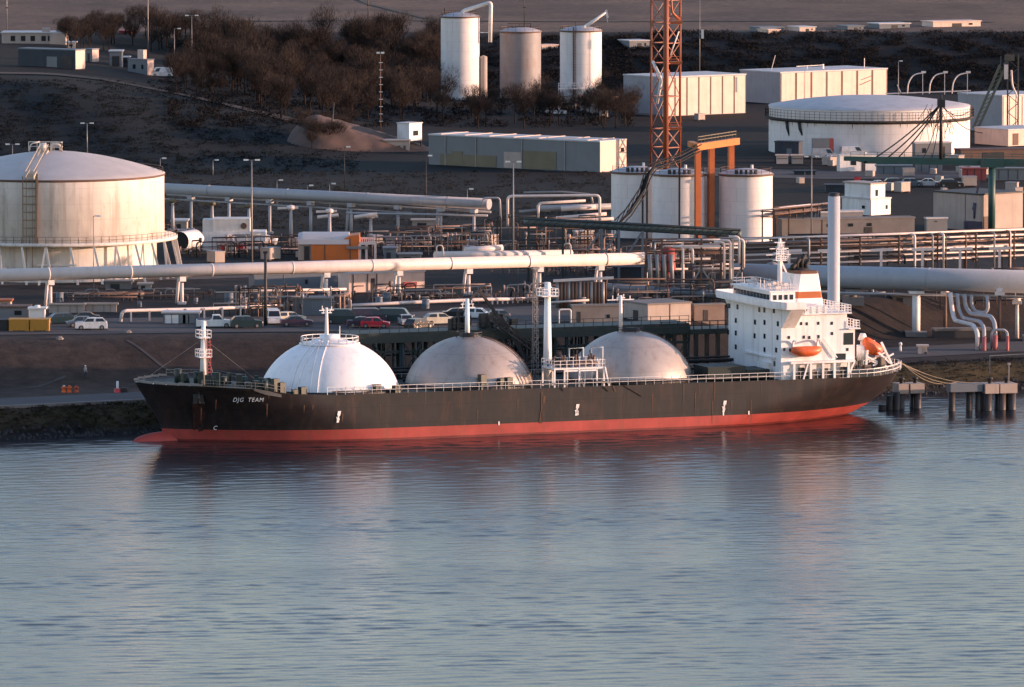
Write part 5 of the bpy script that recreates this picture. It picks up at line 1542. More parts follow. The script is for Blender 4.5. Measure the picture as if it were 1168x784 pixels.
mb = MB(); mb.tube(rounded([(X(1152), -.5, Z(80)), (X(1153), -.5, Z(98)), (X(1158), -.5, Z(108)), (X(1158), -.5, Z(112))], 1), .22, 6); mb.obox((X(1146), -.3, Z(82)), .8, .6, 3); mk('hose', mb, PINKPIPE, t)
mb = MB(); mb.obox((X(1148), 1, .6), 8, 5, 2); mk('carriage', mb, DARKSTEEL, t)

# ================================================================== right: upper rack, big grey pipe
MIX = [PINKPIPE, PINKPIPE, STEEL, BROWNSTEEL, GREYPIPE]
rack('pipe_rack', 'long multi tier pipe rack crossing the right side above the big grey pipe', 846, 1200, 274.5, 262, 1006, 1034, (0, .8, 1.6, 2.4, 3.2, 4.0), [PINKPIPE, PINKPIPE, BROWNSTEEL, STEEL, BROWNSTEEL, DARKSTEEL], 9, 3.2, BROWNSTEEL, 'pipe rack', None, (.07, .16), 4, 10)
for i, px in enumerate((900, 945, 1005, 1052, 1095, 1140)):
    p = wy(px, 300, 1003 + i * 4); p.z = terr(p.x, p.y)
    t = thing('pipe_support', 'short T shaped pipe support at px %d' % px, 'support', p)
    h = zt(px, 287 - i * .6, p.y) - p.z
    mb = MB(); mb.bar((0, 0, -.5), (0, 0, h), .38); mk('post', mb, PINKPIPE, t)
    mb = MB(); mb.bar((-1.6, 0, h), (1.9, 0, h + .15), .4); mk('crossbeam', mb, PINKPIPE, t)
    t['label'] = 'T shaped support below the long rack, ' + ('first, behind the ship funnel', 'second, right beside the vent stack', 'third, left of the thick white column', 'fourth, over the thick white column', 'fifth, over the row of bent pipes', 'sixth, nearest the right edge')[i]
tb = pipeline('pipeline', 'thick blue grey pipe passing behind the ship funnel at the right', [(838, 313.5, 985 + 6), (1230, 323, 985 - 12)], 1.68, paint('blue_grey_pipe', (.31, .335, .37), .5, .08, .08, .25), None, 15, 28)
t, P, o = tb
mb = MB(); c0 = P[0] - o; mb.cyl(c0 + Vector((5.5, -1.0, .3)), c0 + Vector((5.5, -2.2, .3)), .75, 16); mb.lathe([(.02, .5), (.75, .2), (.8, 0)], 16, c0 + Vector((5.5, -1.5, 1.6))); mk('branch_flange', mb, STEEL, t)
for px, w_ in ((872, 1.0), (974.5, 1.15), (1047, 1.15), (1180, 1.1)):
    k = (px - 838) / (1230 - 838); c = P[0].lerp(P[-1], k); z0 = terr(c.x, c.y)
    mb = MB(); mb.cyl((c.x - o.x, c.y - o.y, z0 - 1 - o.z), (c.x - o.x, c.y - o.y, c.z - 1.75 - o.z), w_ / 2 * 1.05, 14); mb.obox((c.x - o.x, c.y - o.y, c.z - 1.9 - o.z), 2.2, 2, .4); mk('support_column', mb, WHITE if px > 1000 else CONC, t)
    mb = MB(); mb.obox((c.x - o.x, c.y - o.y, z0 + .1 - o.z), 3.2, 3.0, 1.2); mk('footing', mb, CONC, t)
for i, (a, c, r_) in enumerate(((880, 1000, .22), (960, 1080, .18), (1040, 1168, .16))):
    pass
bent_pipes('pipework', 'small bundle of thin pipes hugging the underside of the thick blue grey pipe', [(.17, [(905, 333, 984), (1090, 337, 980)], None), (.13, [(955, 336, 984), (1076, 336.5, 981)], None), (.2, [(1080, 336, 980), (1200, 340, 976)], None)], GREYPIPE)
RP = paint('pink_red_pipe_paint', (.36, .10, .10), .6, .2, .3, .3)
for pts, r_, lab, hook in (
    ([(1084, 334, 975), (1086, 355, 975), (1089, 366, 973), (1110, 371, 962), (1115, 380, 959), (1115, 401, 959)], .34, 'first pale bent pipe dropping from the big pipe, leftmost of the group', None),
    ([(1092, 335, 975.5), (1093, 352, 975.5), (1098, 363, 974), (1118, 367, 963), (1122.5, 374, 960), (1122.5, 410, 958)], .28, 'second bent pipe of the group with a dark red foot', 1),
    ([(1100, 336, 976), (1101, 350, 976), (1107, 358, 974), (1130, 361, 963), (1135, 369, 961), (1135, 408, 959)], .32, 'third bent pipe of the group ending in a thick pink foot', 1),
    ([(1108, 337, 976.5), (1108, 348, 976.5), (1112, 356, 975), (1124, 357, 974), (1127, 352, 974), (1126, 337, 974)], .27, 'pipe looped in a U just under the big pipe, right of the bent group', None),
    ([(1131, 401, 960), (1131, 380, 960), (1134, 376.5, 960), (1146, 376.5, 960), (1149, 380, 960), (1149, 409, 958)], .2, 'hook shaped pipe with a red foot, rightmost of the bent group', 1)):
    t = bent_pipes('bent_pipe', lab, [(r_, pts, None)], GREYPIPE if 'first' not in lab else PINKPIPE, 'pipe')
    if hook:
        e = wy(*pts[-1]) - t.location; mb = MB(); mb.cyl(e + Vector((0, 0, -.3)), e + Vector((0, 0, 3.2)), r_ + .05, 10); mk('painted_foot', mb, RP, t)
for px, rt, rb, lab in ((1140, 335, 388, 'valve post with twin pale caps at the right end below the big pipe'), (1078, 335, 382, 'brown slim post between the white column and the bent pipes'), (901, 336, 350, 'pinkish slim post under the big pipe right of the funnel'), (1160, 345, 386, 'stout pale post on the bank at the far right edge')):
    p = base(px, rb); h = zt(px, rt, p.y) - p.z; t = thing('valve_post', lab, 'post', p)
    mb = MB(); mb.tube([(0, 0, -.5), (0, 0, h)], .32, 8, True, .24); mk('post', mb, BROWNSTEEL if px < 1150 else PINKPIPE, t)
    mb = MB(); mb.obox((0, 0, h), 1.4, .8, .5); mb.lathe([(.01, h + .9), (.5, h + .7), (.5, h + .25)], 10); mk('cap', mb, PINKPIPE, t)

# ================================================================== centre: braced pipe frame and green bridge
p = base(790, 347); Y = 985.; p = wy(790, 300, Y); p.z = terr(p.x, Y); X = lambda px: wy(px, 300, Y).x - p.x; Z = lambda row: zt(790, row, Y) - p.z
t = thing('braced_frame', 'tall braced steel frame full of pipes left of the big grey pipe', 'steel frame', p)
for px in (737, 755, 779, 800, 822, 836, 846):
    for y_ in (0, 5):
        mb = MB(); mb.bar((X(px), y_, -1), (X(px), y_, Z(276 if y_ else 272 + (px % 5))), .26); mk('post', mb, BROWNSTEEL if px not in (779, 836) else PINKPIPE, t)
for r_ in (276, 287, 299, 310):
    for y_ in (0, 5):
        mb = MB(); mb.bar((X(735), y_, Z(r_)), (X(848), y_, Z(r_ - 1)), .22); mk('girt', mb, BROWNSTEEL, t)
for a, c in ((756, 779), (800, 779), (800, 824), (846, 824), (737, 755)):
    mb = MB(); mb.bar((X(a), 0, Z(305)), (X(c), 0, Z(343)), .24); mk('brace', mb, STEEL, t)
rn = random.Random(31)
for i in range(26):
    a = rn.uniform(735, 838); L = rn.uniform(12, 60); r_ = rn.uniform(272, 315); y_ = rn.uniform(.5, 4.5)
    b_ = min(848, a + L)
    pts = [(X(a), y_, Z(r_)), (X(b_), y_, Z(r_ - .6))]
    if rn.random() < .6: pts = [(X(a), y_, Z(r_ + rn.uniform(8, 24)))] + pts
    mb = MB(); mb.tube(rounded(pts, .45), rn.uniform(.08, .2), 6); mk('pipe', mb, MIX[i % 5], t)
for px, r0, r1 in ((779, 281, 330), (790, 282, 300), (826, 276, 318), (833, 274, 320), (843, 270, 300), (848, 273, 305)):
    mb = MB(); mb.tube(rounded([(X(px - 12), -.6, Z(r0)), (X(px), -.6, Z(r0)), (X(px), -.6, Z(r1))], .6), .22, 8); mk('pipe', mb, PINKPIPE, t)
mb = MB(); mb.bar((X(779), -.7, Z(281)), (X(822), -.7, Z(280.5)), .3); mk('pipe', mb, PINKPIPE, t)
for px in (741, 749, 757, 765):
    mb = MB(); mb.tube([(X(px), -1, Z(290)), (X(px + 2), -1, Z(325))], .38, 8, True, .28); mk('vessel_pipe', mb, STEEL, t)
mb = MB(); mb.lathe([(.02, 3), (1.1, 2.7), (1.2, 0), (1.1, -.4)], 16, (X(762), 1.5, Z(306))); mb.cyl((X(762), 1.5, Z(306)), (X(762), 1.5, 0), .5, 8); mk('vessel', mb, REDDARK, t)
Yg = 1012
pts = [(598, 256.5, Yg + 8), (690, 261, Yg + 4), (845, 270, Yg - 4)]
P = [wy(*q) for q in pts]; o = P[0].copy(); o.z = terr(o.x, o.y)
t = thing('pipe_bridge', 'dark green pipe bridge running across the feet of the white tanks', 'pipe bridge', o)
mb = MB()
for dz, dy in ((0, 0), (.9, 0), (0, 1.4), (.9, 1.4)): mb.tube([q - o + Vector((0, dy, dz)) for q in P], .16, 6)
for i in range(30):
    k = i / 30; c = P[0].lerp(P[2], k) - o; c2 = P[0].lerp(P[2], k + 1 / 30) - o; mb.bar(c, c2 + Vector((0, 0, .9)), .1)
mk('truss', mb, GREENSTEEL, t)
mb = MB(); mb.tube([q - o + Vector((0, .7, .45)) for q in P], .42, 8); mk('pipe', mb, paint('teal_grey_pipe', (.10, .14, .145), .5, .15, .15), t)
for k in (.02, .18, .36, .44, .55, .8, .99):
    c = P[0].lerp(P[2], k); mb = MB()
    for dy in (0, 1.4): mb.bar(Vector((c.x, c.y + dy, terr(c.x, c.y) - .5)) - o, c + Vector((0, dy, 0)) - o, .35)
    if .3 < k < .6: mb.bar(Vector((c.x - 2.2, c.y, c.z - 3.4)) - o, c - o, .3)
    mk('trestle_leg', mb, BLUEGREY if .3 < k < .6 else GREENSTEEL, t)
# manifold of stout pipes in front of the leftmost tank
Y = 1085; bent_pipes('pipe_manifold', 'bank of stout shining pipes left of the white tanks', [
    (.5, [(612, 238, Y), (697, 235.5, Y)], GREYPIPE), (.42, [(640, 238.5, Y - 2), (680, 236, Y - 2)], PINKPIPE), (.3, [(634, 249, Y - 3), (692, 244, Y - 3)], PINKPIPE), (.26, [(648, 252, Y - 4), (700, 249.5, Y - 4)], PINKPIPE),
    (.24, [(579, 258, Y - 6), (579, 224, Y - 6), (684, 223, Y - 6), (684, 258, Y - 6)], PINKPIPE), (.22, [(614, 252, Y - 5), (614, 232, Y - 5), (668, 229, Y - 5)], PINKPIPE), (.2, [(597, 220, Y), (640, 219, Y), (674, 222, Y), (676, 232, Y)], STEEL),
    (.18, [(550, 235, Y + 4), (551, 226, Y + 4), (570, 226, Y + 4), (571, 250, Y + 4)], GREYPIPE), (.3, [(592, 242, Y + 2), (640, 238, Y + 2)], STEEL), (.16, [(700, 256, Y), (646, 256, Y), (646, 264, Y)], BROWNSTEEL)], PINKPIPE)
rn = random.Random(77)
CLPIPE = paint('dull_pink_pipe', (.42, .30, .25), .5, .15, .3, .3)
for gi, (a, c, rb, rt, Yc, n_, lab) in enumerate(((556, 700, 288, 246, 1070, 60, 'tangle of valves and small pipes below the shining pipe bank'), (430, 560, 285, 250, 1088, 46, 'dark tangle of small pipes under the right end of the grey pipeline'),
                                              (240, 345, 352, 326, 962, 44, 'low cluster of looped pipes behind the parked white pickup'), (400, 560, 350, 324, 985, 60, 'low spread of looped pipes behind the parked dark cars'),
                                              (560, 640, 352, 322, 985, 44, 'low group of looped pipes left of the comb of upright tubes'), (330, 400, 350, 330, 965, 26, 'small knot of pale looped pipes above the white dome'), (880, 1010, 345, 332, 996, 20, 'scattered small pipes on the slope under the big grey pipe'), (600, 740, 133, 108, 1500, 40, 'distant pale pipes and frames beside the silo with the crane boom'),
    (195, 345, 298, 268, 1072, 46, 'dark low pipes around the feet of the white process module'), (350, 560, 298, 262, 1075, 60, 'wide dark spread of small pipes behind the orange hall'), (50, 240, 346, 328, 988, 34, 'thin low pipes on the ground under the long pipeline at the left'), (955, 1168, 345, 303, 1000, 40, 'many slim posts and pipes standing under the long rack at the right'), (690, 850, 345, 318, 978, 40, 'dark pipework along the foot of the braced frame'), (885, 1050, 285, 266, 1090, 20, 'thin dark pipes in front of the long low workshop'), (560, 700, 318, 296, 1035, 44, 'dark pipes half hidden behind the right end of the long pale pipeline'), (690, 850, 300, 272, 1035, 50, 'dark dense pipework under the dark green pipe bridge'))):
    p = wy((a + c) / 2, 300, Yc); p.z = terr(p.x, Yc)
    t = thing('pipework', lab, 'pipework', p)
    for i in range(n_):
        u_ = rn.uniform(a, c); v_ = rn.uniform(4, (c - a) * .35); r0 = rn.uniform(rt, rb); y_ = rn.uniform(-6, 6)
        q = lambda px, row: wy(px, row, Yc + y_) - p
        zg_ = terr(p.x + 0, Yc + y_) - p.z
        kind = rn.random()
        if kind < .4: pts = [Vector((q(u_, r0).x, y_, zg_)), q(u_, r0), q(min(c, u_ + v_), r0 - .5), Vector((q(min(c, u_ + v_), r0).x, y_, zg_))]
        elif kind < .7: pts = [Vector((q(u_, r0).x, y_, zg_)), q(u_, r0), q(min(c, u_ + v_ * 1.3), r0 - .4)]
        else: pts = [q(u_, r0), q(min(c, u_ + v_ * 1.6), r0 - .8)]
        mb = MB(); r_ = rn.uniform(.05, .14); mb.tube(rounded(pts, .5), r_, 6)
        if kind >= .7:
            for e in (pts[0], pts[1]): mb.bar(Vector((e.x, e.y, zg_)), e, .12)
        if rn.random() < .4: mb.cyl(pts[1] + Vector((0, 0, -.3)), pts[1] + Vector((0, 0, .4)), r_ * 2.1, 8)
        mk('pipe', mb, (CLPIPE, CLPIPE, STEEL, BROWNSTEEL, BROWNSTEEL, DARKSTEEL, DARKSTEEL)[rn.randrange(7)], t)
# boxes, tanks and skids of the middle ground
for a, c, rb, rt, m_, lab in ((555, 561, 270, 258, STEEL, 'small steel cabinet left of the double yard lamp'), (534, 545, 281, 276, WHITE, 'white rectangular tank panel below the grey pipeline end'), (470, 500, 262, 252, PINKCONC, 'low faded pipe shelter under the grey pipeline'),
                               (438, 452, 300, 284, BLUEGREY, 'upright blue grey cabinet right of the orange hall'), (455, 480, 300, 291, CLAD, 'low grey skid right of the orange hall'), (505, 530, 275, 262, DARKSTEEL, 'dark equipment skid below the grey pipeline'),
                               (120, 150, 330, 322, CONC, 'low concrete box under the long pipeline near the cream tank'), (158, 172, 330, 325, PINKCONC, 'pale small box behind the long pipeline at the left'), (560, 600, 300, 290, DARKSTEEL, 'dark flat skid behind the long pipeline by the yard lamp'),
                               (700, 735, 318, 306, NAVY, 'dark blue skid box beneath the right end of the long pipeline'), (1018, 1040, 345, 338, CONC, 'low concrete box under the big grey pipe'), (275, 281, 350, 342, WARM, 'small bright cream cabinet among low pipes')):
    t, w, h = shed('equipment_box', lab, a, c, rb, rt, 2.5, m_, m_, cat='cabinet'); hole(t, 'door', -w * .3, w * .05, 0, h * .75, DARKSTEEL if m_ is not DARKSTEEL else STEEL)
# comb of upright tubes
p = base(665, 352); Y = p.y; X = lambda px: wy(px, 300, Y).x - p.x; Z = lambda row: zt(665, row, Y) - p.z
t = thing('tube_comb', 'comb of upright rusty tubes under a sunlit beam', 'heat exchanger', p)
mb = MB(); mb.bar((X(631), 0, Z(320.5)), (X(700), 0, Z(317)), .5, .35); mk('top_beam', mb, PINKPIPE, t)
for i in range(13):
    mb = MB(); mb.cyl((X(636 + i * 4.3), .3, 0), (X(636 + i * 4.3), .3, Z(322)), .3, 8); mk('tube', mb, BROWNSTEEL if i % 3 else STEEL, t)
mb = MB(); mb.cyl((X(625), -.6, Z(345)), (X(672), -.6, Z(342)), .16, 6); mk('pipe', mb, PINKPIPE, t)
# dark blue pipe behind the ship bridge
td = pipeline('pipeline', 'dark blue grey pipe sloping down behind the aft dome to the ship bridge', [(690, 327.5, 992), (840, 338, 975)], .62, paint('slate_pipe', (.13, .145, .165), .5, .12, .1), None, 9)
for px in (705, 740, 775, 812): pipe_leg(*td, px, .62, DARKSTEEL, .4, False, DARKSTEEL)
# small rack left of the workshop behind tank 3
rack('pipe_rack', 'short pale pipe rack right of the free standing white tank', 883, 948, 240, 233, 1098, 1130, (0, .9), [PINKPIPE, BROWNSTEEL], 5, 2, BROWNSTEEL, seed=8)
# lamps
for px, rt, rb, n_, lab, r_ in ((287.5, 183, 300, 2, 'tall twin headed lamp beside the white process module', .13), (585.5, 185, 298, 2, 'tall twin headed lamp left of the shining pipe bank', .13), (925.5, 179, 272, 2, 'tall twin headed lamp in front of the low workshop', .11), (99.5, 141, 176, 2, 'twin headed lamp behind the roof of the cream tank', .1),
                            (107, 247, 342, 1, 'thin single arm lamp in front of the cream tank', .08), (14.5, 165, 215, 2, 'short lamp behind the left end of the cream tank roof', .09), (316, 206, 236, 1, 'small lamp just above the grey pipeline nearest the tall twin headed lamp', .08), (350.5, 212, 236, 1, 'lowest tiny lamp peeping over the grey pipeline above the orange hall', .07),
                            (376, 210, 240, 1, 'small lamp over the grey pipeline above the right end of the orange hall', .08), (486, 178, 250, 1, 'thin dark lamp pole left of the long grey warehouse', .09), (393, 168, 215, 1, 'faint thin lamp pole on the dark slope below the mound', .07), (533, 216, 240, 1, 'small lamp above the right end of the grey pipeline', .07), (183, 181, 215, 1, 'small bright lamp at the right edge of the cream tank roof', .08), (243, 183, 200, 1, 'faint lamp on the dark slope right of the cream tank', .08)):
    lamp_post(px, rt, rb, lab, n_, STEEL if px not in (486, 393) else DARKSTEEL, r_, None, L=.7 if n_ == 2 else .5)
p = base(303, 372); h = zt(303, 288, p.y) - p.z; t = thing('lamp_post', 'dark bare pole standing beside the parked white vans', 'pole', p); mb = MB(); mb.tube([(0, 0, -.5), (0, 0, h)], .26, 8, True, .2); mk('pole', mb, DARKSTEEL, t); mb = MB(); mb.obox((0, 0, h), .6, .4, .3); mk('cap', mb, DARKSTEEL, t)
# ================================================================== jetty behind the ship
def spt(u, v, z): return SO + Vector((u * ce - v * se, u * se + v * ce, z))
t = thing('jetty', 'dark green steel jetty on many piles behind the ship', 'jetty', spt(0, 14, 0), TH)
uL, uR = su(398, 380, 13)[0], 25.5
dz_ = lambda u: su(0, 0, 0)  # unused
vz0, vz1 = 12.5, 18.0
zj = su(620, 374, vz0)[1]
mb = MB(); mb.box(uL, uR, vz0 - 14, vz1 - 14, zj - .5, zj); mk('deck', mb, GREENSTEEL, t)
mb = MB(); mb.bar((uL, vz0 - 14.1, zj - .9), (uR, vz0 - 14.1, zj - .9), .35, .9); mb.bar((uL, vz0 - 14.1, zj - 5.2), (uR, vz0 - 14.1, zj - 5.2), .25); mb.bar((uL, vz1 - 14, zj - 3.5), (uR, vz1 - 14, zj - 3.5), .25); mb.bar((uL, vz0 - 13.7, zj - 2.6), (uR, vz0 - 13.7, zj - 2.6), .2, .35); mb.bar((uL, vz1 - 14.4, zj - 5.6), (uR, vz1 - 14.4, zj - 5.6), .3, .5); split_parts('girder', mb, GREENSTEEL, t)
mb = MB(); mb.rail([(uL, vz0 - 13.9, zj), (uR, vz0 - 13.9, zj)], 1.0, 1.4, .035); mb_ = mk('railing', mb, GREENSTEEL, t)
rn = random.Random(14); n = 95
for i in range(n):
    u = uL + (uR - uL) * (i + .5) / n + rn.uniform(-.25, .25); v = rn.choice((vz0 - 13.8, vz0 - 12.5, vz1 - 14.3)); 
    mb = MB(); mb.cyl((u, v, -4), (u + rn.uniform(-.4, .4), v, zj - .5), rn.choice((.16, .22, .32)), 8); mk('pile', mb, GREENSTEEL, t)
for i in range(22):
    u = uL + (uR - uL) * (i + .6) / 22.6
    mb = MB(); mb.bar((u, vz0 - 14.1, zj - 5.2), (u + 2.4 * (1 if i % 2 else -1), vz0 - 14.1, zj - 1.2), .15); mk('brace', mb, GREENSTEEL, t)
uu = su(835, 372, vz0)[0]
mb = MB(); z_ = su(835, 372, vz0)[1]
mb.box(uR - 4, uu + 1.5, vz0 - 14, vz1 - 15, z_ - 1.0, z_ - .3); mb.rail([(uR - 4, vz0 - 13.9, z_ - .3), (uu + 1.5, vz0 - 13.9, z_ - .3)], 1.1, 1.2, .06); mk('end_platform', mb, GREENSTEEL, t)
for k in range(5):
    mb = MB(); mb.bar((uR - 2 + k * 1.6, vz0 - 13.5, -3), (uR - 2 + k * 1.6, vz0 - 13.5, z_ - 1), .5); mk('pile', mb, DARKSTEEL, t)
t = thing('loading_tower', 'dark gangway tower and loading arms standing on the jetty by the main mast', 'loading arm', spt(-4.5, 13.5, zj), TH)
mb = MB()
for a, c in ((-2.8, 0), (2.2, 0)):
    mb.bar((a, .5, 0), (a, .5, 2.4), .3)
mb.bar((-2.8, .5, 2.4), (.2, .5, 5.2), .3); mb.bar((.2, .5, 5.2), (3.4, .5, 1.0), .35); mb.bar((3.2, -.3, 1.5), (6.8, -3.5, -6), .5); mb.bar((2.2, -.3, .2), (5.6, -3.5, -6.5), .35)
for i in range(9): k = i / 9; mb.bar((2.2 + 3.4 * k, -.3 - 3.2 * k, .2 - 6.7 * k), (3.2 + 3.6 * k, -.3 - 3.2 * k, 1.5 - 7.5 * k), .14)
mk('loading_arm', mb, DARKSTEEL, t)
mb = MB()
for i in range(18): mb.obox((rn.uniform(-4, 6.5), rn.uniform(.5, 3), rn.uniform(.4, 1.2)), rn.uniform(.4, 1.4), .6, rn.uniform(.6, 2.0), rn.random())
split_parts('control_gear', mb, DARKSTEEL, t)
t = thing('gangway_tower', 'dark scaffold gangway tower between middle dome and main mast', 'gangway', spt(su(612, 420, 11)[0], 11.5, 0), TH)
mb = MB()
for a in (-1.6, 1.6):
    for c in (-1, 1): mb.bar((a, c, -3), (a, c, 10.5), .2)
for i in range(6):
    z_ = 1.5 + i * 1.7; mb.bar((-1.6, -1, z_), (1.6, -1, z_ + 1.7 * (1 if i % 2 else -1)), .14); mb.bar((-1.6, -1, z_), (1.6, -1, z_), .14); mb.box(-1.6, 1.6, -1, 1, z_ - .05, z_ + .05)
mk('scaffold', mb, DARKSTEEL, t)
mb = MB(); mb.bar((-6.5, -.5, 13.2), (.6, -1, 8.0), .9, .2); mb.rail([(-6.5, -.9, 13.3), (.6, -1.4, 8.1)], 1, 1, .06); mb.rail([(-6.5, -.1, 13.3), (.6, -.6, 8.1)], 1, 1, .06); mk('gangway', mb, DARKSTEEL, t)

# ================================================================== vent stack, dolphins, bank
Y = 930.; p = wy(951, 300, Y); p.z = terr(p.x, Y)
t = thing('vent_stack', 'tall smooth pale vent stack rising behind the ship deckhouse', 'stack', p)
h = zt(951, 224, Y) - p.z
mb = MB(); mb.lathe([(.86, -2), (.84, h), (.7, h + .003)], 32); mk('shaft', mb, paint('pale_stack_paint', (.50, .49, .50), .5, .06, .05, .2), t)
mb = MB(); mb.lathe([(.7, h - .5), (.74, h + .45), (.6, h + .5), (.02, h + .4)], 24); mk('rim', mb, DARKSTEEL, t)

def pilecap(name, label, boxes, rowtop, piles, Y, hcap=1.3, zrow=None):
    p = wy(boxes[0][0], 300, Y); p.z = 0
    t = thing(name, label, 'mooring dolphin', p, R(15))
    z1 = zt(boxes[0][0], rowtop, Y)
    for a, c in boxes:
        x0, x1 = wy(a, 300, Y).x - p.x, wy(c, 300, Y).x - p.x
        mb = MB(); mb.box(x0, x1, 0, 2.8, z1 - hcap, z1); mk('concrete_cap', mb, PINKCONC, t)
        mb = MB(); xm = (x0 + x1) / 2; mb.lathe([(.3, z1), (.25, z1 + .5), (.42, z1 + .55), (.4, z1 + .8), (.02, z1 + .85)], 12, (xm, 1, 0)); mk('bollard', mb, DARKSTEEL, t)
    for a in piles:
        for y_ in (.7, 2.2):
            x0 = wy(a, 300, Y).x - p.x; mb = MB(); mb.cyl((x0, y_, -4), (x0, y_, z1 - hcap), .55, 12); mk('pile', mb, paint('wet_dark_pile', (.045, .04, .04), .5, .3, .3, .3), t)
    return t, p, z1
dolR = pilecap('mooring_dolphin', 'twin capped concrete mooring dolphin at the lower right edge', [(1125, 1141.5), (1143, 1163.5)], 438.5, (1130, 1147, 1159), 907)
t, p, z1 = dolR
mb = MB(); x0 = wy(1084, 300, 907).x - p.x; mb.box(x0, -.3, .3, 2.2, z1 - 1.0, z1 + .1); mk('walkway', mb, BLUEGREY, t)
for a in (1088, 1109, 1120):
    x0 = wy(a, 300, 907).x - p.x; mb = MB(); mb.cyl((x0, 1.2, -4), (x0, 1.2, z1 - 1), .45, 10); mk('pile', mb, DARKSTEEL, t)
mb = MB(); x0 = wy(1156, 300, 907).x - p.x; mb.bar((x0, 1, z1), (x0, 1, z1 + 2.6), .14); mb.obox((x0, 1, z1 + 2.6), .4, .3, .3); mk('light_post', mb, STEEL, t)
dolL = pilecap('mooring_dolphin', 'weathered concrete dolphin just behind the ship stern', [(1026, 1038), (1040, 1057)], 438.5, (1030, 1050), 910)
t, p, z1 = dolL
for a, rt in ((1013, 452), (1021, 448), (990, 470), (1004, 462)):
    x0 = wy(a, 300, 908).x - p.x; mb = MB(); mb.cyl((x0, -1, -4), (x0, -1, zt(a, rt, 908)), .5, 10); mk('pile', mb, DARKSTEEL, t)
q0 = spt(su(1027, 424, 0)[0], 0, 6.6)
for i, (a, r_, off) in enumerate(((1112, 438, 0), (1118, 437, .6), (1104, 437, -.7), (1092, 436, -1.2))):
    q1 = wy(a, r_, 908); s0 = q0 + Vector((0, off, .1 * i))
    mb = MB(); mb.tube([s0.lerp(q1, k / 12) - Vector((0, 0, (.55 + .25 * i) * math.sin(math.pi * k / 12))) for k in range(13)], .05, 5)
    solo('mooring_rope', mb, ROPE, ('topmost pale mooring rope from the stern to the walkway', 'second mooring rope from the stern, running to the concrete cap', 'third mooring rope from the stern, sagging lower', 'lowest slackest mooring rope from the ship stern')[i], 'rope', 'mooring ropes at the stern')
# sloping concrete apron, walls on the right bank
B = Block('retaining_wall', 'low dark retaining wall between the white column and bent pipes', 1064, 1066, 1131, 386, 377, 8, paint('dark_wall', (.05, .05, .055), .9, .2), CONC, 'wall'); B.right('coping', 0, 1, .9, .99, CONC, .1)
t, w, h = shed('cabinet', 'cream cabinet standing alone on the right quay', 1047.5, 1057.5, 404, 395.5, 1.1, WARM, WARM, cat='cabinet'); hole(t, 'door', -w * .1, w * .45, .1, h * .8, PINKCONC); hole(t, 'wheel', w * .2, w * .45, -.05, h * .25, BLACK)
p = base(1027, 401); t = thing('marker_post', 'small white marker post on the right quay', 'post', p); mb = MB(); mb.tube([(0, 0, -.2), (0, 0, .9)], .2, 8, True, .16); mk('post', mb, WHITE, t); mb = MB(); mb.lathe([(.02, 1.35), (.24, 1.2), (.24, .9), (.02, .9)], 10); mk('cap', mb, WHITE, t)
p = base(1137, 430)
t = thing('quay_fence', 'slim rail with posts on the bank behind the right dolphin', 'railing', wy(1138, 300, 932)); t.location.z = 2.6
mb = MB(); mb.rail([(-1, 0, 0), (14, 2, .6)], 2.6, 5, .06, 1); mk('rail', mb, STEEL, t)

# ================================================================== left quay: skips, posts, person
def skip(label, px0, px1, rb, rt, m_):
    p = base((px0 + px1) / 2, rb); w = (px1 - px0) / ppm(p.y); h = zt(px0, rt, p.y) - p.z
    t = thing('container', label, 'container', p)
    mb = MB(); mb.box(-w / 2, w / 2, 0, 2.6, 0, h); mk('body', mb, m_, t)
    mb = MB(); mb.box(-w / 2 - .06, w / 2 + .06, -.06, 2.66, h + .003, h + .14); mk('rim', mb, m_, t)
    for k in (-.42, -.14, .14, .42):
        mb = MB(); mb.box(w * k - .06, w * k + .06, -.08, -.003, .1, h); mk('rib', mb, m_, t)
    mb = MB(); mb.box(-w * .3, w * .3, -.06, -.004, -.12, .16); mk('skid', mb, DARKSTEEL, t)
    return t
YELC = paint('yellow_orange_skip_paint', (.52, .25, .03), .55, .2, .45, .4)
skip('yellow skip at the left edge, left one of the pair', 10, 33, 379, 365.5, YELC)
skip('yellow skip carrying the white tarpaulin box, right one of the pair', 34, 56, 379, 365.5, YELC)
skip('dark skip cut by the left edge of the picture', -14, 9, 378, 366, DARKSTEEL)
p = base(42, 374); w = 17 / ppm(p.y); z1 = zt(42, 352.5, p.y) - p.z; z0_ = zt(42, 365.6, p.y) - p.z + .1
t, w_, h_ = shed('container_cabin', 'grey site cabin with rusty top behind the yellow skips', -8, 33, 368, 351, 3, CLAD, BROWNSTEEL, cat='cabin'); hole(t, 'window', w_ * .1, w_ * .3, h_ * .5, h_ * .8)
t, w_, h_ = shed('water_tank', 'white plastic water tank standing behind the right yellow skip', 33.5, 51, 371, 353, 2.2, WHITE, WHITE, cat='tank')
mb = MB(); mb.lathe([(.4, h_ + .2), (.4, h_ + .5), (.02, h_ + .55)], 12, (0, 1, 0)); mk('filler_cap', mb, WHITE, t)
t, w_, h_ = shed('kiosk', 'orange roofed kiosk at the left edge above the skips', -6, 12, 356, 344, 3, PINKCONC, ORANGE, cat='kiosk'); hole(t, 'window', -w_ * .1, w_ * .3, h_ * .4, h_ * .8)
for i, (a, c, rb, rt) in enumerate(((56, 96, 357, 348), (97, 133, 356, 347.5))):
    t, w_, h_ = shed('low_wall', ('low pink wall left of the gap, behind the white SUV', 'low pink wall right of the gap, behind the white SUV')[i], a, c, rb, rt, .5, PINKCONC, PINKCONC, cat='wall')
    for k in (-.25, .1, .3): hole(t, 'wall_joint', w_ * k - .05, w_ * k + .05, 0, h_ * .95, CONC)
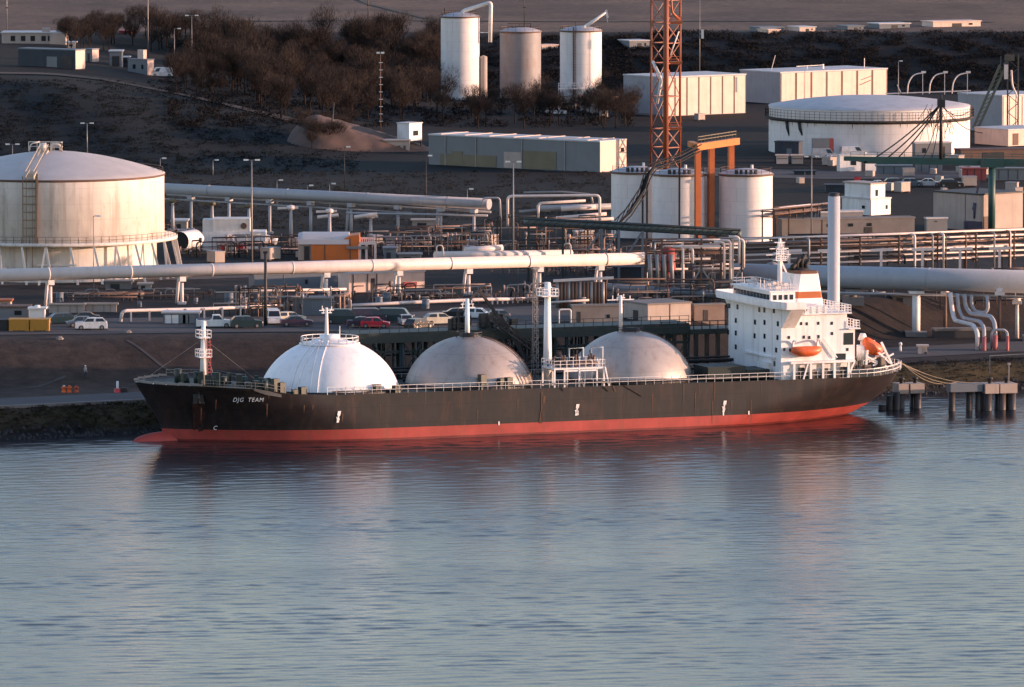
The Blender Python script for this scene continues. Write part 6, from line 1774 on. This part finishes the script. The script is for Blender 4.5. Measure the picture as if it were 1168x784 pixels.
t, w_, h_ = shed('tool_store', 'low white painted store with door panels left of the pickup', 186, 227, 370, 357.5, 2.5, BLUEGREY, ROOFG, cat='store')
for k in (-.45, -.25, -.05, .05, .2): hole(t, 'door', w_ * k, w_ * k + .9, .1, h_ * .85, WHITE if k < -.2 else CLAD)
t, w_, h_ = shed('container', 'grey container behind the pale van and the white dome mast', 334, 378, 360, 341, 2.6, BLUEGREY, CLAD, cat='container')
for k in (-.3, 0, .3): hole(t, 'rib', w_ * k - .05, w_ * k + .05, .1, h_ * .95, CLAD)
# low pipes along the back of the car park
for pts, r_, lab in (([(137, 372, 948), (139, 357, 948), (143, 354.5, 948), (230, 352.5, 954), (330, 348.5, 960)], .24, 'pale knee high pipe along the back of the car park, left run'), ([(395, 349, 966), (470, 345, 972), (560, 341.5, 978), (612, 341, 982)], .26, 'pale knee high pipe along the back of the car park, right run'),
                     ([(245, 333, 972), (300, 331.5, 974), (395, 330, 978)], .2, 'thin pale pipe above the low pipe cluster'), ([(560, 329, 990), (560, 334, 990)], .15, 'short pale standpipe right of the long pipe leg')):
    t = bent_pipes('ground_pipe', lab, [(r_, pts, None)], PINKPIPE, 'pipe')
    L = len(pts)
    for k in range(9 if L > 3 else 2):
        i = min(L - 2, 2 + k // 9) if L > 4 else 0
        a, b_ = wy(*pts[-2 if L > 3 else 0]), wy(*pts[-1])
        if L > 4: a = wy(*pts[2])
        c = a.lerp(b_, (k + .3) / 9 if L > 3 else .5 * k + .2); mb = MB(); mb.bar(Vector((c.x, c.y, terr(c.x, c.y) - .3)) - t.location, c - t.location, .22); mk('support_leg', mb, PINKPIPE, t)
# orange bollards, marker, person
for i, (px, lab, m2) in enumerate(((73, 'orange mooring bollard with a pale top, left of three on the quay', WHITE), (79, 'stout plain orange mooring bollard, middle of three on the quay', HIVIS), (87, 'darker orange bollard standing apart, right of three on the quay', REDDARK))):
    p = base(px, 448.5); t = thing('mooring_bollard', lab, 'bollard', p, 0, 'orange bollards on the left quay')
    mb = MB(); mb.lathe([(.36, -.1), (.34, .12), (.27, .25), (.25, .5), (.36, .6), (.34, .74), (.02, .8)], 14); mk('body', mb, HIVIS if i < 2 else plain('dull_red_orange', (.42, .08, .03), .7), t)
    mb = MB(); mb.lathe([(.16, .81), (.18, .92), (.02, .97)], 12); mk('cap', mb, m2, t)
p = base(134, 448.5); t = thing('marker_post', 'white topped post with a red base at the quay edge near the bow', 'post', p); mb = MB(); mb.tube([(0, 0, -.2), (0, 0, 1.5)], .17, 8); mk('post', mb, WHITE, t); mb = MB(); mb.lathe([(.5, 0), (.42, .5), (.2, .55)], 10); mk('base', mb, RED, t)
mb = MB(); mb.obox((.9, 0, .3), .9, .5, .6); mk('winch', mb, DARKSTEEL, t)

def person(label, p, rz, top, legs_, h=1.72, step=.18):
    me = bpy.data.meshes.new('person')
    J = {'pelvis': (0, 0, .92), 'waist': (0, 0, 1.08), 'chest': (0, .01, 1.30), 'neck': (0, .01, 1.47), 'chin': (0, -.02, 1.53), 'head': (0, -.015, 1.62), 'crown': (0, 0, 1.70),
         'hipL': (.10, 0, .88), 'kneeL': (.11, -step * .7, .48), 'ankL': (.11, -step * .6, .09), 'toeL': (.12, -step * .6 - .17, .03),
         'hipR': (-.10, 0, .88), 'kneeR': (-.11, step * .3, .48), 'ankR': (-.11, step, .09), 'toeR': (-.12, step - .17, .03),
         'shL': (.19, .01, 1.40), 'elL': (.25, .05, 1.12), 'wrL': (.24, -.08, .90), 'haL': (.235, -.13, .80),
         'shR': (-.19, .01, 1.40), 'elR': (-.25, .02, 1.12), 'wrR': (-.25, -.10, .90), 'haR': (-.245, -.15, .80)}
    Rr = {'pelvis': .15, 'waist': .135, 'chest': .16, 'neck': .058, 'chin': .075, 'head': .098, 'crown': .07, 'hip': .095, 'knee': .065, 'ank': .045, 'toe': .04, 'sh': .075, 'el': .048, 'wr': .034, 'ha': .04}
    E = [('pelvis', 'waist'), ('waist', 'chest'), ('chest', 'neck'), ('neck', 'chin'), ('chin', 'head'), ('head', 'crown')]
    for s_ in 'LR': E += [('pelvis', 'hip' + s_), ('hip' + s_, 'knee' + s_), ('knee' + s_, 'ank' + s_), ('ank' + s_, 'toe' + s_), ('chest', 'sh' + s_), ('sh' + s_, 'el' + s_), ('el' + s_, 'wr' + s_), ('wr' + s_, 'ha' + s_)]
    ks = list(J); me.from_pydata([J[k] for k in ks], [(ks.index(a), ks.index(b_)) for a, b_ in E], [])
    ob = bpy.data.objects.new('person', me); col.objects.link(ob)
    md = ob.modifiers.new('skin', 'SKIN'); me.skin_vertices or me.skin_vertices.new()
    for i, k in enumerate(ks):
        r_ = Rr.get(k) or Rr[k[:-1]]; me.skin_vertices[0].data[i].radius = (r_, r_)
    me.skin_vertices[0].data[0].use_root = True
    ss = ob.modifiers.new('sub', 'SUBSURF'); ss.levels = ss.render_levels = 2
    dg = bpy.context.evaluated_depsgraph_get(); m2 = bpy.data.meshes.new_from_object(ob.evaluated_get(dg)); bpy.data.objects.remove(ob)
    m2.materials.clear()
    for m_ in (top, legs_, SKIN, BLACK): m2.materials.append(m_)
    for f in m2.polygons:
        c = f.center; f.use_smooth = True
        f.material_index = 3 if c.z < .1 else 1 if c.z < .96 and abs(c.x) < .19 else 2 if c.z > 1.46 or (c.z < .87) else 0
    o = bpy.data.objects.new('person', m2); col.objects.link(o); o.location = p; o.rotation_euler.z = rz; s_ = h / 1.72; o.scale = (s_, s_, s_)
    mb = MB(); mb.lathe([(.02, 1.79), (.07, 1.77), (.115, 1.70), (.125, 1.63), (.13, 1.62)], 12, (0, .005, 0)); mk('hard_hat', mb, WHITE, o)
    return tag(o, label, 'person')
person('person in a pale jacket and dark trousers walking on the left quay road', base(97.5, 431.5), R(50), GREYCLOTH, NAVYCLOTH)
for px, rb, lab in ((68, 387, 'small dark rock with a pale face on the brown slope edge'), (146, 380, 'small pale debris lump on the brown slope edge')):
    p = base(px, rb); mb = MB(); mb.lathe([(.6, -.2), (.55, .15), (.25, .4), (.02, .45)], 7, (0, 0, 0), None, False); tag(mk('rock', mb, CONC, None, p), lab, 'rock')

# ================================================================== parked cars
def car(name, label, px, row, kind, rz, paintm, group='vehicles parked on the quay'):
    p = base(px, row); p.z += .065 + .0
    spec = {'suv': (4.5, 1.85, 1.68), 'hatch': (4.0, 1.75, 1.5), 'sedan': (4.5, 1.8, 1.45), 'estate': (4.6, 1.8, 1.5), 'van': (4.9, 1.95, 2.05), 'pickup': (5.2, 1.85, 1.8)}[kind]
    L, W, Hh = spec
    prof = {  # x from nose (0) to tail (1): lower body top line and roof line
        'suv': ([(0, .38), (.01, .56), (.06, .62), (.26, .67), (.98, .70), (1, .5), (1, .3)], [(.25, .66), (.38, .97), (.5, 1), (.86, .97), (.97, .68)]),
        'hatch': ([(0, .36), (.02, .52), (.24, .62), (.97, .67), (1, .45), (1, .28)], [(.22, .62), (.38, .97), (.5, 1), (.8, .97), (.96, .66)]),
        'sedan': ([(0, .38), (.02, .54), (.27, .65), (.8, .68), (.98, .66), (1, .45), (1, .3)], [(.27, .65), (.41, .97), (.52, 1), (.68, .97), (.84, .68)]),
        'estate': ([(0, .38), (.02, .52), (.26, .63), (.97, .68), (1, .45), (1, .28)], [(.26, .63), (.4, .97), (.52, 1), (.88, .97), (.97, .67)]),
        'van': ([(0, .3), (.01, .45), (.13, .54), (.98, .58), (1, .4), (1, .22)], [(.12, .53), (.25, .95), (.32, 1), (.97, .99), (.99, .57)]),
        'pickup': ([(0, .38), (.01, .56), (.25, .62), (.99, .63), (1, .5), (1, .35)], [(.25, .62), (.36, .97), (.42, 1), (.56, .98), (.6, .62)])}[kind]
    low, up = prof
    t = thing(name, label, 'car' if kind not in ('van', 'pickup') else kind, p, rz, group)
    X = lambda k: (k - .5) * L
    mb = MB(); g = .2
    pts = [(X(x_), z_ * Hh) for x_, z_ in low] + [(X(1), g), (X(.90), g), (X(.87), g + .17), (X(.79), g + .17), (X(.76), g), (X(.26), g), (X(.23), g + .17), (X(.15), g + .17), (X(.12), g), (X(0), g + .05)]
    K = [(-1, .93), (-.97, 1), (.97, 1), (1, .93)]
    n = len(pts); vs_ = []
    zc = Hh * .4
    for kk, (yk, sc_) in enumerate(K): vs_ += [(x_ * (.985 + .015 * (sc_ == 1)), yk * W / 2, zc + (z_ - zc) * sc_) for x_, z_ in pts]
    fs_ = [(a * n + i, a * n + (i + 1) % n, (a + 1) * n + (i + 1) % n, (a + 1) * n + i) for a in range(3) for i in range(n)]
    fs_ += [list(range(n))[::-1], list(range(3 * n, 4 * n))]
    mb.add(vs_, fs_); body = mk('body', mb, paintm, t)
    # cabin: roof skin in body colour, glass faces
    mb = MB(); n = len(up); vs_ = []
    for s_ in (-1, 1):
        for x_, z_ in up:
            ins = 1 - .16 * max(0, (z_ - .62) / .38)
            vs_.append((X(x_), s_ * W / 2 * .97 * ins, z_ * Hh))
    glass, roof = MB(), MB()
    top = [i for i in range(n) if up[i][1] > .9]
    fr = list(range(n))
    roof_f = [(i, i + 1, n + i + 1, n + i) for i in range(n - 1)]
    rf = MB(); rf.add(vs_, [f[::-1] for f in roof_f if up[f[0]][1] > .9 and up[f[1]][1] > .9])
    # side pillars as body-coloured skin, panes set proud of it
    rf.add(vs_, [list(range(n))[::-1], [n + i for i in range(n)]] if True else [])
    rf.add(vs_, [f[::-1] for f in roof_f if not (up[f[0]][1] > .9 and up[f[1]][1] > .9)])
    mk('cabin', rf, paintm, t)
    def lerp3(a, b_, k): return tuple(a[i] + (b_[i] - a[i]) * k for i in range(3))
    def pane(q, e=.02, name='window', nrm=None):
        c = [sum(v[i] for v in q) / len(q) for i in range(3)]
        q2 = [lerp3(c, v, .86) for v in q]
        a, b_, d_ = Vector(q2[0]), Vector(q2[1]), Vector(q2[2]); nn = (b_ - a).cross(d_ - a).normalized()
        if nn.dot(Vector(c) - Vector((0, 0, Hh * .5))) < 0: nn = -nn
        w_ = MB(); w_.add([Vector(v) + nn * e for v in q2] + [Vector(v) + nn * .004 for v in q2], [list(range(len(q2)))] + [(i, (i + 1) % len(q2), len(q2) + (i + 1) % len(q2), len(q2) + i) for i in range(len(q2))]); mk(name, w_, GLASS, t)
    V = lambda s_, i: vs_[i + (n if s_ > 0 else 0)]
    pane([V(-1, 0), V(1, 0), V(1, 1), V(-1, 1)], name='windscreen')
    pane([V(-1, n - 1), V(1, n - 1), V(1, n - 2), V(-1, n - 2)], name='rear_window')
    for s_ in (-1, 1):
        A_, B_, C_, D_ = V(s_, 0), V(s_, 1), V(s_, n - 2), V(s_, n - 1)
        cuts = [(.0, .48), (.52, 1.0)] if kind != 'van' else [(.02, .3)]
        if kind == 'pickup': cuts = [(.05, .95)]
        for k0, k1 in cuts: pane([lerp3(A_, D_, k0), lerp3(A_, D_, k1), lerp3(B_, C_, k1), lerp3(B_, C_, k0)])
    for x_ in (.19, .83):
        for s_ in (-1, 1):
            w_ = MB(); w_.cyl((X(x_), s_ * (W / 2 - .2), .33), (X(x_), s_ * (W / 2 + .01), .33), .34, 14); wh = mk('wheel', w_, BLACK, t)
            w_ = MB(); w_.cyl((X(x_), s_ * (W / 2 + .005), .33), (X(x_), s_ * (W / 2 + .025), .33), .2, 10); mk('rim', w_, STEEL, wh)
    for s_ in (-1, 1):
        w_ = MB(); w_.obox((X(.012), s_ * W * .36, Hh * .47), .12, .4, .16); mk('headlight', w_, LAMP, t)
        w_ = MB(); w_.obox((X(.99), s_ * W * .42, Hh * .52), .1, .22, .22); mk('tail_light', w_, RED, t)
    if kind == 'pickup':
        w_ = MB(); w_.box(X(.62), X(.97), -W * .42, W * .42, Hh * .635, Hh * .66); mk('bed_cover', w_, plain('dark_purple_cover', (.05, .04, .07), .6), t)
    return t
cW = plain('car_paint_white', (.75, .74, .72), .3); cD = plain('car_paint_black', (.02, .022, .026), .25); cT = plain('car_paint_dark_teal', (.018, .04, .045), .3); cP = plain('car_paint_plum', (.06, .035, .06), .3)
cR = plain('car_paint_red', (.55, .02, .04), .3); cS = plain('car_paint_silver', (.42, .42, .43), .3); cC = plain('car_paint_cream', (.66, .58, .44), .4); cB = plain('car_paint_blue_grey', (.08, .11, .14), .3)
car('car', 'white SUV parked beside the yellow skips facing left', 104, 376.5, 'suv', R(4), cW)
car('car', 'dark hatchback half hidden behind the white SUV, pale bonnet to the left', 92, 373.5, 'hatch', R(12), cB)
car('car', 'dark teal estate car parked behind the yellow skips and the white SUV', 66, 370, 'estate', R(20), cT)
car('car', 'green roofed car mostly hidden behind the white SUV', 96, 368, 'sedan', R(5), cT)
car('pickup', 'white pickup with a dark covered bed facing right', 245, 374, 'pickup', R(184), cW)
car('car', 'dark SUV just right of the white pickup', 281, 374.5, 'suv', R(190), cT)
car('van', 'cream white van seen from its end beside the dark pole', 311.5, 370, 'van', R(98), cW)
car('car', 'cream car with a sunlit nose right of the white van end', 330, 369.5, 'suv', R(205), cC)
car('car', 'small dark low car in front of the cream car', 338, 372.5, 'sedan', R(188), cP)
car('van', 'dark teal van parked behind the white dome mast', 391, 369.5, 'van', R(175), cT)
car('van', 'plum coloured van behind the red car', 421, 368.5, 'van', R(182), cP)
car('car', 'bright red car parked in front of the plum van', 428, 374.5, 'hatch', R(178), cR)
car('car', 'dark plum sedan left of the red car', 414, 373.5, 'sedan', R(185), cP)
car('van', 'blackish green van between the red car and the dark estate', 452, 368.5, 'van', R(172), cT)
car('car', 'dark estate car with a pale rear window in the middle of the car park', 478, 375.5, 'estate', R(232), cD)
car('car', 'silver grey car left of the dark estate', 463, 371.5, 'hatch', R(100), cS)
car('car', 'pale cream SUV at the right end of the parked row', 502, 371, 'suv', R(196), cC)
car('car', 'dark sedan farther back right of the parked row', 522, 363.5, 'sedan', R(185), cD)
car('car', 'small white hatchback farthest right behind the middle dome', 546, 364, 'hatch', R(170), cW)
car('car', 'dark hatchback behind the middle dome next to the white hatchback', 565, 366, 'hatch', R(12), cB)
# far yard vehicles
car('truck', 'grey bodied lorry with a red cab at the foot of the broad tank', 940, 182, 'van', R(182), cS, 'vehicles in the yard below the broad tank')
p = base(938, 182); t = thing('lorry_trailer', 'tall grey box trailer with a red end at the foot of the broad tank', 'trailer', p, R(3), 'vehicles in the yard below the broad tank')
mb = MB(); k = ppm(p.y); mb.box(-10 / k, 9 / k, 1.6, 4, 1.0, 3.9); mk('box_body', mb, CLAD, t); mb = MB(); mb.box(9.05 / k, 14 / k, 1.6, 4, .8, 3.9); mk('red_end', mb, REDDARK, t)
for a in (-8, -6, 10):
    mb = MB(); mb.cyl((a / k, 1.5, .5), (a / k, 1.9, .5), .5, 12); mk('wheel', mb, BLACK, t)
for px, row, kind, rz, m_, lab in ((950, 186, 'hatch', 190, cW, 'white car in front of the red ended trailer'), (973, 179, 'van', 185, cW, 'white van right of the red ended trailer'), (968, 217, 'sedan', 175, cD, 'dark car left end of the row behind the white office'), (985, 216, 'hatch', 182, cS, 'silver car behind the white office'), (1002, 215.5, 'sedan', 178, cW, 'white car behind the white office'),
                                   (1022, 214, 'suv', 185, cD, 'dark SUV in the row right of the white office'), (1040, 213, 'hatch', 180, cB, 'blue grey car in the row under the crane mast'), (1060, 213, 'sedan', 177, cS, 'silver sedan right end of the row under the crane mast'), (1085, 214, 'estate', 183, cD, 'dark estate left of the teal crane column')):
    car('car' if kind != 'van' else 'van', lab, px, row, kind, R(rz), m_, 'vehicles in the yard below the broad tank')
car('van', 'white van beside the peach ended cottage on the hilltop', 184, 88, 'van', R(10), cW, 'vehicles on the hilltop')
car('car', 'pale blue car below the silo with the crane boom', 634, 131, 'estate', R(175), cW, 'vehicles below the silos')
car('car', 'green dark car left of the pale one below the silos', 621, 128, 'suv', R(170), cT, 'vehicles below the silos')
p = base(978, 213); t = thing('sign', 'small red sign board left of the white office roof', 'sign', p); mb = MB(); mb.bar((0, 0, 0), (0, 0, 1.6), .1); mk('post', mb, STEEL, t); mb = MB(); mb.box(-.6, .6, -.1, -.06, 1, 1.8); mk('board', mb, RED, t)

# loose crates and drums of the yards: one of each kind, then copies
rn = random.Random(90)
def crate_proto(label, group):
    t = thing('crate', label, 'crate', (0, 0, 0), 0, group)
    mb = MB(); mb.box(-.9, .9, -.7, .7, .12, 1.25); mk('box', mb, PINKCONC, t)
    mb = MB(); mb.box(-.95, .95, -.75, .75, 1.253, 1.33); mk('lid', mb, CLAD2, t)
    mb = MB(); mb.box(-.9, -.6, -.7, .7, 0, .117); mb.box(.6, .9, -.7, .7, 0, .117); split_parts('skid', mb, BROWNSTEEL, t)
    return t
def drum_proto(label, group):
    t = thing('drum', label, 'drum', (0, 0, 0), 0, group)
    mb = MB(); mb.lathe([(.45, 0), (.45, .45), (.48, .5), (.45, .55), (.45, 1.1), (.02, 1.12)], 12); mk('barrel', mb, BLUEGREY, t)
    mb = MB(); mb.lathe([(.46, 1.0), (.5, 1.05), (.46, 1.1)], 12); mk('hoop', mb, STEEL, t)
    return t
for make, label, group, spots in ((crate_proto, 'small pale crate standing loose in the yard below the broad white tank', 'loose crates in the yard below the broad tank', [(rn.uniform(890, 1165), rn.uniform(186, 222)) for _ in range(26)]),
                                  (crate_proto, 'small pale crate among the dark pipes below the grey pipeline', 'loose crates below the grey pipeline', [(rn.uniform(200, 560), rn.uniform(272, 300)) for _ in range(18)]),
                                  (drum_proto, 'blue grey drum among the low pipes behind the parked vehicles', 'drums behind the parked vehicles', [(rn.uniform(60, 700), rn.uniform(340, 354)) for _ in range(26)]),
                                  (crate_proto, 'small crate on the ground below the silos', 'loose crates below the silos', [(rn.uniform(610, 860), rn.uniform(120, 140)) for _ in range(16)])):
    o = None
    for px, row in spots:
        o = make(label, group) if o is None else copy_tree(o)
        o.location = base(px, row); o.rotation_euler = (0, 0, rn.uniform(0, 3)); k = rn.uniform(.7, 1.5); o.scale = (k, k * .9, k)
# ================================================================== vegetation
def soilmat(name, a, b_):
    m, nt, bs = nodes(name)
    oi = nt.nodes.new('ShaderNodeObjectInfo').outputs['Random']
    tc = nt.nodes.new('ShaderNodeTexCoord').outputs['Object']
    c = ramp(nt, noise(nt, tc, .5, 4), [(.3, a), (.7, b_)])
    c = mixc(nt, 1., c, ramp(nt, oi, [(0, (.65, .65, .7)), (1, (1.35, 1.25, 1.15))]), 'MULTIPLY')
    nt.links.new(c, bs.inputs['Base Color']); bs.inputs['Roughness'].default_value = .95; bs.inputs['Specular IOR Level'].default_value = .1
    return m
BARK = soilmat('bare_bark', (.018, .014, .012), (.036, .027, .023))
TWIG = soilmat('bare_twigs', (.027, .0225, .021), (.056, .046, .041))
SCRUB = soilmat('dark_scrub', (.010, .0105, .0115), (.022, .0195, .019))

def twig_tris(rn, mb, c, rx, rz, n, L, w):
    for _ in range(n):
        while True:
            d = Vector((rn.uniform(-1, 1), rn.uniform(-1, 1), rn.uniform(-1, 1)))
            if .05 < d.length < 1: break
        k = d.length ** .4 / d.length
        p = c + Vector((d.x * rx * k, d.y * rx * k, d.z * rz * k))
        v = (Vector((d.x, d.y, abs(d.z) + .6)).normalized() + Vector((rn.uniform(-.5, .5), rn.uniform(-.5, .5), rn.uniform(-.1, .5)))).normalized() * L * rn.uniform(.5, 1.3)
        s_ = v.cross(Vector((rn.uniform(-1, 1), rn.uniform(-1, 1), rn.uniform(-1, 1)))).normalized() * w
        mb.add([p - s_, p + s_, p + v], [(0, 1, 2)])

def tree_proto(seed, h):
    rn = random.Random(seed)
    tr, cr = MB(), MB()
    top = Vector((rn.uniform(-.4, .4), rn.uniform(-.4, .4), h * .62))
    tr.tube([(0, 0, -.6), (top.x * .4, top.y * .4, h * .3), top], .2 * h / 8, 6, False, .07)
    for i in range(9):
        z = h * rn.uniform(.22, .6); a = rn.uniform(0, 6.28); L = h * rn.uniform(.22, .42)
        b0 = Vector((top.x * z / (h * .62), top.y * z / (h * .62), z)); e = b0 + Vector((math.cos(a) * L * .75, math.sin(a) * L * .75, L))
        tr.tube([b0, b0.lerp(e, .5) + Vector((0, 0, -.1)), e], .075, 5, False, .03)
        for j in range(6):
            q = b0.lerp(e, rn.uniform(.35, 1)); v = Vector((rn.uniform(-1, 1), rn.uniform(-1, 1), rn.uniform(.2, 1.2))).normalized() * h * .16
            tr.bar(q, q + v, .05)
        twig_tris(rn, cr, e, h * .15, h * .15, 130, h * .12, .022)
    twig_tris(rn, cr, Vector((0, 0, h * .68)), h * .27, h * .3, 620, h * .11, .022)
    return tr, cr
protos = []
def new_tree(i, label, group):
    h = (8.5, 7.5, 9.5, 6.8, 8.0)[i]
    tr, cr = tree_proto(100 + i, h)
    t = thing('bare_tree', label, 'tree', (0, 0, 0), 0, group)
    mk('trunk', tr, BARK, t); mk('crown', cr, TWIG, t)
    return t
rn = random.Random(41)
used = set()
protos = [None] * 5
def plant(px, row, sc_, label, group):
    i = rn.randrange(5); p = base(px, row)
    if protos[i] is None: protos[i] = new_tree(i, label, group); o = protos[i]
    else: o = copy_tree(protos[i])
    o.location = p; o.rotation_euler = (0, 0, rn.uniform(0, 6.28)); o.scale = (sc_, sc_, sc_ * rn.uniform(.85, 1.15)); o['label'] = label; o['group'] = group
    return o
for i in range(170):                                   # the wood left of the silos
    px = rn.uniform(215, 500); k = (px - 215) / 285
    r0, r1 = interp(px, [(215, 70), (300, 60), (420, 58), (500, 60)]), interp(px, [(215, 96), (300, 128), (340, 148), (420, 140), (500, 138)])
    plant(px, rn.uniform(r0, r1), rn.uniform(.75, 1.25), 'leafless brown tree in the dense wood left of the silos', 'leafless trees of the wood left of the silos')
for i in range(46):
    px = rn.uniform(495, 720)
    plant(px, rn.uniform(128, 147), rn.uniform(.55, .95), 'leafless brown tree in the belt between the silos and the grey warehouse', 'leafless trees below the silos')
for i in range(22):
    plant(rn.uniform(345, 400), rn.uniform(150, 170), rn.uniform(.45, .8), 'small bare tree on the left flank of the earth mound', 'small bare trees by the earth mound')
for i in range(46):
    plant(rn.uniform(60, 260), rn.uniform(40, 58), rn.uniform(.6, 1.0), 'bare tree in the dark strip behind the hilltop buildings', 'bare trees behind the hilltop buildings')
for i in range(14):
    plant(rn.uniform(200, 300), rn.uniform(92, 112), rn.uniform(.6, .95), 'bare brown tree on the slope right of the hilltop lamp posts', 'bare trees on the hill shoulder')

def scrub(name, n, fn, hmin, hmax, seed, mat):
    rn = random.Random(seed); mb = MB()
    for _ in range(n):
        p = fn(rn)
        h = rn.uniform(hmin, hmax)
        for _ in range(rn.randrange(7, 14)):
            q = p + Vector((rn.uniform(-1, 1), rn.uniform(-1, 1), rn.uniform(0, .5))) * h * .8
            v = Vector((rn.uniform(-1.2, 1.2), rn.uniform(-1.2, 1.2), rn.uniform(.25, 1))) * h * rn.uniform(.3, .8)
            s_ = Vector((rn.uniform(-1, 1), rn.uniform(-1, 1), .3)).normalized() * h * .13
            mb.add([q - s_, q + s_, q + v], [(0, 1, 2)])
    o = mk(name, mb, mat); return tag(o, kind='stuff')
def area(a, c, r0, r1, jit=None):
    from mathutils import noise as mn
    def fn(rn):
        for _ in range(6):                            # thickets and clearings
            px, row = rn.uniform(a, c), rn.uniform(r0, r1)
            if mn.noise(Vector((px * .035, row * .12, r0))) + rn.uniform(-.3, .3) > -.05: break
        return base(px, row)
    return fn
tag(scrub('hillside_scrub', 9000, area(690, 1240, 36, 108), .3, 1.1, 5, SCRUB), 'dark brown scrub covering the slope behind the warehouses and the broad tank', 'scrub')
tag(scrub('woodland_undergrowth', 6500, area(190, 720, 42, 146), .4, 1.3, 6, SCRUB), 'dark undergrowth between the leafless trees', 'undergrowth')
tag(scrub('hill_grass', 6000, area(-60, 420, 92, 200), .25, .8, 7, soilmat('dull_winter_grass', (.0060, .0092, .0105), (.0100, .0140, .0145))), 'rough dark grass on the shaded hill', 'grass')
tag(scrub('verge_grass', 4500, area(180, 720, 196, 262), .2, .6, 8, soilmat('verge_winter_grass', (.013, .015, .014), (.026, .025, .021))), 'rough grass on the flat ground around the grey pipeline', 'grass')
def bank(rn):
    x = rn.uniform(-110, -38); y = shore(x) + rn.uniform(1.8, 6.3); return Vector((x, y, terr(x, y)))
def bankR(rn):
    x = rn.uniform(44, 110); y = shore(x) + rn.uniform(1.8, 9); return Vector((x, y, terr(x, y)))
BANKM = soilmat('dry_bank_weed', (.020, .018, .010), (.055, .042, .020))
tag(scrub('bank_weeds', 2200, bank, .2, .6, 9, BANKM), 'dry weeds on the left river bank below the quay', 'weeds')
tag(scrub('bank_brush', 1500, bankR, .2, .55, 10, SCRUB), 'dark brush on the right river bank behind the dolphins', 'brush')
mb = MB(); rn = random.Random(12)
for _ in range(2600):
    x = rn.uniform(-120, 120); y = shore(x) + rn.uniform(-1.2, 2.6); s_ = rn.uniform(.15, .5); c = Vector((x, y, terr(x, y)))
    a = rn.uniform(0, 6.28); q = [c + Vector((math.cos(a + k * 1.57) * s_ * rn.uniform(.7, 1.2), math.sin(a + k * 1.57) * s_ * rn.uniform(.7, 1.2), -.1)) for k in range(4)]
    mb.add(q + [c + Vector((0, 0, s_ * rn.uniform(.5, .9)))], [(0, 1, 4), (1, 2, 4), (2, 3, 4), (3, 0, 4)])
tag(mk('bank_rocks', mb, paint('wet_dark_rock', (.018, .017, .017), .7, .3)), 'wet dark rocks along the waterline', 'rocks', None, 'stuff')
